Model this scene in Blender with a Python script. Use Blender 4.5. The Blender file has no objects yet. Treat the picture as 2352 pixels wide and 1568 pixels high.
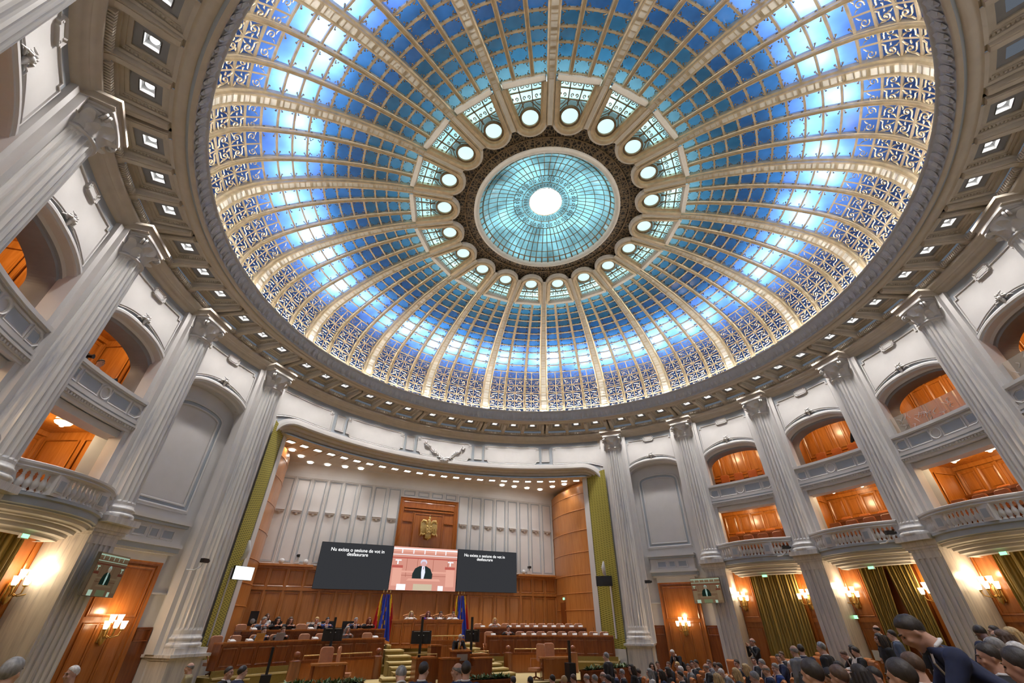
import bpy, math, random
from mathutils import Matrix, Vector
random.seed(7)
PI = math.pi
sin, cos, rad = math.sin, math.cos, math.radians
scn = bpy.context.scene
COL = scn.collection


def pol(R, deg, z=0.0):
    a = rad(deg)
    return (R * cos(a), R * sin(a), z)


# ---------------------------------------------------------------- materials
def new_mat(name):
    m = bpy.data.materials.new(name)
    m.use_nodes = True
    nt = m.node_tree
    return m, nt, nt.nodes['Principled BSDF']


def plain(name, col, rough=0.6, metal=0.0, noise=0.06, scale=6.0, bump=0.0, stretch=(1, 1, 1), spec=0.5, coat=0.0):
    m, nt, b = new_mat(name)
    b.inputs['Roughness'].default_value = rough
    b.inputs['Metallic'].default_value = metal
    b.inputs['Specular IOR Level'].default_value = spec
    b.inputs['Coat Weight'].default_value = coat
    b.inputs['Coat Roughness'].default_value = 0.15
    tc = nt.nodes.new('ShaderNodeTexCoord')
    mp = nt.nodes.new('ShaderNodeMapping')
    mp.inputs['Scale'].default_value = stretch
    nz = nt.nodes.new('ShaderNodeTexNoise')
    nz.inputs['Scale'].default_value = scale
    nz.inputs['Detail'].default_value = 4
    rp = nt.nodes.new('ShaderNodeValToRGB')
    rp.color_ramp.elements[0].position = 0.3
    rp.color_ramp.elements[1].position = 0.7
    rp.color_ramp.elements[0].color = [max(0, c * (1 - noise)) for c in col] + [1]
    rp.color_ramp.elements[1].color = [min(1, c * (1 + noise)) for c in col] + [1]
    nt.links.new(tc.outputs['Object'], mp.inputs['Vector'])
    nt.links.new(mp.outputs['Vector'], nz.inputs['Vector'])
    nt.links.new(nz.outputs['Fac'], rp.inputs['Fac'])
    nt.links.new(rp.outputs['Color'], b.inputs['Base Color'])
    if bump:
        bp = nt.nodes.new('ShaderNodeBump')
        bp.inputs['Strength'].default_value = bump
        bp.inputs['Distance'].default_value = 0.02
        nt.links.new(nz.outputs['Fac'], bp.inputs['Height'])
        nt.links.new(bp.outputs['Normal'], b.inputs['Normal'])
    return m


def wood(name, c0, c1, rough=0.3, scale=1.6):
    m = plain(name, c0, rough, 0, 0.1, scale, 0, (5, 5, 0.5), coat=0.35)
    r = m.node_tree.nodes['Color Ramp'].color_ramp
    r.elements[0].color = list(c0) + [1]
    r.elements[1].color = list(c1) + [1]
    nz = m.node_tree.nodes['Noise Texture']
    nz.inputs['Detail'].default_value = 8
    nz.inputs['Distortion'].default_value = 1.2
    return m


def glow(name, col, s):
    m = bpy.data.materials.new(name)
    m.use_nodes = True
    nt = m.node_tree
    nt.nodes.clear()
    e = nt.nodes.new('ShaderNodeEmission')
    e.inputs['Color'].default_value = list(col) + [1]
    e.inputs['Strength'].default_value = s
    o = nt.nodes.new('ShaderNodeOutputMaterial')
    nt.links.new(e.outputs[0], o.inputs[0])
    return m


def lit_glass(name, tint, base, gl=0.1, scale=1.3, var=0.25):
    """back-lit coloured glass: translucent to the lamps behind it, a little glossy, faint sky glow"""
    m = bpy.data.materials.new(name)
    m.use_nodes = True
    nt = m.node_tree
    nt.nodes.clear()
    N = nt.nodes.new
    tc = N('ShaderNodeTexCoord')
    nz = N('ShaderNodeTexNoise')
    nz.inputs['Scale'].default_value = scale
    nz.inputs['Detail'].default_value = 3
    rp = N('ShaderNodeValToRGB')
    rp.color_ramp.elements[0].position = 0.25
    rp.color_ramp.elements[1].position = 0.75
    rp.color_ramp.elements[0].color = [c * (1 - var) for c in tint] + [1]
    rp.color_ramp.elements[1].color = [min(1, c * (1 + var)) for c in tint] + [1]
    tr = N('ShaderNodeBsdfTranslucent')
    gs = N('ShaderNodeBsdfGlossy')
    gs.inputs['Roughness'].default_value = 0.12
    gs.inputs['Color'].default_value = (0.9, 0.95, 1, 1)
    mx = N('ShaderNodeMixShader')
    mx.inputs[0].default_value = gl
    em = N('ShaderNodeEmission')
    em.inputs['Strength'].default_value = base
    ad = N('ShaderNodeAddShader')
    o = N('ShaderNodeOutputMaterial')
    L = nt.links.new
    L(tc.outputs['Object'], nz.inputs['Vector'])
    L(nz.outputs['Fac'], rp.inputs['Fac'])
    L(rp.outputs['Color'], tr.inputs['Color'])
    L(rp.outputs['Color'], em.inputs['Color'])
    L(tr.outputs[0], mx.inputs[1])
    L(gs.outputs[0], mx.inputs[2])
    L(mx.outputs[0], ad.inputs[0])
    L(em.outputs[0], ad.inputs[1])
    L(ad.outputs[0], o.inputs[0])
    return m


def marble(name):
    m = plain(name, (0.68, 0.67, 0.65), 0.32, 0, 0.05, 2.2, 0, (3.0, 3.0, 0.28), coat=0.15)
    nt = m.node_tree
    r = nt.nodes['Color Ramp'].color_ramp
    r.elements[0].position = 0.33
    r.elements[0].color = (0.50, 0.51, 0.54, 1)
    r.elements[1].position = 0.62
    r.elements[1].color = (0.80, 0.79, 0.77, 1)
    e = r.elements.new(0.47)
    e.color = (0.71, 0.70, 0.69, 1)
    nz = nt.nodes['Noise Texture']
    nz.inputs['Detail'].default_value = 7
    nz.inputs['Roughness'].default_value = 0.62
    nz.inputs['Distortion'].default_value = 0.9
    return m


def lattice_fabric(name):
    """olive wall fabric with a diamond weave"""
    m, nt, b = new_mat(name)
    b.inputs['Roughness'].default_value = 0.75
    tc = nt.nodes.new('ShaderNodeTexCoord')
    fac = None
    for ang in (45, -45):
        mp = nt.nodes.new('ShaderNodeMapping')
        mp.inputs['Rotation'].default_value = (0, rad(ang), 0)
        wv = nt.nodes.new('ShaderNodeTexWave')
        wv.bands_direction = 'X'
        wv.inputs['Scale'].default_value = 5.0
        nt.links.new(tc.outputs['Object'], mp.inputs['Vector'])
        nt.links.new(mp.outputs['Vector'], wv.inputs['Vector'])
        if fac is None:
            fac = wv.outputs['Fac']
        else:
            mm = nt.nodes.new('ShaderNodeMath')
            mm.operation = 'MAXIMUM'
            nt.links.new(fac, mm.inputs[0])
            nt.links.new(wv.outputs['Fac'], mm.inputs[1])
            fac = mm.outputs[0]
    rp = nt.nodes.new('ShaderNodeValToRGB')
    rp.color_ramp.elements[0].position = 0.62
    rp.color_ramp.elements[0].color = (0.17, 0.15, 0.012, 1)
    rp.color_ramp.elements[1].position = 0.92
    rp.color_ramp.elements[1].color = (0.46, 0.40, 0.07, 1)
    nt.links.new(fac, rp.inputs['Fac'])
    nt.links.new(rp.outputs['Color'], b.inputs['Base Color'])
    return m


M = {}
M['white'] = plain('plaster_white', (0.70, 0.685, 0.68), 0.6, noise=0.03, scale=2)
M['wallgrey'] = plain('plaster_blue_grey', (0.41, 0.455, 0.505), 0.6, noise=0.04, scale=2)
M['warm'] = plain('plaster_cream', (0.62, 0.555, 0.47), 0.6, noise=0.06, scale=3)
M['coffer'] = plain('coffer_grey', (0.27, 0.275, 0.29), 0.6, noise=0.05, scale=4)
M['acanthus'] = plain('ring_grey', (0.66, 0.67, 0.69), 0.6, noise=0.06, scale=5)
M['marble'] = marble('veined_marble')
M['gold'] = plain('gilt_metal', (0.66, 0.54, 0.36), 0.40, 0.6, noise=0.15, scale=5)
M['brass'] = plain('brass', (0.62, 0.43, 0.16), 0.3, 0.85, noise=0.2, scale=12)
M['bronze'] = plain('bronze', (0.24, 0.17, 0.095), 0.42, 0.6, noise=0.2, scale=8)
M['ribwhite'] = plain('rib_cream', (0.80, 0.75, 0.66), 0.55, noise=0.05, scale=5)
M['wood'] = wood('cherry_wood', (0.33, 0.095, 0.016), (0.47, 0.155, 0.03), 0.26)
M['woodlight'] = wood('cherry_wood_light', (0.43, 0.155, 0.035), (0.57, 0.23, 0.06), 0.3)
M['wooddark'] = wood('mahogany', (0.17, 0.042, 0.01), (0.27, 0.075, 0.018), 0.24)
M['boxwood'] = wood('box_wood', (0.36, 0.125, 0.018), (0.50, 0.19, 0.035), 0.24)
M['fabric'] = lattice_fabric('olive_diamond_fabric')
M['curtain'] = plain('olive_gold_velvet', (0.40, 0.285, 0.075), 0.5, 0, 0.2, 3, 0, (8, 8, 0.3))
M['carpet'] = plain('cream_carpet', (0.60, 0.47, 0.22), 0.95, noise=0.08, scale=30)
M['carpetdark'] = plain('olive_carpet', (0.24, 0.165, 0.035), 0.95, noise=0.1, scale=30)
M['black'] = plain('black_plastic', (0.012, 0.012, 0.014), 0.4, noise=0.1)
M['offwhite'] = plain('white_plastic', (0.72, 0.73, 0.74), 0.45, noise=0.03)
M['leather'] = plain('tan_leather', (0.55, 0.25, 0.125), 0.45, noise=0.1, scale=8)
M['seatleather'] = plain('orange_leather', (0.45, 0.135, 0.03), 0.38, noise=0.1, scale=8)
M['chrome'] = plain('steel', (0.6, 0.6, 0.6), 0.25, 1.0, noise=0.03)
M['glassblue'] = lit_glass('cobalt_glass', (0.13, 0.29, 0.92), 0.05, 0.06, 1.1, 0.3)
M['glassazurelight'] = lit_glass('dome_glass_azure_light', (0.05, 0.20, 0.50), 0.14, 0.07, 1.0, 0.4)  # this and the next two: same blue glass, changing light put into the tint
M['glasssealight'] = lit_glass('dome_glass_sea_light', (0.14, 0.33, 0.43), 0.16, 0.07, 1.0, 0.4)
M['glassmidlight'] = lit_glass('dome_glass_peacock_light', (0.06, 0.24, 0.42), 0.13, 0.07, 1.0, 0.4)
M['glasslantern'] = lit_glass('lantern_glass', (0.22, 0.43, 0.47), 0.14, 0.06, 0.9, 0.75)
M['glassteal'] = lit_glass('pale_teal_glass', (0.44, 0.74, 0.82), 0.28, 0.06, 0.9, 0.35)
M['glasswhite'] = lit_glass('milk_glass', (0.72, 0.93, 0.93), 0.85, 0.05, 1, 0.05)
M['lamp'] = glow('lamp_white', (1, 0.97, 0.93), 14)
M['lampwarm'] = glow('lamp_warm', (1, 0.80, 0.52), 7)
M['leaf'] = plain('leaf_green', (0.06, 0.13, 0.04), 0.45, noise=0.4, scale=14)
M['leafpale'] = plain('leaf_pale', (0.36, 0.42, 0.24), 0.5, noise=0.3, scale=14)
M['paper'] = plain('paper', (0.8, 0.8, 0.8), 0.7, noise=0.02)


# ---------------------------------------------------------------- mesh builder
class MB:
    def __init__(s, T=None):
        s.v, s.f, s.mi, s.sm = [], [], [], []
        s.T = T

    def add(s, vs, fs, mi=0, smooth=False, T=None):
        b = len(s.v)
        if T is not None:
            vs = [T @ Vector(p) for p in vs]
        if s.T is not None:
            vs = [s.T @ Vector(p) for p in vs]
        s.v += [tuple(p) for p in vs]
        s.f += [[i + b for i in f] for f in fs]
        s.mi += [mi] * len(fs)
        s.sm += [smooth] * len(fs)

    def box(s, c, d, mi=0, rz=0, T=None, taper=1.0):
        x, y, z = d[0] / 2, d[1] / 2, d[2] / 2
        t = taper
        vs = [(-x, -y, -z), (x, -y, -z), (x, y, -z), (-x, y, -z), (-x * t, -y * t, z), (x * t, -y * t, z), (x * t, y * t, z), (-x * t, y * t, z)]
        m = Matrix.Translation(c) @ Matrix.Rotation(rz, 4, 'Z')
        if T is not None:
            m = T @ m
        s.add(vs, [(3, 2, 1, 0), (4, 5, 6, 7), (0, 1, 5, 4), (1, 2, 6, 5), (2, 3, 7, 6), (3, 0, 4, 7)], mi, False, m)

    def rbox(s, c, d, r, mi=0, rz=0, T=None, n=3):
        """box with rounded vertical-plane outline (in x,z), extruded in y"""
        x, z = d[0] / 2 - r, d[2] / 2 - r
        o = []
        for cx, cz, a0 in ((x, z, 0), (-x, z, 90), (-x, -z, 180), (x, -z, 270)):
            for k in range(n + 1):
                a = rad(a0 + 90 * k / n)
                o.append((cx + r * cos(a), cz + r * sin(a)))
        N = len(o)
        y = d[1] / 2
        b = min(r, y) * 0.5
        vs = []
        for yy, k in ((-y, b), (-y + b, 0), (y - b, 0), (y, b)):
            for (px, pz) in o:
                sx = 1 - k / (d[0] / 2)
                sz = 1 - k / (d[2] / 2)
                vs.append((px * sx, yy, pz * sz))
        fs = [list(range(N)), list(range(3 * N, 4 * N))[::-1]]
        for j in range(3):
            for i in range(N):
                i2 = (i + 1) % N
                fs.append((j * N + i, (j + 1) * N + i, (j + 1) * N + i2, j * N + i2))
        m = Matrix.Translation(c) @ Matrix.Rotation(rz, 4, 'Z')
        if T is not None:
            m = T @ m
        s.add(vs, fs, mi, False, m)

    def grid(s, rows, mi=0, smooth=False, closeu=False):
        n = len(rows[0])
        vs = [p for r in rows for p in r]
        fs = []
        for j in range(len(rows) - 1):
            for i in range(n - (0 if closeu else 1)):
                i2 = (i + 1) % n
                fs.append((j * n + i, j * n + i2, (j + 1) * n + i2, (j + 1) * n + i))
        s.add(vs, fs, mi, smooth)

    def lathe(s, prof, n=16, mi=0, a0=0, a1=360, smooth=True, c=(0, 0, 0), cap=False):
        full = abs(a1 - a0) >= 359.9
        k = n if full else n + 1
        rows = []
        for (r, z) in prof:
            rows.append([(c[0] + r * cos(rad(a0 + (a1 - a0) * i / n)), c[1] + r * sin(rad(a0 + (a1 - a0) * i / n)), c[2] + z) for i in range(k)])
        s.grid(rows, mi, smooth, full)
        if cap:
            s.add(rows[0], [list(range(k))], mi)
            s.add(rows[-1], [list(range(k))], mi)

    def tube(s, pts, r, n=6, mi=0, cap=True, closed=False, smooth=True, flat=1.0, up=None):
        P = [Vector(p) for p in pts]
        rows = []
        pn = None
        for i, p in enumerate(P):
            if closed:
                d = P[(i + 1) % len(P)] - P[i - 1]
            else:
                d = P[min(i + 1, len(P) - 1)] - P[max(i - 1, 0)]
            if d.length < 1e-9:
                d = Vector((0, 0, 1))
            d.normalize()
            if up is not None:
                a = Vector(up) - d * d.dot(Vector(up))
                if a.length < 1e-6:
                    a = d.orthogonal()
            elif pn is None:
                a = d.orthogonal()
            else:
                a = pn - d * d.dot(pn)
                if a.length < 1e-6:
                    a = d.orthogonal()
            a.normalize()
            pn = a
            b = d.cross(a)
            rr = r[i] if isinstance(r, (list, tuple)) else r
            rows.append([p + (a * cos(2 * PI * k / n) * flat + b * sin(2 * PI * k / n)) * rr for k in range(n)])
        if closed:
            rows.append(rows[0])
        s.grid(rows, mi, smooth, True)
        if cap and not closed:
            s.add(rows[0], [list(range(n))], mi)
            s.add(rows[-1], [list(range(n))], mi)

    def sweep(s, F, path, prof, mi=0, closed=False, smooth=False):
        """path in surface coordinates (u,v); prof (sideways, height) -> F(u,v,h)"""
        n = len(path)
        rows = []
        for i in range(n):
            if closed:
                a, b = path[i - 1], path[(i + 1) % n]
            else:
                a, b = path[max(i - 1, 0)], path[min(i + 1, n - 1)]
            c = path[i]
            d1 = Vector((c[0] - a[0], c[1] - a[1]))
            d2 = Vector((b[0] - c[0], b[1] - c[1]))
            if d1.length < 1e-9:
                d1 = d2.copy()
            if d2.length < 1e-9:
                d2 = d1.copy()
            d1.normalize()
            d2.normalize()
            n1 = Vector((-d1.y, d1.x))
            n2 = Vector((-d2.y, d2.x))
            m = n1 + n2
            if m.length < 1e-6:
                m = n1
            m.normalize()
            k = 1 / max(0.45, m.dot(n1))
            rows.append([F(c[0] + m.x * p * k, c[1] + m.y * p * k, q) for p, q in prof])
        if closed:
            rows.append(rows[0])
        s.grid(rows, mi, smooth)

    def ball(s, c, r, n=10, mi=0, sc=(1, 1, 1)):
        rows = []
        m = max(4, n // 2)
        for j in range(m + 1):
            t = -PI / 2 + PI * j / m
            rows.append([(c[0] + r * sc[0] * cos(t) * cos(2 * PI * i / n), c[1] + r * sc[1] * cos(t) * sin(2 * PI * i / n), c[2] + r * sc[2] * sin(t)) for i in range(n)])
        s.grid(rows, mi, True, True)

    def mesh(s, name, mats):
        me = bpy.data.meshes.new(name)
        me.from_pydata(s.v, [], s.f)
        for m in (mats if isinstance(mats, (list, tuple)) else [mats]):
            me.materials.append(m)
        me.polygons.foreach_set('material_index', s.mi)
        me.polygons.foreach_set('use_smooth', s.sm)
        me.update()
        return me

    def build(s, name, mats, parent=None, label=None, cat=None, group=None, kind=None):
        o = bpy.data.objects.new(name, s.mesh(name, mats))
        COL.objects.link(o)
        if parent is not None:
            o.parent = parent
        return tag(o, label, cat, group, kind)


def tag(o, label=None, cat=None, group=None, kind=None):
    for k, v in (('label', label), ('category', cat), ('group', group), ('kind', kind)):
        if v:
            o[k] = v
    return o


def thing(name, label=None, cat=None, loc=(0, 0, 0), rz=0, group=None, kind=None, parent=None):
    o = bpy.data.objects.new(name, None)
    o.empty_display_size = 0.2
    COL.objects.link(o)
    o.location = loc
    o.rotation_euler = (0, 0, rz)
    if parent is not None:
        o.parent = parent
    return tag(o, label, cat, group, kind)


def kids(o):
    return [c for c in bpy.data.objects if c.parent is o]


def copy_tree(o, parent=None, depth=0, kidmap=None):
    if kidmap is None:
        kidmap = {}
        for c in bpy.data.objects:
            if c.parent is not None:
                kidmap.setdefault(c.parent.name, []).append(c)
    c = o.copy()
    COL.objects.link(c)
    if parent is not None:
        c.parent = parent
    for ch in kidmap.get(o.name, []):
        copy_tree(ch, c, depth + 1, kidmap)
    return c


def dup(root, loc, rz=0, label=None, group=None):
    c = copy_tree(root)
    c.location = loc
    c.rotation_euler = (root.rotation_euler[0], root.rotation_euler[1], rz)
    if label:
        c['label'] = label
    if group:
        c['group'] = group
    return c


def lamp(name, kind, loc, energy, col=(1, 1, 1), size=0.1, rot=None, spot=None, blend=0.5):
    l = bpy.data.lights.new(name, kind)
    l.energy = energy
    l.color = col
    if kind == 'AREA':
        l.shape = 'DISK'
        l.size = size
    else:
        l.shadow_soft_size = size
    if kind == 'SPOT':
        l.spot_size = spot or rad(80)
        l.spot_blend = blend
    o = bpy.data.objects.new(name, l)
    COL.objects.link(o)
    o.location = loc
    if rot is not None:
        o.rotation_euler = rot
    return o


def interp(P, t):
    i = max(0, min(int(math.floor(t)), len(P) - 2))
    k = t - i
    return tuple(a + (b - a) * k for a, b in zip(P[i], P[i + 1]))


ORD = ['first', 'second', 'third', 'fourth', 'fifth', 'sixth', 'seventh', 'eighth', 'ninth', 'tenth', 'eleventh', 'twelfth', 'thirteenth', 'fourteenth', 'fifteenth', 'sixteenth', 'seventeenth', 'eighteenth', 'nineteenth', 'twentieth']
# ================================================================ dome
DP = [(12.0, 13.45), (11.99, 13.95), (11.92, 14.42), (11.74, 14.9), (11.49, 15.3), (11.17, 15.63), (10.8, 15.92), (10.39, 16.17), (9.97, 16.4), (9.54, 16.6), (9.1, 16.78), (8.66, 16.95), (8.21, 17.1), (7.74, 17.23), (7.27, 17.34), (6.83, 17.44), (6.36, 17.52), (5.9, 17.58), (5.74, 17.60), (5.0, 17.68), (4.48, 17.73), (3.86, 17.76), (3.15, 17.78)]


def DF(u, s, h=0.0):
    """dome surface: u metres across (about the gore centre), s profile index, h metres inward"""
    R, z = interp(DP, s)
    a = DP[max(0, min(int(s), len(DP) - 2))]
    b = DP[max(0, min(int(s), len(DP) - 2)) + 1]
    d = Vector((b[0] - a[0], b[1] - a[1])).normalized()
    nx, nz = -d.y * 1.0, d.x * 1.0       # inward normal (towards the axis and down)
    R2, z2 = R + nx * h, z + nz * h
    ang = u / max(R, 0.1)
    return (R2 * cos(ang), R2 * sin(ang), z2)


def gore_half(s):
    return interp(DP, s)[0] * rad(9)


RIBW = lambda s: 0.30 - 0.15 * min(1, s / 17.0)
dome = thing('ceiling', kind='structure')
dome['label'] = 'blue glass dome with gilded ribs over the assembly hall'
TOP = 17.6
# --- glass of one gore (three columns of panes)
g = MB()
for s0 in range(0, 18):
    s1 = min(s0 + 1, TOP)
    for c in range(3):
        e0, e1 = gore_half(s0) - RIBW(s0) * 0.7, gore_half(s1) - RIBW(s1) * 0.7
        f0, f1 = (c - 1.5) / 1.5, (c - 0.5) / 1.5
        g.add([DF(e0 * f0, s0, -0.03), DF(e0 * f1, s0, -0.03), DF(e1 * f1, s1, -0.03), DF(e1 * f0, s1, -0.03)], [(0, 1, 2, 3)], 0 if s0 < 10 else (1 if s0 < 13 else (2 if s0 < 16 else 3)))  # row tints paint in how the light changes up the dome
gl_o = g.build('pane_gore', [M['glassblue'], M['glassazurelight'], M['glassmidlight'], M['glasssealight']], dome)
# --- main rib at +9 degrees
r = MB()
S = [i * 0.5 for i in range(0, 41)]


def ribF(off):
    def F(u, s, h):
        p = DF(0, s, h)
        x, y = p[0] - 0.0, p[1] + u
        ca, sa = cos(off), sin(off)
        return (x * ca - y * sa, x * sa + y * ca, p[2])
    return F


def rib_mesh(mb, F, w, depth, i0, i1, steps=1):
    rows = {0: [], 1: [], 2: []}
    for k in range(int((i1 - i0) * 2) + 1):
        s = i0 + k * 0.5
        ww = w(s)
        a, b, c = ww, ww * 0.78, ww * 0.56
        d = depth
        pts = [(-a, -0.05), (-a, d * 0.5), (-b, d * 0.62), (-b, d), (-c, d), (-c * 0.96, d * 0.72)]
        rows[0].append([F(p[0], s, p[1]) for p in pts])
        rows[1].append([F(-p[0], s, p[1]) for p in pts[::-1]])
        rows[2].append([F(-c * 0.96, s, d * 0.72), F(c * 0.96, s, d * 0.72)])
    mb.grid(rows[0], 0)
    mb.grid(rows[1], 0)
    mb.grid(rows[2], 1)


rF = ribF(rad(9))
rib_mesh(r, rF, lambda s: RIBW(s), 0.24, 0, 20.5)
for k in range(44):                                     # fret marks on the white band
    s = 0.25 + k * 0.4
    w = RIBW(s) * 0.5
    for q in range(3 if k % 3 == 1 else 1):
        ss = s + q * 0.07
        r.add([rF(-w, ss, 0.19), rF(w, ss, 0.19), rF(w, ss + 0.045, 0.19), rF(-w, ss + 0.045, 0.19)], [(0, 1, 2, 3)], 0)
rib_o = r.build('rib', [M['gold'], M['ribwhite']], dome)
# --- minor ribs and crossbars
m_ = MB()
for side in (-1, 1):
    def F(u, s, h, side=side):
        p = DF(0, s, h)
        a = rad(3.05) * side
        x, y = p[0], u
        return (x * cos(a) - y * sin(a), x * sin(a) + y * cos(a), p[2])
    rib_mesh(m_, F, lambda s: 0.085 - 0.02 * s / 17, 0.14, 0, TOP)
for k in range(1, 18):
    e = gore_half(k) - RIBW(k)
    W = 0.035
    n = 6
    for (p0, p1) in (((-W, 0), (-W, 0.06)), ((-W, 0.06), (W, 0.06)), ((W, 0.06), (W, 0))):
        m_.grid([[DF(-e + 2 * e * i / n, k + p0[0] * 2, p0[1]) for i in range(n + 1)], [DF(-e + 2 * e * i / n, k + p1[0] * 2, p1[1]) for i in range(n + 1)]], 0)
for c in range(3):                                       # half bars in the lattice rows
    f = (c - 1) / 1.5
    m_.grid([[DF((gore_half(s * 0.5) - RIBW(s * 0.5)) * f + d, s * 0.5, 0.05) for s in range(0, 13)] for d in (-0.03, 0.03)], 0)
min_o = m_.build('glazing_bar', M['gold'], dome)


# --- scrollwork
def spiral(cx, cy, r0, turns, a0, d=1, n=14, rmin=0.12):
    return [(cx + (r0 * (1 - (1 - rmin) * i / n)) * cos(a0 + d * 2 * PI * turns * i / n), cy + (r0 * (1 - (1 - rmin) * i / n)) * sin(a0 + d * 2 * PI * turns * i / n)) for i in range(n + 1)]


def cell_scroll(mir):
    """list of (polyline, widths) in unit cell [-1,1]^2"""
    out = []
    out.append((spiral(0.10, 0.05, 0.62, 1.35, rad(-110), 1, 15), [0.16 - 0.006 * i for i in range(16)]))
    out.append(([(-0.85, -0.9), (-0.6, -0.55), (-0.1, -0.58)], [0.09, 0.13, 0.12]))
    out.append(([(-0.8, 0.9), (-0.45, 0.6), (-0.35, 0.3)], [0.06, 0.17, 0.05]))
    out.append(([(0.95, 0.85), (0.62, 0.62), (0.35, 0.62)], [0.05, 0.15, 0.06]))
    out.append(([(0.95, -0.8), (0.72, -0.45), (0.7, 0.0)], [0.05, 0.16, 0.06]))
    out.append(([(0.0, -0.12), (0.22, 0.12), (0.3, 0.22)], [0.08, 0.2, 0.04]))
    out.append(([(-0.9, 0.05), (-0.62, 0.02), (-0.5, -0.1)], [0.05, 0.13, 0.05]))
    return [([(x * mir, y) for x, y in p], [q * 0.62 for q in w]) for p, w in out]


def ribbon(mb, Fm, pts, ws, h, mi=0, thick=0.02):
    n = len(pts)
    L, R_ = [], []
    for i in range(n):
        a, b = pts[max(i - 1, 0)], pts[min(i + 1, n - 1)]
        dx, dy = b[0] - a[0], b[1] - a[1]
        l = math.hypot(dx, dy) or 1
        w = (ws[i] if isinstance(ws, list) else ws)
        L.append((pts[i][0] - dy / l * w, pts[i][1] + dx / l * w))
        R_.append((pts[i][0] + dy / l * w, pts[i][1] - dx / l * w))
    rows = [[Fm(x, y, h - thick) for x, y in L], [Fm(x, y, h + thick * 0.3) for x, y in L], [Fm(x, y, h + thick) for x, y in pts], [Fm(x, y, h + thick * 0.3) for x, y in R_], [Fm(x, y, h - thick) for x, y in R_]]
    mb.grid(rows, mi, False)


la = MB()
for row in range(0, 6):
    for c in range(6):
        def Fm(x, y, h, row=row, c=c):
            s = row + 0.5 + 0.46 * y
            e = gore_half(s) - RIBW(s) * 0.9
            u = ((c - 2.5 + 0.46 * x) / 3) * e
            return DF(u, s, h)
        mir = 1 if c % 2 else -1
        if row == 0:                                     # fan of leaves at the foot
            for a in (-62, -38, -14, 12):
                aa = rad(90 + a * 1.0)
                ribbon(la, Fm, [(mir * (-1.0) + mir * cos(aa) * 0.2 * -1, -1), (mir * (-1.0) + mir * abs(sin(rad(a + 75))) * 0.7, -0.1), (mir * (-1.0) + mir * abs(sin(rad(a + 75))) * 1.35, 0.75)], [0.05, 0.1, 0.03], 0.05)
            for p, w in cell_scroll(mir)[:2]:
                ribbon(la, Fm, p, w, 0.05)
        elif row == 5:                                   # open finials of the top row
            for p, w in cell_scroll(mir)[:1] + cell_scroll(mir)[2:4]:
                ribbon(la, Fm, [(x, y * 0.8 - 0.15) for x, y in p], [q * 0.65 for q in w], 0.05)
        else:
            for p, w in cell_scroll(mir):
                ribbon(la, Fm, [(x, y * (1 if row % 2 else -1)) for x, y in p], w, 0.05)
lat_o = la.build('gilded_scrollwork', M['gold'], dome)
# --- small fleurons round the blue panes
fl = MB()
for row in range(6, 18):
    for c in range(3):
        def Fm(x, y, h, row=row, c=c):
            t1 = min(row + 1, TOP)
            s = row + 0.06 + (t1 - row - 0.12) * (0.5 + 0.5 * y)
            e = gore_half(s) - RIBW(s) * 0.95
            u = ((c - 1 + 0.43 * x) / 1.5) * e
            return DF(u, s, h)
        small = 1.0 if row > 8 else 0.8
        for sx in (-1, 1):
            for sy in (-1, 1):
                cx, cy = sx * 0.84, sy * 0.80
                p = [(sx * 1.0, cy + sy * 0.1), (cx + sx * 0.02, cy - sy * 0.02), (cx - sx * 0.16 * small, cy - sy * 0.05), (cx - sx * 0.12 * small, cy - sy * 0.2), (cx - sx * 0.02, cy - sy * 0.14)]
                ribbon(fl, Fm, p, [0.05, 0.06, 0.055, 0.05, 0.03], 0.05)
                if row > 8:
                    ribbon(fl, Fm, [(cx + sx * 0.1, sy * 0.35), (cx - sx * 0.02, sy * 0.42), (cx + sx * 0.02, sy * 0.52)], [0.03, 0.05, 0.02], 0.05)
                    ribbon(fl, Fm, [(sx * 0.3, sy * 0.97), (sx * 0.36, sy * 0.84), (sx * 0.46, sy * 0.86)], [0.03, 0.05, 0.02], 0.05)
flo_o = fl.build('pane_fleuron', M['bronze'], dome)
# --- fan light: arched frame, glass, round lamp window, tracery
fr = MB()


def flat(u, v, h):              # v = distance from the dome axis, in the nearly level crown
    z = 17.60 + (5.74 - v) * 0.085
    return (v, u, z - h)


def U_path(half0, rc, vc, v0):
    p = [(-half0, v0)]
    n = 12
    for i in range(n + 1):
        a = PI + PI * i / n
        p.append((rc * cos(a), vc + rc * sin(a)))
    p.append((half0, v0))
    return p


for (d, w, h0, h1) in ((0.0, 0.055, 0.0, 0.26), (0.10, 0.05, 0.0, 0.19), (-0.09, 0.045, -0.02, 0.12)):
    fr.sweep(flat, U_path(0.715 + d * 1.1, 0.50 + d, 4.45, 5.70), [(-w, h0), (-w, h1), (w, h1), (w, h0)], 0 if d <= 0 else 1)
fr.sweep(flat, [(-0.72, 5.76), (0.72, 5.76)], [(-0.11, -0.02), (-0.11, 0.14), (-0.05, 0.2), (0.11, 0.2), (0.11, -0.02)], 1)
frame_o = fr.build('fanlight_frame', [M['gold'], M['ribwhite']], dome)
fg = MB()
pts = U_path(0.70, 0.48, 4.45, 5.70)
fg.add([flat(u, v, -0.03) for u, v in pts], [list(range(len(pts)))], 0)
fang_o = fg.build('fanlight_glass', M['glassteal'], dome)
ft = MB()
for u0, u1 in ((-0.235, -0.17), (0.235, 0.17)):
    ft.sweep(flat, [(u0, 5.7), (u1, 4.85)], [(-0.018, 0), (-0.018, 0.06), (0.018, 0.06), (0.018, 0)])
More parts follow.
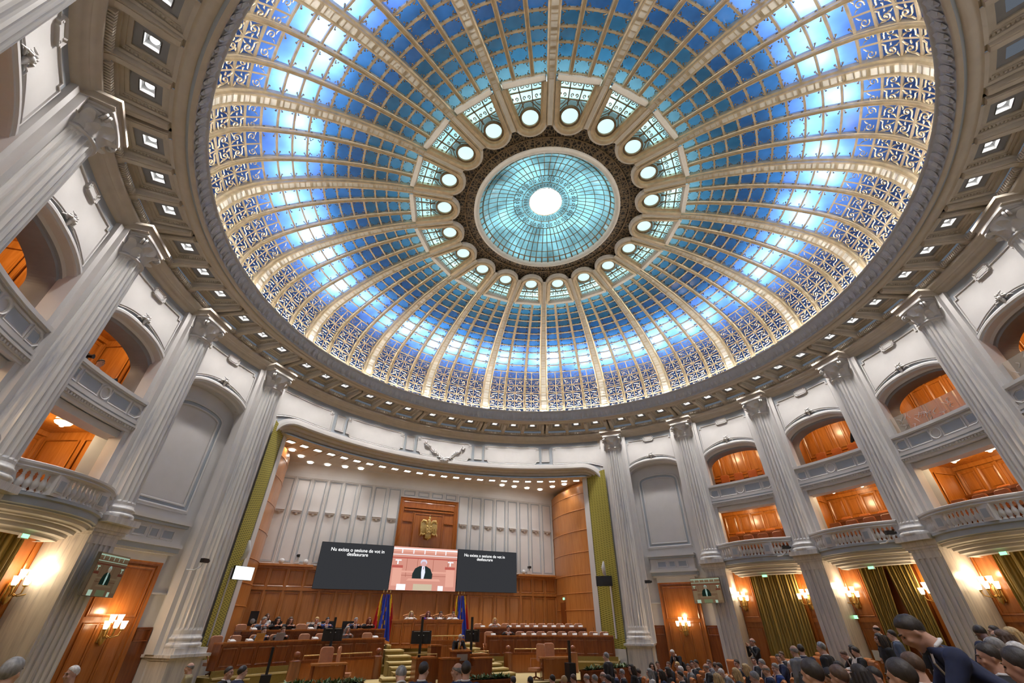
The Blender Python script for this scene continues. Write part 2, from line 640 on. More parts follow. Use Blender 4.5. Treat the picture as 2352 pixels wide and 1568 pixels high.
for v in (5.42, 5.06):
    ft.sweep(flat, [(-0.68, v), (0.68, v)], [(-0.02, 0), (-0.02, 0.06), (0.02, 0.06), (0.02, 0)])
Fq = lambda x, y, h: flat(x, y, h)
for c in (-1, 0, 1):
    for sx in (-1, 1):
        ribbon(ft, Fq, spiral(c * 0.44 + sx * 0.1, 5.58, 0.09, 1.2, PI / 2, sx, 10), 0.014, 0.03, 0, 0.012)
        ribbon(ft, Fq, spiral(c * 0.42 + sx * 0.07, 5.2, 0.07, 1.1, -PI / 2, sx, 10), 0.016, 0.03, 0, 0.012)
for sx in (-1, 1):
    ribbon(ft, Fq, [(sx * 0.1, 5.05), (sx * 0.3, 4.8), (sx * 0.42, 4.62)], 0.014, 0.03, 0, 0.012)
    ribbon(ft, Fq, [(sx * 0.24, 5.05), (sx * 0.33, 4.9), (sx * 0.5, 4.78)], 0.012, 0.03, 0, 0.012)
    ribbon(ft, Fq, spiral(sx * 0.42, 4.6, 0.06, 1.2, 0, sx, 10), 0.014, 0.03, 0, 0.012)
    ribbon(ft, Fq, spiral(sx * 0.39, 4.3, 0.06, 1.2, 0, sx, 10), 0.014, 0.03, 0, 0.012)
    ribbon(ft, Fq, spiral(sx * 0.2, 4.07, 0.055, 1.2, 0, sx, 10), 0.014, 0.03, 0, 0.012)
    ft.sweep(flat, [(sx * 0.34, 4.47), (sx * 0.52, 4.5)], [(-0.018, 0), (-0.018, 0.05), (0.018, 0.05), (0.018, 0)])
ft.sweep(flat, [(0, 4.14), (0, 3.98)], [(-0.018, 0), (-0.018, 0.05), (0.018, 0.05), (0.018, 0)])
ft.sweep(flat, [(0.335 * cos(2 * PI * i / 24), 4.47 + 0.335 * sin(2 * PI * i / 24)) for i in range(24)], [(-0.045, 0), (-0.03, 0.09), (0.03, 0.09), (0.045, 0)], closed=True)
ftr_o = ft.build('fanlight_tracery', M['bronze'], dome)
rw = MB()
rw.add([flat(0.31 * cos(2 * PI * i / 24), 4.47 + 0.31 * sin(2 * PI * i / 24), 0.02) for i in range(24)], [list(range(24))], 0)
rw_o = rw.build('round_window', M['glasswhite'], dome)
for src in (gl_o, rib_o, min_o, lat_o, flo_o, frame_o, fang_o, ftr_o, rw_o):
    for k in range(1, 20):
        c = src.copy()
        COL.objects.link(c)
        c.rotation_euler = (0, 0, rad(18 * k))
# --- crown: pierced bronze ring, oculus ring, lantern
m, nt, b = new_mat('pierced_bronze')
b.inputs['Roughness'].default_value = 0.55
b.inputs['Metallic'].default_value = 0.3
tc = nt.nodes.new('ShaderNodeTexCoord')
vo = nt.nodes.new('ShaderNodeTexVoronoi')
vo.feature = 'DISTANCE_TO_EDGE'
vo.inputs['Scale'].default_value = 7
rp = nt.nodes.new('ShaderNodeValToRGB')
rp.color_ramp.elements[0].position = 0.06
rp.color_ramp.elements[0].color = (0.20, 0.145, 0.085, 1)
rp.color_ramp.elements[1].position = 0.16
rp.color_ramp.elements[1].color = (0.018, 0.016, 0.014, 1)
nt.links.new(tc.outputs['Object'], vo.inputs['Vector'])
nt.links.new(vo.outputs['Distance'], rp.inputs['Fac'])
nt.links.new(rp.outputs['Color'], b.inputs['Base Color'])
M['pierced'] = m
o = MB()
o.lathe([(5.0, 17.74), (3.1, 17.84)], 80, 0, smooth=False)
for k in range(60):
    a = 6 * k
    o.add([pol(3.1, a - 0.35, 17.81), pol(3.1, a + 0.35, 17.81), pol(4.75, a + 0.2, 17.74), pol(4.75, a - 0.2, 17.74)], [(0, 1, 2, 3)], 1)
o.lathe([(3.62, 17.80), (3.62, 17.77), (3.58, 17.77), (3.58, 17.80)], 80, 1, smooth=False)
o.build('oculus_grille', [M['pierced'], M['bronze']], dome)
o = MB()
o.lathe([(3.2, 17.82), (3.2, 17.72), (3.16, 17.68), (3.08, 17.66), (3.05, 17.7), (3.0, 17.72), (2.97, 17.80), (2.97, 17.9)], 96, 0)
o.build('oculus_ring', M['ribwhite'], dome)
LP = [(3.0, 17.82), (2.82, 18.02), (2.58, 18.2), (2.19, 18.4), (1.79, 18.52), (1.45, 18.6), (1.06, 18.65), (0.74, 18.7)]
o = MB()
for i in range(len(LP) - 1):
    o.lathe([LP[i], LP[i + 1]], 64, 0, smooth=False)
o.build('lantern_glass', M['glasslantern'], dome)
o = MB()
o.lathe([(0.74, 18.7), (0.4, 18.78), (0.02, 18.8)], 32, 0)
M['sun'] = glow('skylight_centre', (0.93, 1, 1), 7)
o.build('lantern_centre', M['sun'], dome)
o = MB()
for k in range(60):
    a = 6 * k
    w = [1.2, 1.0, 0.75, 0.7, 0.7, 0.7, 0.75]
    for i in range(5):
        p, q = LP[i], LP[i + 1]
        t = 0.035 if i == 0 else 0.018
        da, db = math.degrees(t / p[0]), math.degrees(t / q[0])
        o.add([pol(p[0] - 0.02, a - da, p[1] - 0.03), pol(p[0] - 0.02, a + da, p[1] - 0.03), pol(q[0] - 0.02, a + db, q[1] - 0.03), pol(q[0] - 0.02, a - db, q[1] - 0.03)], [(0, 1, 2, 3)], 0)
    if k % 3 == 0:
        for i in (5, 6):
            p, q = LP[i], LP[i + 1]
            o.add([pol(p[0], a - 0.6, p[1] - 0.03), pol(p[0], a + 0.6, p[1] - 0.03), pol(q[0], a + 0.8, q[1] - 0.03), pol(q[0], a - 0.8, q[1] - 0.03)], [(0, 1, 2, 3)], 0)
    if k % 2 == 0:
        o.add([pol(0.74, a - 1.0, 18.67), pol(0.74, a + 1.0, 18.67), pol(0.45, a, 18.73)], [(0, 1, 2)], 0)
for i, (R, z) in enumerate(LP):
    t = 0.06 if i == 1 else 0.03
    o.lathe([(R + t * 0.5, z - 0.03), (R, z - 0.06), (R - t * 0.5, z - 0.02)], 72, 0, smooth=False)
for k in range(20):                                      # scrolls in the two inner rings
    for sx in (-1, 1):
        def Fl(x, y, h, k=k):
            R, z = interp(LP, 5 + y)
            return pol(R, 18 * k + 9 + x * 9, z - 0.05 + h)
        ribbon(o, Fl, spiral(sx * 0.45, 0.4, 0.36, 1.2, -PI / 2, sx, 9), 0.05, 0, 0, 0.01)
        ribbon(o, Fl, spiral(sx * 0.5, 1.45, 0.34, 1.2, PI / 2, sx, 9), 0.05, 0, 0, 0.01)
o.build('lantern_tracery', M['bronze'], dome)

# ================================================================ cornice
corn = thing('trim_1', kind='structure')
corn['label'] = 'coffered plaster cornice ring carrying the dome'
c = MB()
ring = [(12.05, 13.42), (11.5, 13.42), (11.42, 13.5), (11.36, 13.5), (11.34, 13.46), (11.37, 13.42), (11.42, 13.40), (11.40, 13.36)]
c.lathe(ring, 20, 0, 0, 18)
c.lathe([(11.40, 13.36), (11.44, 13.22), (11.50, 13.06), (11.52, 12.96), (11.50, 12.94)], 20, 0, 0, 18)
c.lathe([(11.50, 12.94), (11.48, 12.90), (11.53, 12.88), (11.60, 12.88)], 20, 1, 0, 18)
c.lathe([(11.60, 12.88), (11.62, 12.92), (11.67, 12.92)], 20, 2, 0, 18)
c.lathe([(11.67, 12.92), (11.69, 12.88), (11.80, 12.87), (11.86, 12.90), (11.90, 12.90), (11.93, 12.87)], 20, 1, 0, 18)
# architrave and dentil bed
c.lathe([(13.0, 12.72), (13.14, 12.60), (13.14, 12.57), (13.06, 12.55), (13.06, 12.47), (13.10, 12.46), (13.12, 12.40), (13.20, 12.37)], 20, 1, 0, 18)
c.lathe([(13.20, 12.37), (13.22, 12.33), (13.30, 12.31), (13.30, 12.26), (13.34, 12.25), (13.36, 12.20), (13.50, 12.18)], 20, 1, 0, 18)
for k in range(12):                                      # acanthus leaves round the ring
    a = 18 * (k + 0.5) / 12
    for q in (-1, 1):
        c.add([pol(11.36, a, 13.35), pol(11.38, a + q * 0.30, 13.31), pol(11.40, a + q * 0.55, 13.22), pol(11.40, a, 13.20)], [(0, 1, 2, 3)], 0)
        c.add([pol(11.38, a, 13.22), pol(11.41, a + q * 0.60, 13.24), pol(11.45, a + q * 0.50, 13.08), pol(11.42, a, 13.06)], [(0, 1, 2, 3)], 0)
        c.add([pol(11.40, a, 13.10), pol(11.46, a + q * 0.45, 13.10), pol(11.49, a + q * 0.12, 12.97), pol(11.45, a, 12.96)], [(0, 1, 2, 3)], 0)
    a2 = a + 0.75
    c.add([pol(11.40, a2 - 0.15, 13.3), pol(11.40, a2 + 0.15, 13.3), pol(11.46, a2 + 0.1, 13.05), pol(11.46, a2 - 0.1, 13.05)], [(0, 1, 2, 3)], 0)


def curved_block(mb, a0, a1, r0, r1, z0, z1, mi=0, n=4):
    rows = []
    for (r, z) in ((r0, z0), (r1, z0), (r1, z1), (r0, z1), (r0, z0)):
        rows.append([pol(r, a0 + (a1 - a0) * i / n, z) for i in range(n + 1)])
    mb.grid(rows, mi)
    for a in (a0, a1):
        mb.add([pol(r0, a, z0), pol(r1, a, z0), pol(r1, a, z1), pol(r0, a, z1)], [(0, 1, 2, 3)], mi)


for i in range(3):                                       # three coffers per bay
    ac = 9 + (i - 1) * 5.45
    h = 2.28
    # dentils
    for k in range(14):
        a = ac - h + 0.12 + (2 * h - 0.24) * (k + 0.5) / 14
        curved_block(c, a - 0.09, a + 0.09, 12.96, 13.10, 12.60, 12.73, 1, 1)
    # stepped recess: outer field, bead course, frame, grey panel
    steps = [(11.93, 13.05, h, 12.87), (12.02, 12.96, h - 0.22, 12.90), (12.02, 12.96, h - 0.22, 12.96), (12.10, 12.88, h - 0.62, 12.96), (12.10, 12.88, h - 0.62, 12.99), (12.18, 12.80, h - 1.0, 12.99), (12.18, 12.80, h - 1.0, 13.03)]
    loops = []
    for (r0, r1, hh, z) in steps:
        loops.append([pol(r0, ac - hh, z), pol(r0, ac, z), pol(r0, ac + hh, z), pol((r0 + r1) / 2, ac + hh, z), pol(r1, ac + hh, z), pol(r1, ac, z), pol(r1, ac - hh, z), pol((r0 + r1) / 2, ac - hh, z)])
    c.grid([l + [l[0]] for l in loops], 1)
    for k in range(12):                                  # beads
        t = (k + 0.5) / 12
        for a in (ac - h + 0.42, ac + h - 0.42):
            R = 12.06 + 0.86 * t
            c.box(pol(R, a, 12.94), (0.04, 0.04, 0.04), 1, rad(a))
    # panel with square opening for the lamp well
    r0, r1, hh, z = 12.18, 12.80, h - 1.0, 13.03
    qa, q0, q1 = 0.70, 12.34, 12.62
    A = [ac - hh, ac - qa, ac + qa, ac + hh]
    R_ = [r0, q0, q1, r1]
    for x in range(3):
        for y in range(3):
            if x == 1 and y == 1:
                continue
            c.add([pol(R_[y], A[x], z), pol(R_[y], A[x + 1], z), pol(R_[y + 1], A[x + 1], z), pol(R_[y + 1], A[x], z)], [(0, 1, 2, 3)], 3)
# beams between coffers: single at +-2.72, pair at the column line
beams = [(9 - 2.725, 0.42), (9 + 2.725, 0.42), (0.62, 0.40), (17.38, 0.40)]
for (a, w) in beams:
    for (ww, dz) in ((w, 0.0), (w * 0.62, -0.025)):
        prof = [(11.98, 12.90), (11.98, 12.80 + dz), (12.05, 12.78 + dz), (12.92, 12.72 + dz), (13.02, 12.69 + dz), (13.10, 12.62 + dz), (13.14, 12.50 + dz), (13.2, 12.5)]
        rows = [[pol(r, a - ww, z) for r, z in prof], [pol(r, a + ww, z) for r, z in prof]]
        c.grid(rows, 1)
        for q in (-1, 1):
            c.grid([[pol(r, a + q * ww, z) for r, z in prof], [pol(r, a + q * ww, 12.93) for r, z in prof]], 1)
# ressaut over the capital
for q in ((-2.0, 0), (18, 20.0)):
    pass
c.lathe([(11.93, 12.87), (11.95, 12.905), (13.06, 12.905), (13.06, 12.6)], 20, 1, 0.0, 0.25)
c.lathe([(11.93, 12.87), (11.95, 12.905), (13.06, 12.905), (13.06, 12.6)], 20, 1, 17.75, 18.0)
for (a0, a1) in ((0.0, 1.3), (16.7, 18.0), (5.8, 6.8), (11.2, 12.2)):
    curved_block(c, a0, a1, 11.93, 13.08, 12.905, 12.95, 1, 2)
cs = c.build('cornice_section', [M['acanthus'], M['warm'], M['wallgrey'], M['coffer']], corn)
for k in range(1, 20):
    q = cs.copy()
    COL.objects.link(q)
    q.rotation_euler = (0, 0, rad(18 * k))
cs.rotation_euler = (0, 0, 0)
for q in kids(corn):
    q.rotation_euler[2] += rad(9)
# cove light strip hidden behind the lip, washing the foot of the dome
o = MB()
o.lathe([(11.58, 13.44), (11.66, 13.44), (11.66, 13.47), (11.58, 13.47)], 80, 0, smooth=False)
M['cove'] = glow('cove_light', (1, 0.95, 0.88), 85)
o.build('cove_light', M['cove'], dome)

# downlights in the cornice
hs = MB()
hs.lathe([(0.075, 0.0), (0.085, -0.02), (0.10, -0.02), (0.11, 0.02)], 14, 0)


def make_downlight(label):
    t = thing('recessed_downlight', label, 'downlight', group='square recessed downlights round the cornice')
    b = MB()
    for (x, y, sx, sy) in ((0.155, 0, 0.02, 0.33), (-0.155, 0, 0.02, 0.33), (0, 0.155, 0.29, 0.02), (0, -0.155, 0.29, 0.02)):
        b.box((x, y, 0.12), (sx, sy, 0.24), 0)
    b.box((0, 0, 0.245), (0.33, 0.33, 0.01), 0)
    b.build('well', M['offwhite'], t)
    b = MB()
    b.lathe([(0.10, 0.20), (0.10, 0.13), (0.088, 0.125)], 16, 0)
    b.build('lamp_holder', M['chrome'], t)
    b = MB()
    b.add([(0.088 * cos(2 * PI * i / 16), 0.088 * sin(2 * PI * i / 16), 0.13) for i in range(16)], [list(range(16))], 0)
    b.build('lens', M['lamp'], t)
    return t


def compass(az):
    """which span of the ring, told by what is below it"""
    az %= 360
    k = int((az - 9) // 18) if az >= 9 else 19
    names = {0: 'first balcony bay right of the stage', 1: 'blind niche right of the stage', 7: 'blind niche left of the stage', 8: 'first balcony bay left of the stage', 9: 'second balcony bay left of the stage', 10: 'third balcony bay left of the stage', 19: 'second balcony bay right of the stage', 18: 'third balcony bay right of the stage', 17: 'fourth balcony bay right of the stage', 2: 'right end of the stage frieze', 3: 'right half of the stage frieze', 4: 'eagle on the stage wall', 5: 'left half of the stage frieze', 6: 'left end of the stage frieze', 11: 'fourth bay left of the stage', 16: 'fifth bay right of the stage'}
    return names.get(k)


dl0 = None
for k in range(20):
    for i in range(3):
        az = 18 * k + (i - 1) * 5.45
        nm = compass(az)
        if nm is None:
            continue
        lab = 'square cornice downlight above the %s, %s' % (nm, ('clockwise end', 'middle one', 'anticlockwise end')[i])
        p = pol(12.48, az, 13.03)
        if dl0 is None:
            dl0 = make_downlight(lab)
            dl0.location = p
            dl0.rotation_euler = (0, 0, rad(az))
        else:
            dup(dl0, p, rad(az), lab)
for k in range(20):
    for i in range(3):
        az = 18 * k + (i - 1) * 5.45
        lamp('cornice_lamp', 'SPOT', pol(12.48, az, 13.14), 250, (1, 0.945, 0.89), 0.07, (0, 0, 0), rad(92), 0.7)
# ================================================================ drum wall
RW = 13.45


def CF(c=0.0, R=RW):
    """surface coordinates on the drum wall: u metres (anticlockwise), v height, h towards the axis"""
    def F(u, v, h=0.0):
        return pol(R - h, c + math.degrees(u / R), v)
    return F


U = lambda deg, R=RW: rad(deg) * R


def cpanel(mb, F, u0, u1, v0, v1, h0, h1, mi=0, n=4):
    """curved slab standing proud of a surface between h0 and h1"""
    us = [u0 + (u1 - u0) * i / n for i in range(n + 1)]
    mb.grid([[F(u, v0, h0) for u in us], [F(u, v0, h1) for u in us], [F(u, v1, h1) for u in us], [F(u, v1, h0) for u in us]], mi)
    for u in (u0, u1):
        mb.add([F(u, v0, h0), F(u, v0, h1), F(u, v1, h1), F(u, v1, h0)], [(0, 1, 2, 3)], mi)


def frame(mb, F, pts, w=0.035, h=0.04, mi=0, base=0.0):
    mb.sweep(F, pts, [(-w, base), (-w * 0.8, base + h), (w * 0.2, base + h * 0.55), (w, base + h * 0.75), (w, base)], mi, True)


def rect(u0, u1, v0, v1, n=1):
    p = []
    for k in range(n):
        p.append((u0 + (u1 - u0) * k / n, v0))
    p.append((u1, v0))
    for k in range(n):
        p.append((u1 + (u0 - u1) * k / n, v1))
    p.append((u0, v1))
    return p


HW = U(6.75)
ZS, RISE = 9.72, 0.80


def arch_z(u, hw=HW, zs=ZS, rise=RISE):
    t = min(1, abs(u) / hw)
    return zs + rise * (1 - t ** 2.35) ** 0.5


def arch_path(hw=HW, zs=ZS, rise=RISE, z0=8.6, n=26):
    p = [(-hw, z0), (-hw, (z0 + zs) / 2)]
    for i in range(n + 1):
        a = PI - PI * i / n
        u = hw * cos(a)
        u = hw * (abs(cos(a)) ** 0.85) * (1 if cos(a) >= 0 else -1)
        p.append((u, arch_z(u, hw, zs, rise)))
    return p + [(hw, (z0 + zs) / 2), (hw, z0)]


def panel_bottom(u):
    return 10.86 - 0.36 * (abs(u) / 1.31) ** 2


def spandrel(wall, F0=None):
    F = F0 or CF()
    mb = MB()
    n = 20
    us = [-1.31, -1.2001, -1.2] + [-1.2 + 2.4 * i / n for i in range(1, n)] + [1.2, 1.2001, 1.31]
    top = lambda u: 11.88 if abs(u) <= 1.2 else 11.75
    mb.grid([[F(u, panel_bottom(u), 0.012) for u in us], [F(u, top(u), 0.012) for u in us]], 0)
    path = [(-1.31, panel_bottom(1.31)), (-1.31, 11.75), (-1.2, 11.75), (-1.2, 11.88)] + [(-1.2 + 2.4 * i / 8, 11.88) for i in range(1, 9)] + [(1.2, 11.75), (1.31, 11.75), (1.31, panel_bottom(1.31))] + [(1.31 - 2.62 * i / 20, panel_bottom(1.31 - 2.62 * i / 20)) for i in range(1, 20)]
    frame(mb, F, path, 0.03, 0.045, 0)
    s = mb.build('spandrel_panel', [M['white']], wall)
    mb = MB()
    pl = [(-0.26, 11.8), (-0.2, 11.8), (-0.2, 11.76), (0.2, 11.76), (0.2, 11.8), (0.26, 11.8), (0.26, 11.95), (0.2, 11.95), (0.2, 12.0), (-0.2, 12.0), (-0.2, 11.95), (-0.26, 11.95)]
    frame(mb, F, pl, 0.035, 0.08, 0)
    cpanel(mb, F, -0.24, 0.24, 11.8, 11.96, 0, 0.05)
    mb.build('cartouche', [M['white']], wall)
    mb = MB()
    for k in range(7):
        a = rad(90 + (k - 3) * 33)
        r = 0.15 if k % 2 else 0.20
        c0 = (0.05 * cos(a), 10.88 + 0.04 * sin(a))
        mb.tube([F(c0[0], c0[1], 0.05), F(r * 0.6 * cos(a), 10.88 + r * 0.6 * sin(a), 0.13), F(r * cos(a), 10.88 + r * sin(a), 0.07)], [0.02, 0.034, 0.012], 6)
    for sx in (-1, 1):
        mb.tube([F(sx * x, 10.84 + y, 0.07) for x, y in spiral(0.13, 0.0, 0.08, 1.2, PI, -1, 8)], 0.018, 5)
        mb.tube([F(sx * 0.1, 10.78, 0.06), F(sx * 0.24, 10.8, 0.08), F(sx * 0.33, 10.74, 0.05)], [0.02, 0.022, 0.01], 5)
    mb.ball(F(0, 10.86, 0.1), 0.075, 8)
    mb.tube([F(0, 10.8, 0.08), F(0, 10.62, 0.06)], [0.06, 0.02], 6)
    mb.build('palmette', [M['white']], wall)


ARCHPROF = [(0.17, 0.0), (0.17, 0.06), (0.13, 0.085), (0.07, 0.085), (0.04, 0.05), (0.0, 0.045), (-0.01, 0.0)]
REVEAL = [(-0.01, 0.0), (-0.02, -0.16), (-0.09, -0.20), (-0.10, -0.26), (-0.16, -0.28), (-0.18, -0.85)]


def wall_face(mb, F, bottom, hw, z_low, top=12.22, half=9.0, mi=0):
    """wall ground with an opening from z_low up to bottom(u), half width hw"""
    n = 26
    us = [-hw + 2 * hw * i / n for i in range(n + 1)]
    mb.grid([[F(u, bottom(u)) for u in us], [F(u, top) for u in us]], mi)
    e = U(half)
    for s in (-1, 1):
        mb.grid([[F(s * hw, z_low), F(s * (hw + e) / 2, z_low), F(s * e, z_low)], [F(s * hw, bottom(hw)), F(s * (hw + e) / 2, bottom(hw)), F(s * e, bottom(hw))], [F(s * hw, top), F(s * (hw + e) / 2, top), F(s * e, top)]], mi)


def box_wall():
    w = thing('wall_drum', kind='structure')
    F = CF()
    mb = MB()
    wall_face(mb, F, arch_z, HW, 4.9)
    for s in (-1, 1):                                    # jamb of the lower opening
        a = s * HW
        mb.add([F(a, 4.9), F(a, 8.7), F(a * 0.97, 8.7, -0.9), F(a * 0.97, 4.9, -0.9)], [(0, 1, 2, 3)], 0)
        cpanel(mb, F, s * (HW + 0.02), s * (HW + 0.12), 4.95, 7.5, 0, 0.05, 1, 1)
    mb.build('wall_ground', [M['wallgrey'], M['white']], w)
    mb = MB()
    mb.sweep(F, arch_path(), ARCHPROF, 0)
    mb.sweep(F, arch_path(), REVEAL[:3], 0)
    mb.build('arch_molding', [M['white']], w)
    mb = MB()
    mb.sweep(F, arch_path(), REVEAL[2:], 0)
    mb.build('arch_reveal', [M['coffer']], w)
    spandrel(w)
    # wood-lined boxes behind the two openings
    for (z0, z1, nm) in ((4.98, 7.86, 'lower'), (7.95, 11.4, 'upper')):
        mb = MB()
        B = CF(0, 16.5)
        e = U(8.3, 16.5)
        us = [-e + 2 * e * i / 8 for i in range(9)]
        mb.grid([[B(u, z0) for u in us], [B(u, z1) for u in us]], 0)
        for s in (-1, 1):
            mb.add([pol(13.6, s * 8.2, z0), pol(16.5, s * 8.3, z0), pol(16.5, s * 8.3, z1), pol(13.6, s * 8.2, z1)], [(0, 1, 2, 3)], 0)
        zc = z1 - 0.02
        mb.grid([[pol(r, -8.4 + 16.8 * i / 8, zc) for i in range(9)] for r in (13.55, 16.5)], 0)
        mb.grid([[pol(r, -8.4 + 16.8 * i / 8, z0) for i in range(9)] for r in (13.4, 16.5)], 1)
        for (r0_, dz_) in ((13.85, 0.28), (15.1, 0.64)):
            mb.grid([[pol(r0_, -8.2 + 16.4 * i / 8, z0) for i in range(9)], [pol(r0_, -8.2 + 16.4 * i / 8, z0 + dz_) for i in range(9)], [pol(16.5, -8.2 + 16.4 * i / 8, z0 + dz_) for i in range(9)]], 1)
        nP = 7
        for k in range(nP):                              # raised panels on the back wall
            u0 = -e + 2 * e * (k + 0.12) / nP
            u1 = -e + 2 * e * (k + 0.88) / nP
            zb = z0 + 1.85
            frame(mb, B, rect(u0, u1, zb, z1 - 0.25), 0.05, 0.05, 0)
            cpanel(mb, B, u0 + 0.1, u1 - 0.1, zb + 0.1, z1 - 0.35, 0, 0.03, 0, 1)
            cpanel(mb, B, -e + 2 * e * (k - 0.06) / nP, -e + 2 * e * (k + 0.06) / nP, z0, z1, 0, 0.07, 0, 1)
        cpanel(mb, B, -e, e, z0 + 1.6, z0 + 1.73, 0, 0.09, 0, 8)
        cpanel(mb, B, -e, e, z1 - 0.16, z1, 0, 0.14, 0, 8)
        for s in (-1, 1):                                # panels on the cheeks
            for (ra, rb) in ((14.0, 15.0), (15.2, 16.3)):
                pts = [pol(r, s * 8.12, z) for r, z in ((ra, z0 + 0.5), (rb, z0 + 0.5), (rb, z1 - 0.3), (ra, z1 - 0.3))]
                mb.tube(pts, 0.035, 5, 0, closed=True)
        mb.build('wall_lining', [M['boxwood'], M['wooddark']], w)
    # beam over the lower opening
    mb = MB()
    cpanel(mb, F, -HW, HW, 7.42, 7.62, -0.5, -0.02, 0, 6)
    cpanel(mb, F, -HW, HW, 7.62, 7.93, -0.5, 0.04, 0, 6)
    mb.build('opening_beam', [M['white']], w)
    # ground storey: panelled wall recessed under the balcony
    mb = MB()
    G = CF(0, 14.25)
    e = U(8.6, 14.25)
    us = [-e + 2 * e * i / 8 for i in range(9)]
    mb.grid([[G(u, 0) for u in us], [G(u, 5.0) for u in us]], 0)
    mb.grid([[pol(r, -8.6 + 17.2 * i / 8, 4.93) for i in range(9)] for r in (13.2, 14.25)], 1)
    for s in (-1, 1):
        u0, u1 = s * U(4.15, 14.25), s * U(7.0, 14.25)
        cpanel(mb, G, u0 - s * 0.1, u0 + s * 0.02, 0, 4.8, 0, 0.1, 0, 1)
        frame(mb, G, rect(min(u0, u1) + 0.1, max(u0, u1) - 0.02, 3.0, 4.7), 0.03, 0.03, 0)
        cpanel(mb, G, min(u0, u1), max(u0, u1), 2.78, 2.93, 0, 0.06, 0, 2)
        frame(mb, G, rect(min(u0, u1) + 0.1, max(u0, u1) - 0.02, 0.3, 2.55), 0.03, 0.03, 0)
    mb.build('wall_panelling', [M['wood'], M['white']], w)
    return w


def niche_wall():
    w = thing('wall_drum', kind='structure')
    F = CF()
    mb = MB()
    wall_face(mb, F, arch_z, HW, 0.0)
    mb.build('wall_ground', [M['wallgrey']], w)
    mb = MB()
    p = arch_path(z0=0.0)
    mb.sweep(F, p, ARCHPROF, 0)
    mb.sweep(F, p, [(-0.01, 0.0), (-0.02, -0.12), (-0.07, -0.18), (-0.08, -0.5)], 0)
    B = CF(0, RW + 0.5)
    e = HW + 0.1
    us = [-e + 2 * e * i / 10 for i in range(11)]
    mb.grid([[B(u, 0) for u in us], [B(u, 10.7) for u in us]], 0)
    mb.build('niche', [M['white']], w)
    spandrel(w)
    mb = MB()                                            # framed blind panel
    hw = U(4.45)
    path = [(-hw, 6.15), (hw, 6.15)] + [(x, 9.45 + 0.38 * (1 - (abs(x) / hw) ** 2.6) ** 0.6 if abs(x) < hw else 9.45) for x in [hw * cos(PI * i / 14) for i in range(0, 15)]]
    path = [(-hw, 6.15), (hw, 6.15)] + [(hw * cos(PI * i / 16), 9.4 + 0.42 * max(0, sin(PI * i / 16)) ** 0.7) for i in range(17)]
    mb.sweep(B, path, [(-0.12, 0), (-0.10, 0.05), (-0.04, 0.075), (0.0, 0.06)], 0, True)
    mb.sweep(B, path, [(0.0, 0.06), (0.01, 0.02), (0.10, 0.02)], 1, True)
    mb.sweep(B, path, [(0.10, 0.02), (0.11, 0.05), (0.15, 0.05), (0.17, 0.02)], 0, True)
    mb.build('framed_panel', [M['white'], M['wallgrey']], w)
    mb = MB()                                            # ledge block with three small panels
    e = U(5.1)
    for (u, z0, z1, h, mi) in ((e, 5.62, 5.72, 0.42, 0), (e - 0.03, 5.52, 5.62, 0.36, 1), (e - 0.08, 4.98, 5.52, 0.30, 0), (e, 4.90, 5.0, 0.40, 0), (e - 0.04, 4.75, 4.9, 0.34, 1), (e - 0.1, 4.68, 4.76, 0.28, 0), (e - 0.25, 4.45, 4.68, 0.18, 0)):
        cpanel(mb, B, -u, u, z0, z1, 0, h, mi, 6)
    for (u0, u1) in ((-0.75, -0.3), (-0.16, 0.16), (0.3, 0.75)):
        frame(mb, B, rect(u0, u1, 5.12, 5.4), 0.03, 0.03, 0, 0.30)
        cpanel(mb, B, u0 + 0.03, u1 - 0.03, 5.15, 5.37, 0.30, 0.305, 1, 1)
    mb.build('ledge', [M['white'], M['wallgrey']], w)
    mb = MB()                                            # panelled door-height wood
    hw = U(3.95)
    cpanel(mb, B, -hw, hw, 0, 4.45, 0, 0.06, 0, 6)
    frame(mb, B, rect(-hw + 0.03, hw - 0.03, 0.02, 4.42), 0.07, 0.06, 0, 0.06)
    frame(mb, B, rect(-hw + 0.2, hw - 0.2, 2.95, 4.25), 0.04, 0.04, 0, 0.06)
    for k in range(3):
        u0 = -hw + 0.2 + (2 * hw - 0.4) * k / 3
        frame(mb, B, rect(u0 + 0.03, u0 + (2 * hw - 0.4) / 3 - 0.03, 0.3, 2.75), 0.03, 0.03, 0, 0.06)
    for s in (-1, 1):
        cpanel(mb, B, s * hw, s * (HW - 0.05), 0, 2.65, 0, 0.05, 1, 2)
        frame(mb, B, rect(min(s * hw, s * HW) + 0.1, max(s * hw, s * HW) - 0.1, 2.3, 2.6), 0.025, 0.03, 1, 0.05)
        cpanel(mb, B, s * hw, s * HW, 3.55, 3.6, 0, 0.1, 2, 2)
    mb.build('wood_panelling', [M['wood'], M['wooddark'], M['white']], w)
    return w


wb = box_wall()
wn = niche_wall()
BOXES = [(18, 'first', 'right'), (0, 'second', 'right'), (-18, 'third', 'right'), (-36, 'fourth', 'right'), (162, 'first', 'left'), (180, 'second', 'left'), (198, 'third', 'left')]
for k, (c, o_, s_) in enumerate(BOXES):
    q = wb if k == 0 else copy_tree(wb)
    q.rotation_euler = (0, 0, rad(c))
for k, c in enumerate((36, 144)):
    q = wn if k == 0 else copy_tree(wn)
    q.rotation_euler = (0, 0, rad(c))
o = MB()                                                 # rear of the drum, behind the camera
F = CF(261)
us = [U(-54) + U(108) * i / 40 for i in range(41)]
o.grid([[F(u, 0) for u in us], [F(u, 12.22) for u in us]], 0)
o.build('wall_back', [M['white']], kind='structure')

# ================================================================ columns
RC = 13.2


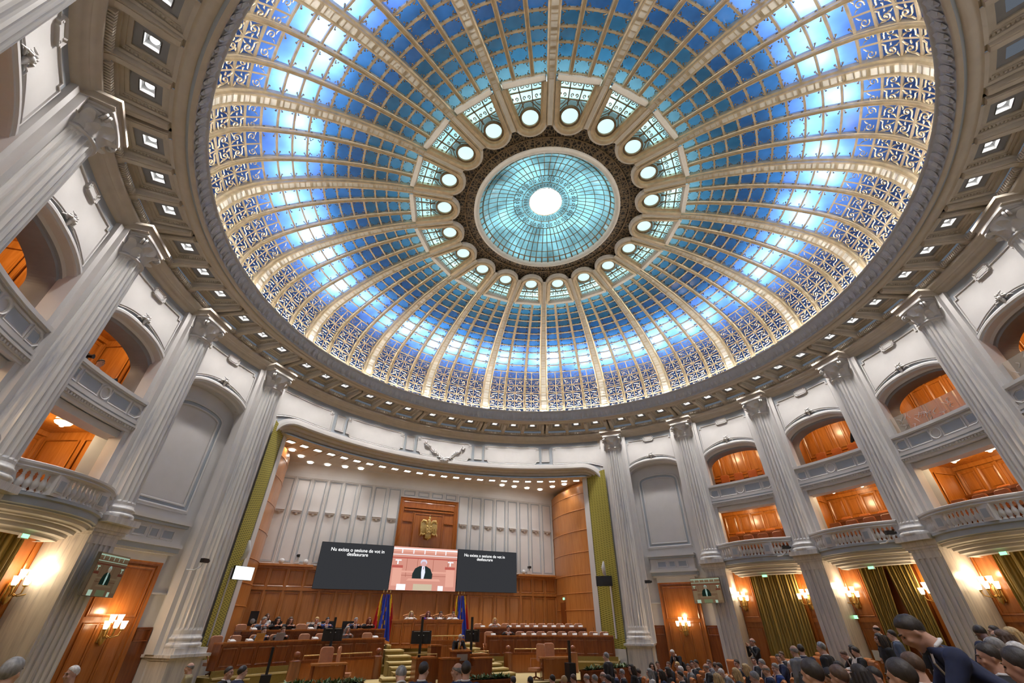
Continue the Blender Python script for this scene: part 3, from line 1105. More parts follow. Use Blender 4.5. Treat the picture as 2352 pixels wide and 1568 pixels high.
def leaf(mb, r0, z0, h, a, w, out):
    rows = []
    for j in range(5):
        t = j / 4
        z = z0 + h * (t if t < 0.8 else 0.8 + (t - 0.8) * 0.2 - 0.02)
        rr = r0 + out * t ** 2.2 + (0.05 if j == 4 else 0)
        ww = w * (0.75 + 0.5 * t - 0.95 * t * t)
        row = []
        for i in range(5):
            s = (i - 2) / 2
            row.append((*[(rr - 0.02 * abs(s)) * q for q in (cos(a + s * ww), sin(a + s * ww))], z + 0.015 * (1 - abs(s))))
        rows.append(row)
    mb.grid(rows, 0, True)


def fluted(mb, z0, z1, r0, r1, nf=22, mi=0):
    n = nf * 4
    rows = []
    for (t, d) in ((0, 0), (0.012, 0.0), (0.02, 1), (0.3, 1), (0.6, 1), (0.8, 1), (0.98, 1), (0.988, 0), (1, 0)):
        rr = r0 + (r1 - r0) * t ** 1.6
        row = []
        for i in range(n):
            ph = i % 4
            q = rr - d * (0.0 if ph == 0 else (0.024 if ph in (1, 3) else 0.034))
            row.append((q * cos(2 * PI * (i + 0.5) / n), q * sin(2 * PI * (i + 0.5) / n), z0 + (z1 - z0) * t))
        rows.append(row)
    mb.grid(rows, mi, False, True)


def make_column(zb):
    """zb = height at which the round base stands"""
    t = thing('column')
    b = MB()
    fluted(b, zb + 0.52, 11.42, 0.47, 0.405)
    b.build('shaft', M['marble'], t)
    b = MB()
    b.box((0, 0, zb + 0.08), (1.12, 1.12, 0.16), 0)
    b.lathe([(0.55, zb + 0.16), (0.58, zb + 0.2), (0.58, zb + 0.25), (0.55, zb + 0.29), (0.51, zb + 0.30), (0.50, zb + 0.34), (0.52, zb + 0.36), (0.54, zb + 0.40), (0.52, zb + 0.44), (0.49, zb + 0.46), (0.475, zb + 0.52)], 32)
    b.build('base', M['marble'], t)
    b = MB()
    b.lathe([(0.405, 11.38), (0.45, 11.40), (0.45, 11.44), (0.41, 11.46), (0.42, 11.7), (0.45, 11.9), (0.52, 12.04)], 28)
    for k in range(8):
        leaf(b, 0.42, 11.46, 0.30, 2 * PI * k / 8, 0.36, 0.12)
        leaf(b, 0.43, 11.50, 0.46, 2 * PI * (k + 0.5) / 8, 0.36, 0.16)
    for k in range(4):
        a = PI / 4 + PI / 2 * k
        for q in (-1, 1):
            pts = []
            for (x, z) in [(0.30, 11.8), (0.44, 11.93), (0.58, 12.03)] + [(0.59 + x, 11.95 + y) for x, y in spiral(0, 0, 0.085, 1.25, PI / 2, -1, 9)]:
                pts.append((x * cos(a) - q * 0.04 * sin(a), x * sin(a) + q * 0.04 * cos(a), z))
            b.tube(pts, [0.03] * 3 + [0.035] * 10, 5)
    sq = []
    for k in range(4):
        for d in (-12, 0, 12):
            a = rad(45 + 90 * k + d * 2.2)
            sq.append(((0.70 if d == 0 else 0.55) * cos(a), (0.70 if d == 0 else 0.55) * sin(a)))
    for (z0, z1, s) in ((12.05, 12.11, 0.93), (12.11, 12.18, 1.0)):
        n = len(sq)
        b.grid([[(x * s, y * s, z0) for x, y in sq], [(x * s, y * s, z1) for x, y in sq]], 0, False, True)
        b.add([(x * s, y * s, z0) for x, y in sq], [list(range(n))], 0)
    b.build('capital', M['white'], t)
    b = MB()                                             # flat pilaster strip behind
    b.box((0.20, 0, (zb + 12.2) / 2), (0.5, 1.18, 12.2 - zb), 0)
    b.box((0.30, 0, (zb + 12.2) / 2), (0.4, 1.5, 12.2 - zb), 0)
    b.build('pilaster_strip', M['white'], t)
    b = MB()                                             # entablature block over the capital
    b.box((0.06, 0, 12.29), (1.1, 1.2, 0.2), 0)
    b.box((0.03, 0, 12.42), (1.14, 1.28, 0.08), 0)
    b.build('impost_block', M['warm'], t)
    if zb > 4:
        b = MB()                                         # square fluted pier carrying the column
        b.box((0.42, 0, 2.4), (1.2, 0.92, 4.8), 0)
        for y in (-0.34, -0.17, 0.0, 0.17, 0.34):
            b.box((-0.19, y, 2.4), (0.05, 0.085, 4.4), 0)
        b.box((-0.19, 0, 4.68), (0.07, 0.84, 0.2), 0)
        for (w, z0, z1) in ((0.98, 4.78, 4.86), (1.06, 4.86, 4.94), (1.14, 4.94, 5.1)):
            b.box((0.36, 0, (z0 + z1) / 2), (1.12 + w - 0.9, w, z1 - z0), 0)
        b.build('pier', M['marble'], t)
    else:
        b = MB()
        b.box((0.1, 0, 0.9), (1.15, 1.15, 1.8), 0)
        b.box((0.1, 0, 0.15), (1.3, 1.3, 0.3), 0)
        b.box((0.08, 0, 1.84), (1.24, 1.24, 0.1), 0)
        b.box((0.05, 0, 1.9), (1.38, 1.38, 0.08), 0)
        b.build('pedestal', M['marble'], t)
    return t


cu = make_column(5.1)
cl = make_column(1.94)
NTH = {45: 'framing the right side of the stage', 135: 'framing the left side of the stage', 27: 'second column to the right of the stage', 9: 'third column to the right of the stage', -9: 'fourth column to the right of the stage', -27: 'fifth column to the right of the stage', -45: 'sixth column to the right of the stage', 153: 'second column to the left of the stage', 171: 'third column to the left of the stage', 189: 'fourth column to the left of the stage', 207: 'fifth column to the left of the stage'}
used = {}
for az, txt in NTH.items():
    src = cl if az in (45, 135) else cu
    lab = ('tall fluted marble column on a pedestal ' if src is cl else 'fluted marble column on a square pier, ') + txt
    if src.name in used:
        q = dup(src, pol(RC, az), rad(az), lab, 'fluted marble columns round the hall')
    else:
        used[src.name] = 1
        q = src
        q.location = pol(RC, az)
        q.rotation_euler = (0, 0, rad(az))
        tag(q, lab, None, 'fluted marble columns round the hall')
    q['category'] = 'column'


# ================================================================ balconies
def Rb(a, half=7.2, bow=0.62, Re=13.0):
    t = min(1, abs(a) / half)
    return Re - bow * (1 - t ** 2.2)


def bow_rows(mb, prof, mi=0, n=24, bow=0.62, smooth=False):
    """prof: (dr, z, half_angle); each row returns to the wall at its ends"""
    rows = []
    for (dr, z, hw) in prof:
        row = [pol(14.0, -hw, z)]
        for i in range(n + 1):
            a = -hw + 2 * hw * i / n
            row.append(pol(Rb(a, 7.2, bow) + dr, a, z))
        row.append(pol(14.0, hw, z))
        rows.append(row)
    mb.grid(rows, mi, smooth)


def make_balcony():
    t = thing('balcony')
    b = MB()
    bow_rows(b, [(0.06, 5.24, 7.1), (-0.04, 5.22, 7.2), (-0.04, 5.16, 7.2), (0.02, 5.13, 7.15), (0.02, 4.99, 7.15), (0.08, 4.97, 7.0), (0.10, 4.94, 6.95)])
    b.add([pol(14.0, -7.1, 5.24)] + [pol(Rb(a) + 0.06, a, 5.24) for a in [-7.1 + 14.2 * i / 24 for i in range(25)]] + [pol(14.0, 7.1, 5.24)], [list(range(27))], 0)
    b.build('slab', [M['wallgrey']], t)
    b = MB()
    bow_rows(b, [(0.10, 4.94, 6.95), (0.16, 4.93, 6.8), (0.20, 4.86, 6.7), (0.30, 4.83, 6.45), (0.32, 4.80, 6.4), (0.44, 4.79, 6.1), (0.46, 4.71, 6.05), (0.58, 4.69, 5.75), (0.60, 4.62, 5.7), (0.70, 4.60, 5.4), (0.74, 4.57, 5.3), (0.76, 4.53, 5.25), (1.1, 4.53, 4.9)])
    b.build('corbel', [M['white']], t)
    b = MB()
    rows = []
    for (dr, z) in ((-0.05, 5.68), (-0.09, 5.72), (-0.05, 5.76), (-0.10, 5.80), (-0.10, 5.85), (0.0, 5.88), (0.16, 5.86), (0.14, 5.68), (-0.05, 5.68)):
        rows.append([pol(Rb(a) + dr, a, z) for a in [-7.3 + 14.6 * i / 28 for i in range(29)]])
    b.grid(rows, 0)
    b.build('top_rail', [M['white']], t)
    for a in (-7.05, -3.25, 3.25, 7.05):
        b = MB()
        R = Rb(a) + 0.05
        w = 0.36 if abs(a) < 5 else 0.2
        b.box(pol(R, a, 5.46), (0.2, w, 0.46), 0, rad(a))
        if abs(a) < 5:
            b.box(pol(R - 0.10, a, 5.46), (0.03, 0.26, 0.32), 0, rad(a))
            b.box(pol(R - 0.112, a, 5.46), (0.02, 0.18, 0.24), 1, rad(a))
        b.build('pedestal_block', [M['white'], M['wallgrey']], t)
    b = MB()
    b.lathe([(0.06, 0.0), (0.06, 0.03), (0.035, 0.05), (0.05, 0.08), (0.078, 0.15), (0.07, 0.21), (0.04, 0.29), (0.03, 0.34), (0.045, 0.36), (0.03, 0.38), (0.055, 0.42), (0.055, 0.45)], 10)
    me = b.mesh('baluster', [M['white']])
    for a in [-2.62 + 5.24 * i / 8 for i in range(9)] + [s * (3.9 + 2.7 * i / 5) for s in (-1, 1) for i in range(6)]:
        q = bpy.data.objects.new('baluster', me)
        COL.objects.link(q)
        q.parent = t
        q.location = pol(Rb(a) + 0.05, a, 5.235)
    return t


def make_parapet():
    t = thing('parapet')
    F = CF(0, 13.3)
    e = U(6.95, 13.3)
    b = MB()
    cpanel(b, F, -e, e, 7.98, 8.58, -0.3, 0.0, 0, 12)
    cpanel(b, F, -e - 0.04, e + 0.04, 8.56, 8.66, -0.34, 0.09, 0, 12)
    cpanel(b, F, -e, e, 8.52, 8.56, -0.3, 0.05, 0, 12)
    b.build('wall_block', [M['white']], t)
    b = MB()
    for (z0, z1, h, mi) in ((7.90, 8.0, 0.07, 0), (7.84, 7.90, 0.03, 1), (7.78, 7.84, 0.10, 0), (7.70, 7.78, 0.04, 0), (7.62, 7.70, 0.0, 0)):
        cpanel(b, F, -e, e, z0, z1, -0.3, h, mi, 12)
    for k in range(30):
        u = -e + 2 * e * (k + 0.5) / 30
        b.box(F(u, 7.74, 0.05), (0.05, 0.06, 0.06), 0, u / 13.3)
    b.build('cornice', [M['white'], M['wallgrey']], t)
    b = MB()
    z0, z1 = 8.08, 8.44
    zm = (z0 + z1) / 2
    for s in (-1, 1):
        oc = [(s * 1.08, z0), (s * 1.34, z0), (s * 1.48, z0 + 0.1), (s * 1.48, z1 - 0.1), (s * 1.34, z1), (s * 1.08, z1)]
        frame(b, F, oc if s > 0 else oc[::-1], 0.03, 0.035, 0)
        rc = [(s * 0.22, z0), (s * 0.98, z0), (s * 0.98, z1), (s * 0.22, z1)]
        frame(b, F, rc if s > 0 else rc[::-1], 0.025, 0.03, 0)
        cpanel(b, F, s * 0.2, s * 0.94, z0 + 0.04, z1 - 0.04, 0, 0.006, 1, 3)
        cpanel(b, F, s * 1.12, s * 1.42, z0 + 0.06, z1 - 0.06, 0, 0.006, 1, 2)
    frame(b, F, [(0.17 * cos(2 * PI * i / 20), zm + 0.17 * sin(2 * PI * i / 20)) for i in range(20)], 0.03, 0.045, 0)
    b.build('panel_frame', [M['white'], M['wallgrey']], t)
    return t


bal = make_balcony()
par = make_parapet()
for k, (c, n_, s_) in enumerate(BOXES):
    for src, nm, grp, cat in ((bal, 'bowed balcony with balustrade in the %s balcony bay %s of the stage' % (n_, s_), 'bowed balustrade balconies', 'balcony'), (par, 'straight upper box parapet with framed panels, %s balcony bay %s of the stage' % (n_, s_), 'upper box parapets', 'parapet')):
        q = src if k == 0 else copy_tree(src)
        q.rotation_euler = (0, 0, rad(c))
        tag(q, nm, cat, grp)

# ================================================================ box furniture and lamps
t = thing('ceiling_lamp')
b = MB()
b.lathe([(0.03, 0.0), (0.12, -0.005), (0.21, -0.02), (0.22, -0.06), (0.19, -0.11), (0.13, -0.14), (0.06, -0.15), (0.055, -0.19), (0.03, -0.205), (0.0, -0.205)], 18, 0)
b.build('shade', [M['lampwarm']], t)
b = MB()
b.lathe([(0.10, 0.03), (0.10, 0.0), (0.0, 0.0)], 12, 0)
b.lathe([(0.225, -0.025), (0.23, -0.04), (0.222, -0.06)], 18, 0)
b.build('rim', [M['brass']], t)
cl0 = t
ch = thing('theatre_chair')
b = MB()
b.rbox((0, 0, 0.86), (0.46, 0.09, 0.5), 0.09)
b.build('backrest', M['seatleather'], ch)
b = MB()
b.box((0, -0.25, 0.55), (0.5, 0.5, 0.14))
b.build('seat', M['seatleather'], ch)
b = MB()
b.box((0, -0.2, 0.25), (0.4, 0.3, 0.46))
b.build('base', M['wooddark'], ch)
fc, fs = True, True
for (c, n_, s_) in BOXES:
    for lv, zc, zf in (('lower', 7.84, 4.98), ('upper', 11.38, 7.95)):
        for i, a in enumerate((-4.6, 0.0, 4.6)):
            lab = 'round glowing lamp, %s in the %s box, %s bay %s of the stage' % (('right', 'middle', 'left')[i], lv, n_, s_)
            p = pol(15.0, c + a, zc)
            if fc:
                fc = False
                cl0.location = p
                tag(cl0, lab, 'lamp', 'glowing ceiling lamps in the boxes')
            else:
                q = dup(cl0, p, 0, lab)
            lamp('box_lamp', 'POINT', pol(15.0, c + a, zc - 0.32), 30, (1, 0.74, 0.42), 0.12)
        if c in (-36, 198):
            continue
        for rw_, (R, dz) in enumerate(((14.45, 0.29), (15.75, 0.65))):
            if lv == 'upper' and rw_ == 0:
                continue
            for i in range(5):
                a = -5.4 + 2.7 * i
                p = pol(R, c + a, zf + dz)
                lab = 'orange chair, %s from the right, %s row, %s box, %s bay %s of stage' % (ORD[i], ('front', 'back')[rw_], lv, n_, s_)
                if fs:
                    fs = False
                    q = ch
                    ch.location = p
                    ch.rotation_euler = (0, 0, rad(c + a - 90))
                else:
                    q = dup(ch, p, rad(c + a - 90), lab)
                tag(q, lab, 'chair', 'orange chairs, %s row of the %s box, %s bay %s' % (('front', 'back')[rw_], lv, n_, s_))
        if lv == 'lower':
            b = MB()
            F = CF(0, 15.1)
            cpanel(b, F, -1.5, 1.5, 6.44, 6.54, -0.1, 0.1, 0, 6)
            cpanel(b, F, -1.45, 1.45, 5.65, 6.44, -0.03, 0.03, 0, 6)
            q = b.build('box_rail', [M['boxwood']], None, 'long wooden rail between seat rows, %s lower box %s of the stage' % (n_, s_), 'rail', 'wooden rails in the lower boxes')
            q.rotation_euler = (0, 0, rad(c))


# ================================================================ ground storey: curtains and sconces
def make_curtain(spans, name='curtain'):
    t = thing(name)
    b = MB()
    for (a0, a1, b0, b1) in spans:                       # top span, bottom span (degrees)
        n = 90
        rows = []
        for j in range(7):
            tt = j / 6
            z = 4.6 - 4.4 * tt
            row = []
            for i in range(n + 1):
                f = i / n
                a = (a0 + (a1 - a0) * f) * (1 - tt) + (b0 + (b1 - b0) * f) * tt
                R = 14.0 - 0.06 * sin(f * PI * 2 * 16 + 0.6 * sin(f * 40)) - 0.03 * sin(f * 37 + tt * 2)
                row.append(pol(R, a, z))
            rows.append(row)
        b.grid(rows, 0, True)
    b.build('drape', [M['curtain']], t)
    b = MB()
    e0, e1 = min(s[0] for s in spans) - 0.3, max(s[1] for s in spans) + 0.3
    b.tube([pol(13.97, e0 + (e1 - e0) * i / 8, 4.64) for i in range(9)], 0.03, 8)
    b.build('rod', [M['brass']], t)
    return t


cur = make_curtain([(-3.9, 3.9, -3.9, 3.9)])
cur2 = make_curtain([(-3.7, -0.2, -3.6, -1.4), (0.1, 3.7, 1.9, 3.6)])
first = True
for (c, n_, s_) in BOXES:
    if c == 0:
        q = cur2
        lab = 'parted olive gold curtain in the second bay right of the stage'
        b = MB()
        G = CF(0, 14.22)
        cpanel(b, G, -0.9, 0.9, 0, 4.5, 0, 0.02, 0, 4)
        cpanel(b, G, -0.45, 0.5, 0, 2.55, 0.02, 0.05, 0, 2)
        b.build('door_1', [M['wooddark']], kind='structure')
    elif first:
        q = cur
        first = False
        lab = 'closed olive gold curtain in the %s bay %s of the stage' % (n_, s_)
    else:
        q = copy_tree(cur)
        lab = 'closed olive gold curtain in the %s bay %s of the stage' % (n_, s_)
    q.rotation_euler = (0, 0, rad(c))
    tag(q, lab, 'curtain', 'olive gold curtains under the balconies')


def make_sconce(label):
    t = thing('wall_sconce', label, 'wall lamp', group='brass wall sconces with white shades')
    b = MB()
    b.lathe([(0.0, -0.42), (0.05, -0.36), (0.09, -0.25), (0.05, -0.12), (0.08, 0.0), (0.05, 0.1), (0.0, 0.16)], 10, 0, c=(-0.05, 0, 0))
    b.box((0.0, 0, -0.13), (0.04, 0.22, 0.4))
    b.build('backplate', [M['brass']], t)
    arms = [(-0.26, 0.30, 0.0), (-0.12, 0.24, 0.16), (0.0, 0.34, 0.02), (0.12, 0.24, 0.16), (0.26, 0.30, 0.0)]
    for (y, x, z) in arms:
        b = MB()
        b.tube([(-0.05, 0, -0.12), (-x * 0.6, y * 0.4, -0.22), (-x, y * 0.85, -0.16), (-x, y, -0.02 + z)], 0.016, 6)
        b.lathe([(0.0, -0.03), (0.06, 0.0), (0.05, 0.02)], 8, 0, c=(-x, y, z - 0.02))
        a = b.build('arm', [M['brass']], t)
        b = MB()
        b.lathe([(0.045, 0.0), (0.065, 0.05), (0.07, 0.12), (0.085, 0.2), (0.06, 0.2), (0.0, 0.19)], 12, 0, c=(-x, y, z))
        b.build('shade', [M['lampwarm']], a)
    return t


sc0 = None
SC = [(24.4, 14.2, 3.6, 'in the first bay right of the stage, nearer the stage'), (13.2, 14.2, 3.6, 'in the first bay right of the stage, farther from the stage'), (6.3, 14.2, 3.6, 'in the second bay right of the stage, nearer the stage'), (-4.9, 14.2, 3.6, 'in the second bay right of the stage, beyond the parted curtain'), (-12.0, 14.2, 3.65, 'in the third bay right of the stage'), (-24, 14.2, 3.6, 'in the third bay right of the stage, far end'), (36, 13.87, 2.62, 'on the wood panel of the niche right of the stage'), (144, 13.87, 2.62, 'on the wood panel of the niche left of the stage'), (155.7, 14.2, 3.55, 'in the first bay left of the stage'), (168, 14.2, 3.55, 'in the first bay left of the stage, far end'), (173.5, 14.2, 3.55, 'in the second bay left of the stage')]
for az, R, z, txt in SC:
    lab = 'lit brass sconce ' + txt
    if sc0 is None:
        sc0 = make_sconce(lab)
        q = sc0
        q.location = pol(R, az, z)
        q.rotation_euler = (0, 0, rad(az))
    else:
        q = dup(sc0, pol(R, az, z), rad(az), lab)
    lamp('sconce_lamp', 'POINT', pol(R - 0.42, az, z + 0.42), 20, (1, 0.72, 0.42), 0.1)
PEOPLE = [
 [5.55, 5.53, -0.08, 232, "s", 0, "short", "grey", "black", 1.0, "balding grey-haired man seated in front of the right flower trough"],
 [5.72, 6.26, -0.13, 233, "s", 0, "short", "brown", "navy", 1.0, "brown-haired person seated left of the balding man by the right flower trough"],
 [4.21, 4.83, -0.07, 220, "s", 0, "bald", "grey", "charcoal", 1.0, "bald grey man seated at the feet of the standing man in black"],
 [2.99, 3.53, -0.01, 211, "s", 0, "short", "grey", "charcoal", 1.0, "grey-haired man seated in front of the standing man in black"],
 [2.91, 2.67, 0.06, 212, "s", 0, "short", "dark", "navy", 1.0, "dark-haired man seated beside the feet of the man in black"],
 [3.43, 4.68, -0.08, 212, "s", 0, "bald", "grey", "charcoal", 1.0, "bald man seated below the right column loudspeaker"],
 [2.66, 4.28, -0.04, 208, "s", 0, "short", "brown", "charcoal", 1.0, "brown-haired man seated below the right small table"],
 [1.75, 3.35, 0.02, 201, "s", 0, "short", "blond", "charcoal", 1.0, "fair-haired person seated below the right small table"],
 [1.8, 4.17, -0.02, 201, "s", 0, "short", "dark", "black", 1.0, "dark-haired person seated below the left leg of the right small table"],
 [0.48, 4.38, -0.03, 185, "s", 0, "short", "dark", "black", 1.0, "dark head just showing before the right stairs, left of two"],
 [0.67, 3.55, 0.02, 189, "s", 0, "short", "dark", "black", 1.0, "dark head just showing before the right stairs, right of two"],
 [4.8, 3.94, 0.18, 228, "s", 35, "long", "dark", "black", 1.0, "woman with dark hair seated at the pedestal of the right stage column"],
 [6.52, 6.07, -0.14, 235, "s", 0, "short", "blond", "charcoal", 1.0, "fair-haired person seated in front of the dark-haired woman at the pedestal"],
 [7.17, 6.63, -0.19, 236, "s", -35, "short", "dark", "black", 1.0, "dark grey-haired man in black seated beside the pedestal"],
 [6.0, 4.51, -0.01, 235, "s", 0, "long", "grey", "white", 1.0, "grey-blond woman with a white collar seated below the niche door edge"],
 [8.01, 6.79, -0.03, 253, "s", 70, "long", "dark", "black", 1.0, "woman with long dark hair in profile under the niche door edge"],
 [8.73, 7.28, -0.03, 254, "s", 70, "short", "dark", "wine", 1.0, "short-haired person looking left under the niche door edge"],
 [6.9, 4.6, 0.0, 239, "s", 0, "long", "dark", "black", 1.0, "dark-haired person seated below the stooping white-haired man"],
 [5.82, 3.7, 0.02, 232, "s", 0, "long", "dark", "navy", 1.0, "long dark-haired person in navy seated second row from the niche"],
 [7.83, 5.57, 0.08, 249, "s", 35, "short", "brown", "charcoal", 1.0, "brown-haired man seated left of the stooping white-haired man"],
 [9.15, 6.55, -0.01, 247, "s", 0, "short", "blond", "wine", 1.0, "sandy-haired person seated under the stooping man"],
 [9.71, 7.16, 0.19, 279, "L", 0, "short", "white", "black", 1.0, "white-haired man in dark suit stooping by the right niche door"],
 [6.76, 3.76, 0.09, 237, "s", 0, "short", "white", "charcoal", 1.0, "white-haired man seated in front of the stooping man"],
 [5.76, 2.71, 0.06, 225, "s", 0, "short", "dark", "black", 1.0, "dark-haired man seated in front of the white-haired man"],
 [8.07, 4.76, 0.06, 239, "s", 70, "short", "dark", "grey", 1.0, "dark-haired man in grey looking left below the niche"],
 [8.76, 5.27, 0.11, 245, "s", 70, "short", "dark", "charcoal", 1.0, "dark-haired man looking left, right of the niche door"],
 [9.46, 5.78, 0.09, 245, "s", 0, "short", "dark", "black", 1.0, "dark head beside the man looking left below the niche"],
 [8.84, 4.45, 0.18, 241, "s", 35, "short", "brown", "grey", 1.0, "brown-haired man in light grey jacket below the first pier"],
 [8.13, 3.92, 0.11, 234, "s", 0, "bald", "grey", "black", 1.0, "bald man in black seated before the man in light grey"],
 [7.82, 3.16, 0.2, 233, "s", -70, "short", "brown", "charcoal", 1.0, "man looking right below the first pier"],
 [7.29, 2.48, 0.24, 231, "s", 0, "short", "dark", "black", 1.0, "dark-haired man seated at the foot of the first pier"],
 [3.88, -0.65, 0.29, 203, "s", 0, "long", "blond", "charcoal", 1.0, "blond woman at the bottom edge below the first pier"],
 [6.96, 1.7, 0.26, 228, "b", 35, "short", "white", "grey", 1.0, "white-haired person in grey bending over the desk"],
 [8.62, 2.93, 0.27, 233, "s", 35, "short", "dark", "charcoal", 1.0, "dark-haired man seated beside the first pier curtain"],
 [5.92, 0.59, 0.26, 215, "s", 0, "long", "blond", "charcoal", 1.0, "woman with long blond hair seated two rows below the pier"],
 [6.69, 0.89, 0.32, 223, "s", 0, "long", "blond", "black", 1.0, "blond woman seated below the photographer"],
 [9.49, 2.93, 0.33, 235, "s", 70, "short", "dark", "charcoal", 1.0, "dark-haired man seated at the feet of the photographer"],
 [10.19, 3.6, 0.49, 244, "P", 0, "bald", "grey", "black", 1.0, "person in black raising a camera beside the closed curtain"],
 [7.87, 1.25, 0.39, 227, "s", 0, "short", "grey", "charcoal", 1.0, "grey-haired man seated right of the photographer's feet"],
 [6.27, -0.17, 0.37, 214, "s", 35, "bald", "grey", "navy", 1.0, "bald man with white collar seated below the curtain"],
 [3.77, -1.88, 0.43, 200, "s", 0, "short", "grey", "grey", 1.0, "large grey head at the bottom edge below the curtain"],
 [7.07, 0.15, 0.37, 216, "s", 35, "short", "grey", "blue", 1.0, "grey-haired man in a blue suit seated below the curtain"],
 [9.03, 1.52, 0.48, 232, "s", 70, "short", "dark", "navy", 1.0, "dark-haired man in navy seated close to the closed curtain"],
 [9.78, 1.96, 0.52, 236, "s", 35, "short", "brown", "charcoal", 1.0, "brown-haired man right behind the man in navy near the curtain"],
 [7.95, 0.29, 0.39, 218, "s", 0, "short", "white", "black", 1.0, "white-haired man seated left of the standing man in a blue suit"],
 [5.92, -1.26, 0.5, 172, "S", 0, "bald", "grey", "grey", 1.0, "bald man half hidden behind the standing man in a blue suit"],
 [6.69, -0.88, 0.5, 138, "S", 0, "short", "dark", "navy", 1.0, "standing bearded man in a dark blue suit, turned right, by the curtain"],
 [5.85, -2.09, 0.6, 191, "S", 0, "short", "grey", "black", 1.0, "standing grey-haired man in black seen from behind by the second pier"],
 [11.11, 0.28, 0.71, 232, "b", -35, "short", "brown", "black", 1.0, "brown-haired person bent over reading at the second pier"],
 [10.4, -0.17, 0.76, 230, "s", -35, "long", "dark", "white", 1.0, "long dark-haired woman in white beside the second pier"],
 [9.73, -0.67, 0.75, 227, "s", -35, "short", "dark", "black", 1.0, "dark-haired man beside the woman in white"],
 [-1.89, -7.4, 1.09, 173, "s", 0, "short", "dark", "black", 1.0, "large dark grey head at the bottom edge below the standing men"],
 [1.5, -5.24, 0.78, 180, "s", 0, "short", "dark", "black", 1.0, "dark head at the bottom edge right of the large dark grey head"],
 [5.46, -2.83, 0.63, 206, "s", 0, "short", "dark", "black", 1.0, "dark-haired man seated below the bent reader"],
 [-0.31, -6.6, 0.95, 178, "s", 0, "short", "brown", "charcoal", 1.0, "brown head at the bottom edge below the bent reader"],
 [0.49, -6.35, 0.91, 178, "s", 0, "long", "dark", "black", 1.0, "dark wavy-haired person at the bottom edge left of the man in glasses"],
 [1.29, -6.04, 0.85, 179, "s", 70, "short", "dark", "black", 1.0, "man in glasses looking left at the bottom edge"],
 [11.88, -0.09, 0.92, 174, "S", 0, "bald", "dark", "black", 1.0, "man in black standing against the left half of the parted curtain"],
 [7.65, -2.49, 0.76, 235, "S", 0, "long", "dark", "black", 1.0, "dark-haired woman in black standing under the parted curtain"],
 [9.09, -2.04, 0.83, 201, "S", 0, "short", "dark", "greyblue", 1.0, "man in a grey suit standing left of the big leaning man"],
 [8.67, -2.92, 0.88, 217, "S", 0, "short", "dark", "black", 1.08, "dark head showing behind the back of the big leaning man"],
 [-0.71, -8.19, 1.09, 214, "L", 0, "short", "dark", "navy", 1.1, "big man in navy suit with striped tie leaning down in the foreground"],
 [-0.32, -7.45, 1.11, 176, "s", 0, "short", "brown", "navy", 1.0, "brown-haired man with a white collar seated under the big leaning man"],
 [-2.01, -8.24, 1.14, 173, "s", 0, "short", "dark", "charcoal", 1.0, "dark brush-cut head at the bottom edge under the big leaning man"],
 [5.26, -5.9, 0.98, 141, "L", 0, "short", "dark", "navy", 1.1, "dark-skinned man in dark blue bending forward at the far right"],
 [8.1, -4.72, 1.0, 211, "S", 0, "short", "dark", "black", 0.97, "dark head behind the bending man at the far right"],
 [7.36, -5.21, 1.23, 209, "s", 0, "bald", "grey", "black", 1.0, "bald head right of the bending man"],
 [3.75, -6.73, 1.27, 194, "s", 0, "long", "brown", "red", 1.0, "woman with long hair and a red top at the far right"],
 [4.66, -6.5, 1.3, 198, "s", 0, "long", "blond", "purple", 1.0, "blond woman in a purple top at the far right"],
 [2.75, -6.98, 1.2, 187, "s", 0, "short", "grey", "black", 1.0, "grey-haired man seated below the bending man at the far right"],
 [0.42, -7.83, 1.19, 178, "s", 35, "short", "dark", "black", 1.0, "dark-haired man seated at the right behind the big leaning man"],
 [1.25, -7.61, 1.11, 179, "s", 0, "short", "brown", "black", 1.0, "round brown-haired head at the far right"],
 [2.07, -7.45, 1.17, 185, "s", 0, "short", "white", "charcoal", 1.0, "white-haired head at the right edge"],
 [-1.33, -8.73, 1.22, 174, "s", 0, "short", "dark", "blue", 1.0, "large dark curly head at the right edge"],
 [4.72, 5.54, -0.05, 209, "S", 0, "short", "grey", "black", 1.07, "man in black standing in front of the right flower trough"],
 [-3.31, -1.22, 0.38, 236, "S", 0, "bald", "grey", "navy", 1.0, "bald man in profile in the foreground below the lectern"],
 [-3.51, -2.14, 0.48, 152, "S", 0, "short", "dark", "navy", 0.99, "dark-haired man seen from behind beside the bald man"],
 [-4.09, -1.53, 0.45, 133, "S", 0, "short", "dark", "navy", 0.99, "dark-haired man in navy seen from behind, below the left stairs"],
 [-4.56, -2.33, 0.49, 176, "L", 0, "short", "grey", "navy", 1.06, "grey-haired man with bowed head below the left stairs"],
 [-7.43, 4.12, 0.14, 63, "S", 0, "short", "dark", "black", 0.98, "bearded man in a black suit in profile below the left desk"],
 [-7.11, 3.36, 0.16, 115, "S", 0, "short", "dark", "navy", 1.0, "man in navy seen from behind below the left desk"],
 [-8.48, 6.31, 0.17, -86, "S", 0, "bald", "grey", "beige", 0.95, "bald man in a beige jacket by the pedestal of the left stage column"],
 [-9.73, 2.13, 0.69, -47, "s", 0, "short", "white", "white", 1.0, "white-haired person in white facing the camera by the left niche door"],
 [-8.61, -4.46, 0.93, 176, "S", 0, "short", "grey", "black", 0.9, "grey-haired man in black at the bottom left corner"],
 [-7.34, 12.37, 1.6, 31, "d", 35, "short", "grey", "greyblue", 1.0, "grey-haired man in a grey-blue suit leaning over at the left end of the back desk"],
 [-7.12, 12.92, 1.62, 29, "S", 0, "long", "brown", "white", 0.82, "woman in a white top standing behind the left back desk"],
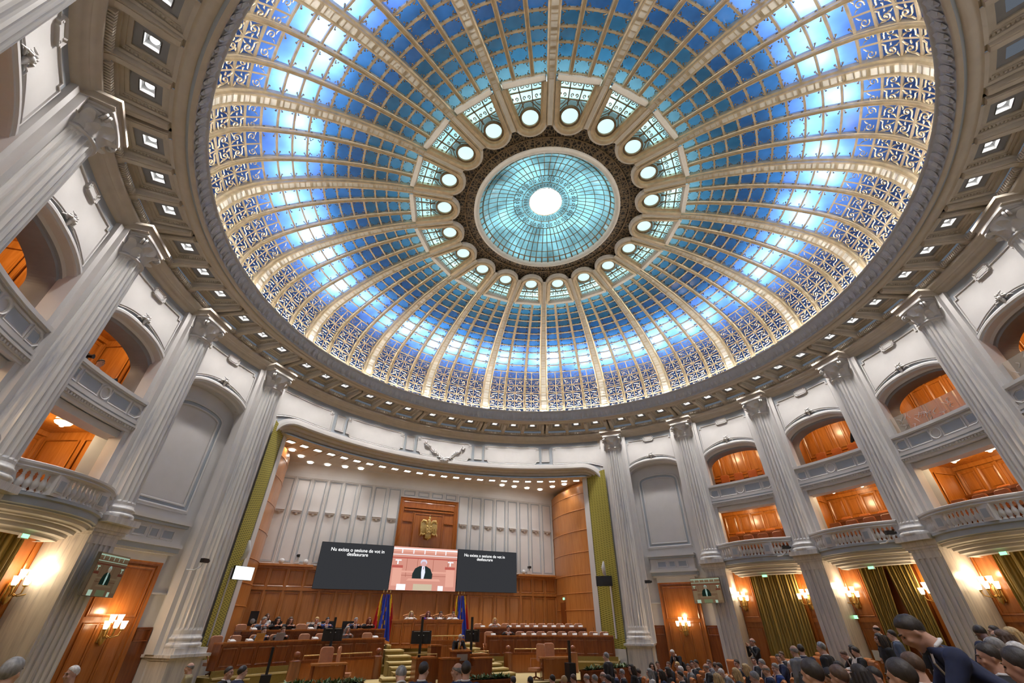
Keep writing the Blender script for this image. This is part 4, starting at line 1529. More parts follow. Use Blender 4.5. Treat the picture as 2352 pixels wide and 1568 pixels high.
 [-6.82, 12.66, 1.6, 28, "d", 0, "long", "dark", "black", 1.0, "long dark-haired woman in black at the left back desk, beside the leaning man"],
 [-6.33, 12.91, 1.6, 26, "d", 0, "long", "brown", "black", 1.0, "long brown-haired woman in black at the left back desk, hand to her face"],
 [-5.24, 13.39, 1.6, 21, "d", -35, "bun", "blond", "black", 1.0, "blond woman in black beside the photocopier"],
 [-4.77, 13.56, 1.6, 19, "d", 0, "short", "dark", "blue", 1.0, "dark-haired man in a bright blue suit at the left back desk"],
 [-3.47, 13.96, 1.6, 14, "d", 0, "short", "grey", "navy", 1.0, "grey-haired man in navy with a tie at the left back desk"],
 [-2.83, 14.1, 1.6, 11, "d", 0, "long", "red", "black", 1.0, "red-haired woman in black beside the flags left of the presidium"],
 [-7.22, 11.13, 1.27, 33, "d", 0, "short", "dark", "greyblue", 1.0, "dark-haired man in grey-blue behind a laptop at the left front desk"],
 [-6.55, 11.54, 1.27, 30, "d", 0, "short", "brown", "charcoal", 1.0, "man in a dark suit behind the grey laptop at the left front desk"],
 [-3.94, 12.67, 1.27, 17, "d", 0, "long", "grey", "grey", 1.0, "grey-blond woman in grey at the left front desk beside the black monitor"],
 [-0.76, 14.3, 1.87, 0, "d", 0, "long", "blond", "cream", 1.0, "woman with straight blond hair in cream, leftmost at the presidium"],
 [0.09, 14.3, 1.87, 0, "d", 0, "long", "red", "violet", 1.0, "dark red-haired woman in violet at the presidium"],
 [0.75, 14.3, 1.87, 0, "d", 0, "short", "dark", "charcoal", 1.0, "man in a charcoal suit with a dark tie at the presidium"],
 [1.41, 14.3, 1.87, 0, "d", 0, "short", "brown", "white", 1.0, "short-haired woman in a white blouse, rightmost at the presidium"],
 [3.65, 13.91, 1.6, -15, "d", 0, "long", "blond", "white", 1.0, "blond woman in white alone at the right back desk"],
 [3.88, 12.69, 1.27, -17, "d", 0, "short", "dark", "black", 1.0, "man in a dark suit alone at the right front desk"],
 [-0.12, 8.62, 0.95, 0, "L", 0, "short", "white", "black", 0.9, "white-haired speaker in a dark suit with a yellow tie at the lectern"],
 [-13.62, 4.85, 8.12, 71, "s", 0, "short", "dark", "white", 1.0, "camera operator in a white shirt in the left upper box"],
 [14.05, -1.2, 7.99, -100, "P", 0, "short", "dark", "black", 1.0, "person in black filming from the second upper box on the right"],
]
EMPTY = [[10.39, 5.24, 0.43, 253], [11.14, 3.76, 0.59, 247], [10.49, 2.66, 0.58, 241], [11.03, 1.93, 0.69, 239], [11.84, 2.34, 0.76, 243]]
# ================================================================ stage
YB = 15.6
F90 = CF(90)
OH = U(41)


def open_z(u, top=10.55, r=1.15, half=OH):
    d = abs(u) - (half - r)
    return top if d <= 0 else top - r * 0.95 * (1 - math.sqrt(max(0, 1 - (d / r) ** 2)))


ws = thing('wall_stage', kind='structure')
mb = MB()
n = 60
us = [-OH + 2 * OH * (0.5 - 0.5 * cos(PI * i / n)) for i in range(n + 1)]
mb.grid([[F90(u, open_z(u)) for u in us], [F90(u, 12.22) for u in us]], 0)
for s in (-1, 1):
    e = U(45)
    mb.grid([[F90(s * OH, 0), F90(s * e, 0)], [F90(s * OH, 12.22), F90(s * e, 12.22)]], 1)
mb.build('wall_ground', [M['wallgrey'], M['white']], ws)
mb = MB()
path = [(-OH, 0.9), (-OH, 5.0)] + [(u, open_z(u)) for u in us] + [(OH, 5.0), (OH, 0.9)]
mb.sweep(F90, path, [(0.30, 0.0), (0.30, 0.05), (0.17, 0.06), (0.17, 0.09), (0.05, 0.09), (0.03, 0.05), (0.0, 0.045), (-0.01, 0.0)], 0)
mb.sweep(F90, path, [(-0.01, 0.0), (-0.03, -0.14), (-0.14, -0.18), (-0.15, -0.30), (-0.27, -0.34), (-0.30, -0.48)], 1)
mb.build('proscenium_molding', [M['white'], M['warm']], ws)
# frieze panels
mb = MB()
bigs = [(90, 7.1, 0), (72, 7.2, 0), (108, 7.2, 0), (54.4, 6.6, -1), (125.6, 6.6, 1)]
for c, h, bend in bigs:
    u0, u1 = U(c - h - 90), U(c + h - 90)
    k = 0.16
    N = 14
    xs = [u0 + (u1 - u0) * i / N for i in range(N + 1)]

    def bot(u):
        if not bend:
            return 10.9
        e = (u - (u0 if bend < 0 else u1)) * (1 if bend < 0 else -1)
        return 10.9 - 0.34 * max(0, 1 - e / 1.5) ** 2
    mb.grid([[F90(u, bot(u) + (0.12 if not bend and (u < u0 + 0.01 or u > u1 - 0.01) else 0), 0.012) for u in xs], [F90(u, 11.92, 0.012) for u in xs]], 0)
    pth = [(u0, 11.92 - k), (u0 + k, 11.92 - k), (u0 + k, 11.92)] + [(u0 + k + (u1 - u0 - 2 * k) * i / 12, 11.92) for i in range(1, 13)] + [(u1 - k, 11.92 - k), (u1, 11.92 - k)]
    if bend:
        pth += [(u, bot(u)) for u in xs[::-1]]
    else:
        pth += [(u1, 10.9 + k), (u1 - k, 10.9 + k)] + [(u, 10.9) for u in xs[::-1][1:-1]] + [(u0 + k, 10.9 + k), (u0, 10.9 + k)]
    frame(mb, F90, pth[::-1], 0.035, 0.05, 0)
for c in (81, 99, 63, 117):
    u0, u1 = U(c - 90) - 0.22, U(c - 90) + 0.22
    frame(mb, F90, rect(u0, u1, 11.05, 11.82), 0.03, 0.045, 0)
    cpanel(mb, F90, u0, u1, 11.05, 11.82, 0, 0.014, 0, 1)
mb.build('frieze_panel', [M['white']], ws)
mb = MB()                                                # laurel and oak branches in relief
rng = random.Random(5)
for s in (-1, 1):
    spine = [(s * 0.05, 10.75), (s * 0.4, 11.0), (s * 0.85, 11.35), (s * 1.15, 11.62)]
    mb.tube([F90(u, v, 0.08) for u, v in spine], [0.03, 0.03, 0.025, 0.012], 5)
    for k in range(26):
        t = rng.uniform(0, 2.95)
        u, v = interp(spine, t)
        a = math.atan2(0.75, s * 0.8) + rng.uniform(-1.1, 1.1)
        l = rng.uniform(0.14, 0.26)
        mb.tube([F90(u, v, 0.06), F90(u + l * 0.5 * cos(a), v + l * 0.5 * sin(a), 0.12), F90(u + l * cos(a), v + l * sin(a), 0.05)], [0.012, 0.034, 0.006], 5)
for k in range(22):
    a = rad(rng.uniform(170, 370))
    l = rng.uniform(0.15, 0.5)
    mb.tube([F90(0, 10.85, 0.08), F90(l * 0.5 * cos(a), 10.85 + l * 0.4 * sin(a), 0.14), F90(l * cos(a), 10.85 + l * 0.7 * sin(a), 0.05)], [0.02, 0.035, 0.006], 5)
mb.build('laurel_relief', [M['white']], ws)
# jambs, side walls, back wall
for s, nm in ((1, 'wall_stage_right'), (-1, 'wall_stage_left')):
    t = thing(nm, kind='structure')
    A, B_, C_ = (8.74 * s, 10.05), (8.48 * s, 11.16), (8.35 * s, 11.45)

    def VP(p, q, h=0.0):
        d = Vector((q[0] - p[0], q[1] - p[1])).normalized()
        nrm = Vector((-d.y, d.x)) * s
        return lambda u, v, hh=0.0: (p[0] + d.x * u + nrm.x * (h + hh), p[1] + d.y * u + nrm.y * (h + hh), v)
    L1 = math.hypot(A[0] - B_[0], A[1] - B_[1])
    mb = MB()
    P_ = VP(A, B_)
    mb.grid([[P_(-0.3, 1.7), P_(L1, 1.7)], [P_(-0.3, 10.3), P_(L1, 10.3)]], 0)
    mb.build('fabric_panel', [M['fabric']], t)
    mb = MB()
    mb.grid([[P_(-0.3, 0.0, 0.03), P_(L1, 0.0, 0.03)], [P_(-0.3, 1.7, 0.03), P_(L1, 1.7, 0.03)]], 0)
    Q_ = VP(B_, C_)
    mb.grid([[Q_(0, 0.9, 0.04), Q_(0.32, 0.9, 0.04)], [Q_(0, 10.2, 0.04), Q_(0.32, 10.2, 0.04)]], 0)
    mb.grid([[P_(L1, 0.9), Q_(0, 0.9, 0.04)], [P_(L1, 10.2), Q_(0, 10.2, 0.04)]], 0)
    mb.box((P_(0.22, 0)[0], P_(0.22, 0)[1], 3.3), (0.07, 0.1, 2.4), 0)
    mb.build('edge_strip', [M['white']], t)
    mb = MB()
    ctrl = [C_, (8.2 * s, 12.0), (8.08 * s, 12.7), (8.05 * s, 13.5), (8.12 * s, 14.3), (8.27 * s, 15.0), (8.45 * s, 15.62)]
    pts = [interp(ctrl, i / 3) for i in range(19)]
    mb.grid([[(x, y, 0.9) for x, y in pts], [(x, y, 9.75) for x, y in pts]], 0, True)
    mb.grid([[(x, y, 9.75) for x, y in pts], [(x + 0.4 * s, y, 10.0) for x, y in pts]], 0, True)
    mb.grid([[(x + 0.4 * s, y, 10.0) for x, y in pts], [(x + 0.4 * s, y, 10.2) for x, y in pts]], 0, True)
    for z in (3.33, 4.12, 5.0, 6.12, 7.26, 8.4, 9.3):
        mb.tube([(x - 0.005 * s, y, z) for x, y in pts], 0.022, 5, 0)
    mb.build('curved_wood', [M['woodlight']], t)
    if s > 0:
        mb = MB()
        mb.box((8.12, 14.05, 2.78), (0.1, 0.75, 1.88), 0, rad(6))
        mb.build('door_2', [M['wooddark']], kind='structure')
wbk = thing('wall_stage_back', kind='structure')
PB = lambda u, v, h=0.0: (u, YB - h, v)
mb = MB()
mb.grid([[PB(-8.6, 5.1), PB(8.6, 5.1)], [PB(-8.6, 9.7), PB(8.6, 9.7)]], 0)
rows = []
for i in range(7):
    a = PI / 2 * i / 6
    rows.append([(u, YB - 0.45 * (1 - cos(a)), 9.68 + 0.45 * sin(a)) for u in (-8.9, 8.9)])
mb.grid(rows, 0, True)
mb.build('plaster', [M['white']], wbk)
mb = MB()


def framed(u0, u1, v0, v1):
    frame(mb, PB, rect(u0, u1, v0, v1), 0.035, 0.05, 0)
    frame(mb, PB, rect(u0 + 0.1, u1 - 0.1, v0 + 0.1, v1 - 0.1), 0.02, 0.03, 1)


for s in (-1, 1):
    for k in range(8):
        u0 = 1.76 + k * 0.832
        a, b_ = (u0, u0 + 0.78) if s > 0 else (-u0 - 0.78, -u0)
        framed(a, b_, 5.22, 9.42)
        c0 = (a + b_) / 2
        mb.box((c0, YB - 0.06, 7.72), (0.48, 0.12, 0.05), 0)
        mb.box((c0, YB - 0.045, 7.66), (0.42, 0.09, 0.07), 0)
        mb.ball((c0, YB - 0.03, 7.58), 0.07, 8, 0, (1.2, 0.7, 1))
for k in range(4):
    u0 = -1.72 + k * 0.86
    framed(u0 + 0.03, u0 + 0.83, 8.99, 9.42)
mb.build('wall_panel', [M['white'], M['wallgrey']], wbk)
mb = MB()                                                # wood dado
mb.grid([[PB(-8.6, 1.3, 0.04), PB(8.6, 1.3, 0.04)], [PB(-8.6, 5.15, 0.04), PB(8.6, 5.15, 0.04)]], 0)
cpanel(mb, PB, -8.3, -5.7, 5.08, 5.18, 0, 0.36, 0, 1)
cpanel(mb, PB, 5.75, 8.3, 5.08, 5.18, 0, 0.36, 0, 1)
cpanel(mb, PB, -8.6, 8.6, 4.98, 5.08, 0, 0.14, 0, 1)
cpanel(mb, PB, -8.6, 8.6, 4.06, 4.2, 0, 0.13, 0, 1)
for s in (-1, 1):
    for k in range(8):
        u0 = 1.95 + k * 0.82
        a, b_ = (u0, u0 + 0.66) if s > 0 else (-u0 - 0.66, -u0)
        for (v0, v1) in ((4.26, 4.94), (1.9, 3.98)):
            frame(mb, PB, rect(a, b_, v0, v1), 0.04, 0.05, 0, 0.04)
            cpanel(mb, PB, a + 0.08, b_ - 0.08, v0 + 0.08, v1 - 0.08, 0.04, 0.06, 0, 1)
        e = b_ + 0.08 if s > 0 else a - 0.08
        cpanel(mb, PB, e - 0.05, e + 0.05, 1.8, 4.98, 0.04, 0.12, 0, 1)
for e in (-1.75, 1.75, -0.95, 0.95):
    cpanel(mb, PB, e - 0.06, e + 0.06, 1.8, 4.1, 0.04, 0.14, 0, 1)
mb.build('wood_dado', [M['woodlight']], wbk)
mb = MB()                                                # tall wood niche for the coat of arms
cpanel(mb, PB, -1.72, 1.72, 5.1, 8.88, 0, 0.05, 0, 1)
for (w, z, h) in ((1.72, 8.88, 0.16), (1.60, 8.76, 0.10)):
    frame(mb, PB, rect(-w, w, 5.0, z), 0.07, h, 0)
cpanel(mb, PB, -1.5, 1.5, 8.22, 8.3, 0, 0.14, 0, 1)
cpanel(mb, PB, -1.5, 1.5, 8.36, 8.42, 0, 0.18, 0, 1)
for s in (-1, 1):
    cpanel(mb, PB, s * 0.95, s * 1.5, 7.62, 7.68, 0, 0.12, 0, 1)
    cpanel(mb, PB, s * 0.92, s * 0.97, 5.1, 8.2, 0, 0.10, 0, 1)
cpanel(mb, PB, -0.86, 0.86, 6.3, 8.1, 0, 0.13, 0, 1)
frame(mb, PB, rect(-0.86, 0.86, 6.3, 8.1), 0.05, 0.06, 0, 0.12)
cpanel(mb, PB, -0.95, 0.95, 6.2, 6.28, 0, 0.18, 0, 1)
mb.build('wood_alcove', [M['wood']], wbk)
# stage ceiling
mb = MB()
arc = [pol(13.7, 41 + 98 * i / 30, 10.12) for i in range(31)]
back = [(p[0] * 0.93 if abs(p[0]) < 8.9 else p[0], 15.7, 10.12) for p in arc]
mb.grid([arc, back], 0)
for k in range(25):
    a = 54 + 3 * k
    mb.tube([pol(13.95, a, 10.115), pol(min(15.3, 15.1 / max(0.3, sin(rad(a)))), a, 10.115)], 0.02, 4, 0)
mb.build('ceiling', [M['warm']], kind='structure')
# square spot fixtures and round downlights in the stage ceiling
sp0 = None
for k in range(24):
    az = 124.5 - 3 * k
    lab = 'square twin spotlight in the stage ceiling, %s of the row from the left' % (ORD[k] if k < 20 else ('twenty-' + ORD[k - 20]))
    if sp0 is None:
        t = thing('ceiling_spotlight', lab, 'spotlight', group='row of square stage spotlights')
        b = MB()
        for (x, y, sx, sy) in ((0.15, 0, 0.025, 0.4), (-0.15, 0, 0.025, 0.4), (0, 0.19, 0.3, 0.025), (0, -0.19, 0.3, 0.025)):
            b.box((x, y, -0.005), (sx, sy, 0.05), 0)
        b.build('frame', [M['offwhite']], t)
        for y in (-0.09, 0.09):
            b = MB()
            b.lathe([(0.0, -0.03), (0.065, -0.03), (0.08, 0.0)], 14, 0, c=(0, y, -0.0))
            b.build('lamp_head', [M['lamp']], t)
        sp0 = t
        q = t
        q.location = pol(14.35, az, 10.1)
        q.rotation_euler = (0, 0, rad(az))
    else:
        q = dup(sp0, pol(14.35, az, 10.1), rad(az), lab)
    if k % 2 == 0:
        lamp('stage_lamp', 'SPOT', pol(14.3, az, 10.02), 95, (1, 0.95, 0.90), 0.08, (rad(6), 0, 0), rad(105), 0.8)
rd0 = None
for k, (x, y) in enumerate([(-8.05, 13.1), (-7.6, 13.97), (-7.1, 14.9), (-6.2, 14.92), (-5.27, 14.9), (-4.4, 14.88), (4.36, 14.72), (5.22, 14.73), (6.13, 14.7), (7.08, 14.66), (7.49, 13.72), (7.89, 12.89)]):
    lab = 'round white downlight in the stage ceiling, %s from the %s' % (ORD[k if k < 6 else 11 - k], 'left' if k < 6 else 'right')
    if rd0 is None:
        t = thing('round_downlight', lab, 'downlight', (x, y, 10.1), group='round stage ceiling lights')
        b = MB()
        b.lathe([(0.155, 0.0), (0.155, -0.03), (0.14, -0.03)], 20, 0)
        b.build('rim', [M['offwhite']], t)
        b = MB()
        b.lathe([(0.14, -0.025), (0.0, -0.025)], 20, 0)
        b.build('diffuser', [M['lamp']], t)
        rd0 = t
    else:
        dup(rd0, (x, y, 10.1), 0, lab)
    lamp('round_lamp', 'SPOT', (x, y, 10.04), 65, (1, 0.95, 0.90), 0.12, (0, 0, 0), rad(100), 0.8)

# ---------------------------------------------------------------- video wall
scrdark = glow('screen_charcoal', (0.033, 0.034, 0.038), 1.0)
txtm = glow('screen_text', (1, 1, 1), 1.1)


def caption(parent, width, lines, x, ztop, dz):
    cu_ = bpy.data.curves.new('caption', 'FONT')
    cu_.body = '\n'.join(lines)
    cu_.align_x = 'CENTER'
    cu_.space_line = 0.85
    cu_.offset = 0.008
    ob = bpy.data.objects.new('caption_tmp', cu_)
    COL.objects.link(ob)
    bpy.context.view_layer.update()
    me = bpy.data.meshes.new_from_object(ob.evaluated_get(bpy.context.evaluated_depsgraph_get()))
    bpy.data.objects.remove(ob)
    w = max(v.co.x for v in me.vertices) - min(v.co.x for v in me.vertices)
    k = width / w
    for v in me.vertices:
        px, py = v.co.x * k, v.co.y * k
        v.co = (px, 0, py)
    me.materials.clear()
    me.materials.append(txtm)
    o = bpy.data.objects.new('caption_text', me)
    COL.objects.link(o)
    o.parent = parent
    o.location = (x, -0.052, ztop)


def screen(name, label, w, h, loc, rz, mat):
    t = thing(name, label, 'screen', loc, rz)
    b = MB()
    b.box((0, 0, 0), (w, 0.09, h))
    b.build('housing', [M['black']], t)
    b = MB()
    b.add([(-w / 2 + 0.01, -0.048, -h / 2 + 0.01), (w / 2 - 0.01, -0.048, -h / 2 + 0.01), (w / 2 - 0.01, -0.048, h / 2 - 0.01), (-w / 2 + 0.01, -0.048, h / 2 - 0.01)], [(0, 1, 2, 3)])
    if mat is not None:
        b.build('display', [mat], t)
    return t


LINES = ['Nu exista o sesiune de vot in', 'desfasurare']
t = screen('video_screen', 'dark left video screen with white caption on the stage wall', 3.7, 2.12, (-3.69, 15.30, 5.21), 0, scrdark)
caption(t, 2.72, LINES, 0.02, 0.66, 0.3)
t = screen('video_screen', 'dark right video screen with white caption on the stage wall', 3.74, 2.12, (3.74, 15.30, 5.25), 0, scrdark)
caption(t, 2.55, LINES, -0.2, 0.70, 0.3)


def picture(t, w, h, tone=(1, 1, 1), s=1.0, dark=0.0):
    """the live picture: a grey-haired man in a dark suit at a lectern, wood rostrum behind"""
    cols = {'wall': (0.60, 0.27, 0.21), 'rail': (0.85, 0.86, 0.9), 'line': (0.32, 0.10, 0.07), 'lite': (0.72, 0.36, 0.28), 'suit': (0.02, 0.03, 0.03), 'shirt': (0.75, 0.78, 0.95), 'skin': (0.62, 0.36, 0.36), 'hair': (0.62, 0.60, 0.72), 'plate': (0.55, 0.46, 0.33), 'white': (0.95, 0.95, 1.0), 'top': (0.45, 0.10, 0.08)}
    keys = list(cols)
    mats = [glow('picture_' + k, [c * q for c, q in zip(cols[k], tone)], s * (1 - dark * (k not in ('rail', 'white', 'shirt', 'hair', 'skin', 'suit')))) for k in keys]
    b = MB()
    lay = [0]

    def poly(k, pts):
        lay[0] += 1
        b.add([((x - 0.5) * w, -0.0482 - 0.0003 * lay[0], (y - 0.5) * h) for x, y in pts], [list(range(len(pts)))], keys.index(k))

    def R_(k, x0, x1, y0, y1):
        poly(k, [(x0, y0), (x1, y0), (x1, y1), (x0, y1)])

    def E_(k, x, y, rx, ry):
        poly(k, [(x + rx * cos(2 * PI * i / 20), y + ry * sin(2 * PI * i / 20)) for i in range(20)])
    R_('wall', 0.005, 0.995, 0.005, 0.995)
    R_('lite', 0.005, 0.995, 0.88, 0.995)
    R_('rail', 0.005, 0.995, 0.93, 0.965)
    for x in (0.13, 0.30, 0.47, 0.64, 0.8):
        R_('rail', x, x + 0.015, 0.84, 0.93)
    R_('rail', 0.005, 0.995, 0.80, 0.815)
    R_('top', 0.005, 0.995, 0.72, 0.75)
    for x in (0.22, 0.38, 0.62, 0.85):
        R_('line', x, x + 0.006, 0.3, 0.72)
    R_('lite', 0.10, 0.85, 0.40, 0.44)
    R_('line', 0.10, 0.85, 0.33, 0.34)
    for x in (0.03, 0.83):
        R_('top', x - 0.02, x + 0.14, 0.5, 0.56)
        R_('lite', x, x + 0.13, 0.1, 0.5)
        R_('rail', x + 0.02, x + 0.11, 0.66, 0.69)
        R_('rail', x + 0.05, x + 0.07, 0.58, 0.66)
    R_('white', 0.11, 0.24, 0.01, 0.14)
    R_('white', 0.72, 0.80, 0.01, 0.12)
    poly('suit', [(0.32, 0.2), (0.62, 0.2), (0.62, 0.38), (0.585, 0.5), (0.52, 0.56), (0.42, 0.56), (0.355, 0.5), (0.32, 0.38)])
    poly('shirt', [(0.455, 0.56), (0.495, 0.56), (0.51, 0.42), (0.49, 0.24), (0.46, 0.24), (0.45, 0.42)])
    E_('hair', 0.477, 0.645, 0.05, 0.075)
    E_('skin', 0.477, 0.61, 0.042, 0.058)
    R_('line', 0.472, 0.482, 0.48, 0.54)
    poly('lite', [(0.24, 0.22), (0.75, 0.22), (0.73, 0.27), (0.27, 0.27)])
    R_('wall', 0.28, 0.71, 0.005, 0.22)
    R_('plate', 0.35, 0.63, 0.01, 0.15)
    b.build('display', mats, t)


t = screen('video_screen', 'central video screen showing a grey-haired speaker at a lectern', 3.69, 2.1, (0.0, 15.27, 5.22), 0, None)
picture(t, 3.69, 2.1)

# coat of arms
t = thing('coat_of_arms', 'gilded eagle coat of arms with shield on the wood alcove', 'coat of arms', (0, YB - 0.25, 7.27))
M['gilt'] = plain('bright_gilt', (0.80, 0.58, 0.22), 0.32, 0.7, noise=0.15, scale=9)
b = MB()
for s in (-1, 1):                                        # wings built of overlapping feathers
    for k in range(8):
        x = 0.12 + 0.045 * k
        top = 0.30 + 0.10 * sin(k / 7 * PI * 0.8)
        bot = -0.30 + 0.045 * abs(k - 4) - 0.02 * k
        b.tube([(s * x, -0.05, top), (s * (x + 0.03), -0.09, 0.05), (s * (x + 0.01), -0.06, bot)], [0.05, 0.05, 0.015], 6)
    b.tube([(s * 0.10, -0.07, 0.22), (s * 0.22, -0.11, 0.40), (s * 0.36, -0.10, 0.42), (s * 0.47, -0.07, 0.28)], [0.06, 0.08, 0.08, 0.04], 8)
b.build('wing', [M['gilt']], t)
b = MB()
b.ball((0, -0.05, 0.0), 0.3, 14, 0, (0.8, 0.3, 1.25))
b.tube([(0, -0.08, 0.28), (0.0, -0.12, 0.40), (-0.04, -0.12, 0.46), (-0.12, -0.13, 0.44)], [0.11, 0.085, 0.075, 0.015], 10)
for k in range(5):
    a = (k - 2) * 0.2
    b.tube([(0.06 * (k - 2), -0.05, -0.3), (0.3 * a, -0.08, -0.48), (0.45 * a, -0.05, -0.60 + 0.05 * abs(k - 2))], [0.07, 0.07, 0.02], 6)
b.build('eagle_body', [M['gilt']], t)
b = MB()
sh = [(-0.19, 0.18), (0.19, 0.18), (0.19, -0.12), (0.1, -0.24), (0, -0.28), (-0.1, -0.24), (-0.19, -0.12)]
b.add([(x, -0.17, z) for x, z in sh] + [(x, -0.10, z) for x, z in sh], [list(range(7))] + [(i, (i + 1) % 7, 7 + (i + 1) % 7, 7 + i) for i in range(7)])
b.tube([(-0.19, -0.18, -0.0), (0.19, -0.18, -0.0)], 0.015, 5)
b.tube([(0, -0.18, 0.18), (0, -0.18, -0.12)], 0.015, 5)
b.tube([(-0.15, -0.18, -0.12), (0.15, -0.18, -0.12)], 0.012, 5)
for (x, z) in ((-0.1, 0.09), (0.1, 0.09), (-0.1, -0.06), (0.1, -0.06), (0, -0.19)):
    b.ball((x, -0.18, z), 0.05, 8, 0, (1, 0.4, 1))
b.build('shield', [M['gilt']], t)
b = MB()
b.lathe([(0.06, 0.0), (0.07, 0.03), (0.05, 0.06), (0.08, 0.12), (0.03, 0.14), (0.0, 0.17)], 10, 0, c=(0, -0.12, 0.50))
b.box((0, -0.12, 0.70), (0.02, 0.02, 0.08))
b.box((0, -0.12, 0.71), (0.06, 0.02, 0.02))
b.build('crown', [M['gilt']], t)
for s in (-1, 1):
    b = MB()
    b.tube([(s * 0.2, -0.10, -0.28), (s * 0.34, -0.15, -0.34), (s * 0.42, -0.15, -0.26)], [0.05, 0.05, 0.03], 7)
    for k in range(3):
        b.tube([(s * 0.40, -0.15, -0.28), (s * (0.46 + 0.02 * k), -0.18, -0.26 - 0.04 * k), (s * (0.44 + 0.02 * k), -0.2, -0.34 - 0.03 * k)], [0.02, 0.018, 0.006], 5)
    if s < 0:
        b.tube([(s * 0.5, -0.16, -0.42), (s * 0.34, -0.16, 0.0)], [0.012, 0.02], 5)
    else:
        b.tube([(s * 0.5, -0.16, -0.42), (s * 0.34, -0.16, 0.0)], [0.02, 0.028], 5)
    b.build('claw', [M['gilt']], t)

# ---------------------------------------------------------------- floors, podium, stairs
LX, LY = 0.0, 8.5


def zf(x, y):
    d = math.hypot(x - LX, y - LY)
    return 0.13 * max(0, min(7.5, d - 7.5)) + 0.07 * max(0, d - 15)


fl_ = MB()
fl_.lathe([(0.0, 0.0), (7.5, 0.0)], 64, 0, c=(LX, LY, 0), smooth=False)
rings = [7.5 + 0.9 * i for i in range(0, 19)]
for a, b_ in zip(rings[:-1], rings[1:]):                 # shallow seating terraces round the lectern
    z0 = 0.13 * max(0, min(7.5, a - 7.5)) + 0.07 * max(0, a - 15)
    z1 = 0.13 * max(0, min(7.5, b_ - 7.5)) + 0.07 * max(0, b_ - 15)
    fl_.lathe([(a, z0), (b_, z0), (b_, z1)], 96, 0, 150, 390, smooth=False, c=(LX, LY, 0))
fl_.build('floor', [M['carpetdark']], kind='structure')
POD = 0.95
mb = MB()


def deck(mb, R0, R1, a0, a1, z, z0, mi_top=0, mi_side=1, n=24):
    A_ = [a0 + (a1 - a0) * i / n for i in range(n + 1)]
    mb.grid([[pol(R0, a, z) for a in A_], [pol(R1, a, z) for a in A_]], mi_top)
    mb.grid([[pol(R0, a, z0) for a in A_], [pol(R0, a, z) for a in A_]], mi_side)
    mb.grid([[pol(R0 - 0.03, a, z - 0.05) for a in A_], [pol(R0 - 0.03, a, z + 0.004) for a in A_], [pol(R0 + 0.06, a, z + 0.004) for a in A_]], mi_top)
    for a in (a0, a1):
        mb.add([pol(R0, a, z0), pol(R1, a, z0), pol(R1, a, z), pol(R0, a, z)], [(0, 1, 2, 3)], mi_side)


px = [(-7.0, 7.6), (-5.0, 7.0), (0, 6.9), (5.0, 7.0), (7.0, 7.6)]
top = [(-7.2, 11.2), (-4.6, 11.9), (0, 12.9), (4.6, 11.9), (7.2, 11.2)]
mb.grid([[(x, y, POD) for x, y in px], [(x, y, POD) for x, y in top]], 0)
mb.grid([[(x, y, 0) for x, y in px], [(x, y, POD) for x, y in px]], 1)
for i in (0, 4):
    mb.add([(*px[i], 0), (*px[i], POD), (*top[i], POD), (*top[i], 0)], [(0, 1, 2, 3)], 1)
mb.build('floor_podium', [M['carpet'], M['carpetdark']], kind='structure')
mb = MB()
deck(mb, 12.3, 13.45, 49.5, 131.5, 1.27, 0.0)
deck(mb, 13.35, 16.2, 53, 127, 1.6, 0.9)
for a0, a1 in ((49.5, 78.2), (100.2, 131.5)):
    cpanel(mb, CF(90, 12.42), U(a0 - 90, 12.42), U(a1 - 90, 12.42), 0.0, 1.45, 0.01, 0.08, 1, 16)
A_ = [pol(13.9, 80 + 20 * i / 8, 1.87) for i in range(9)]
mb.grid([A_, [(p[0], 15.6, 1.87) for p in A_]], 0)
mb.grid([[(p[0], p[1], 1.6) for p in A_], A_], 1)
mb.build('floor_stage', [M['carpet'], M['carpetdark']], kind='structure')


def stair(label, steps, side):
    t = thing('staircase', label, 'stairs')
    for (y0, y1, z0, z1, xa, xb) in steps:
        b = MB()
        n = 8
        xs = [xa + (xb - xa) * i / n for i in range(n + 1)]
        bow = lambda x: -0.10 * ((x - xa) / (xb - xa) * (1 - (x - xa) / (xb - xa)) * 4)
        b.grid([[(x, y0 + bow(x), z0) for x in xs], [(x, y0 + bow(x), z1) for x in xs]], 1)
        b.grid([[(x, y0 + bow(x) - 0.03, z1 - 0.05) for x in xs], [(x, y0 + bow(x) - 0.03, z1) for x in xs], [(x, y1, z1) for x in xs]], 0)
        for x in (xa, xb):
            b.add([(x, y0, z0), (x, y1, z0), (x, y1, z1), (x, y0, z1)], [(0, 1, 2, 3)], 1)
        b.build('step', [M['carpet'], M['carpetdark']], t)
    return t


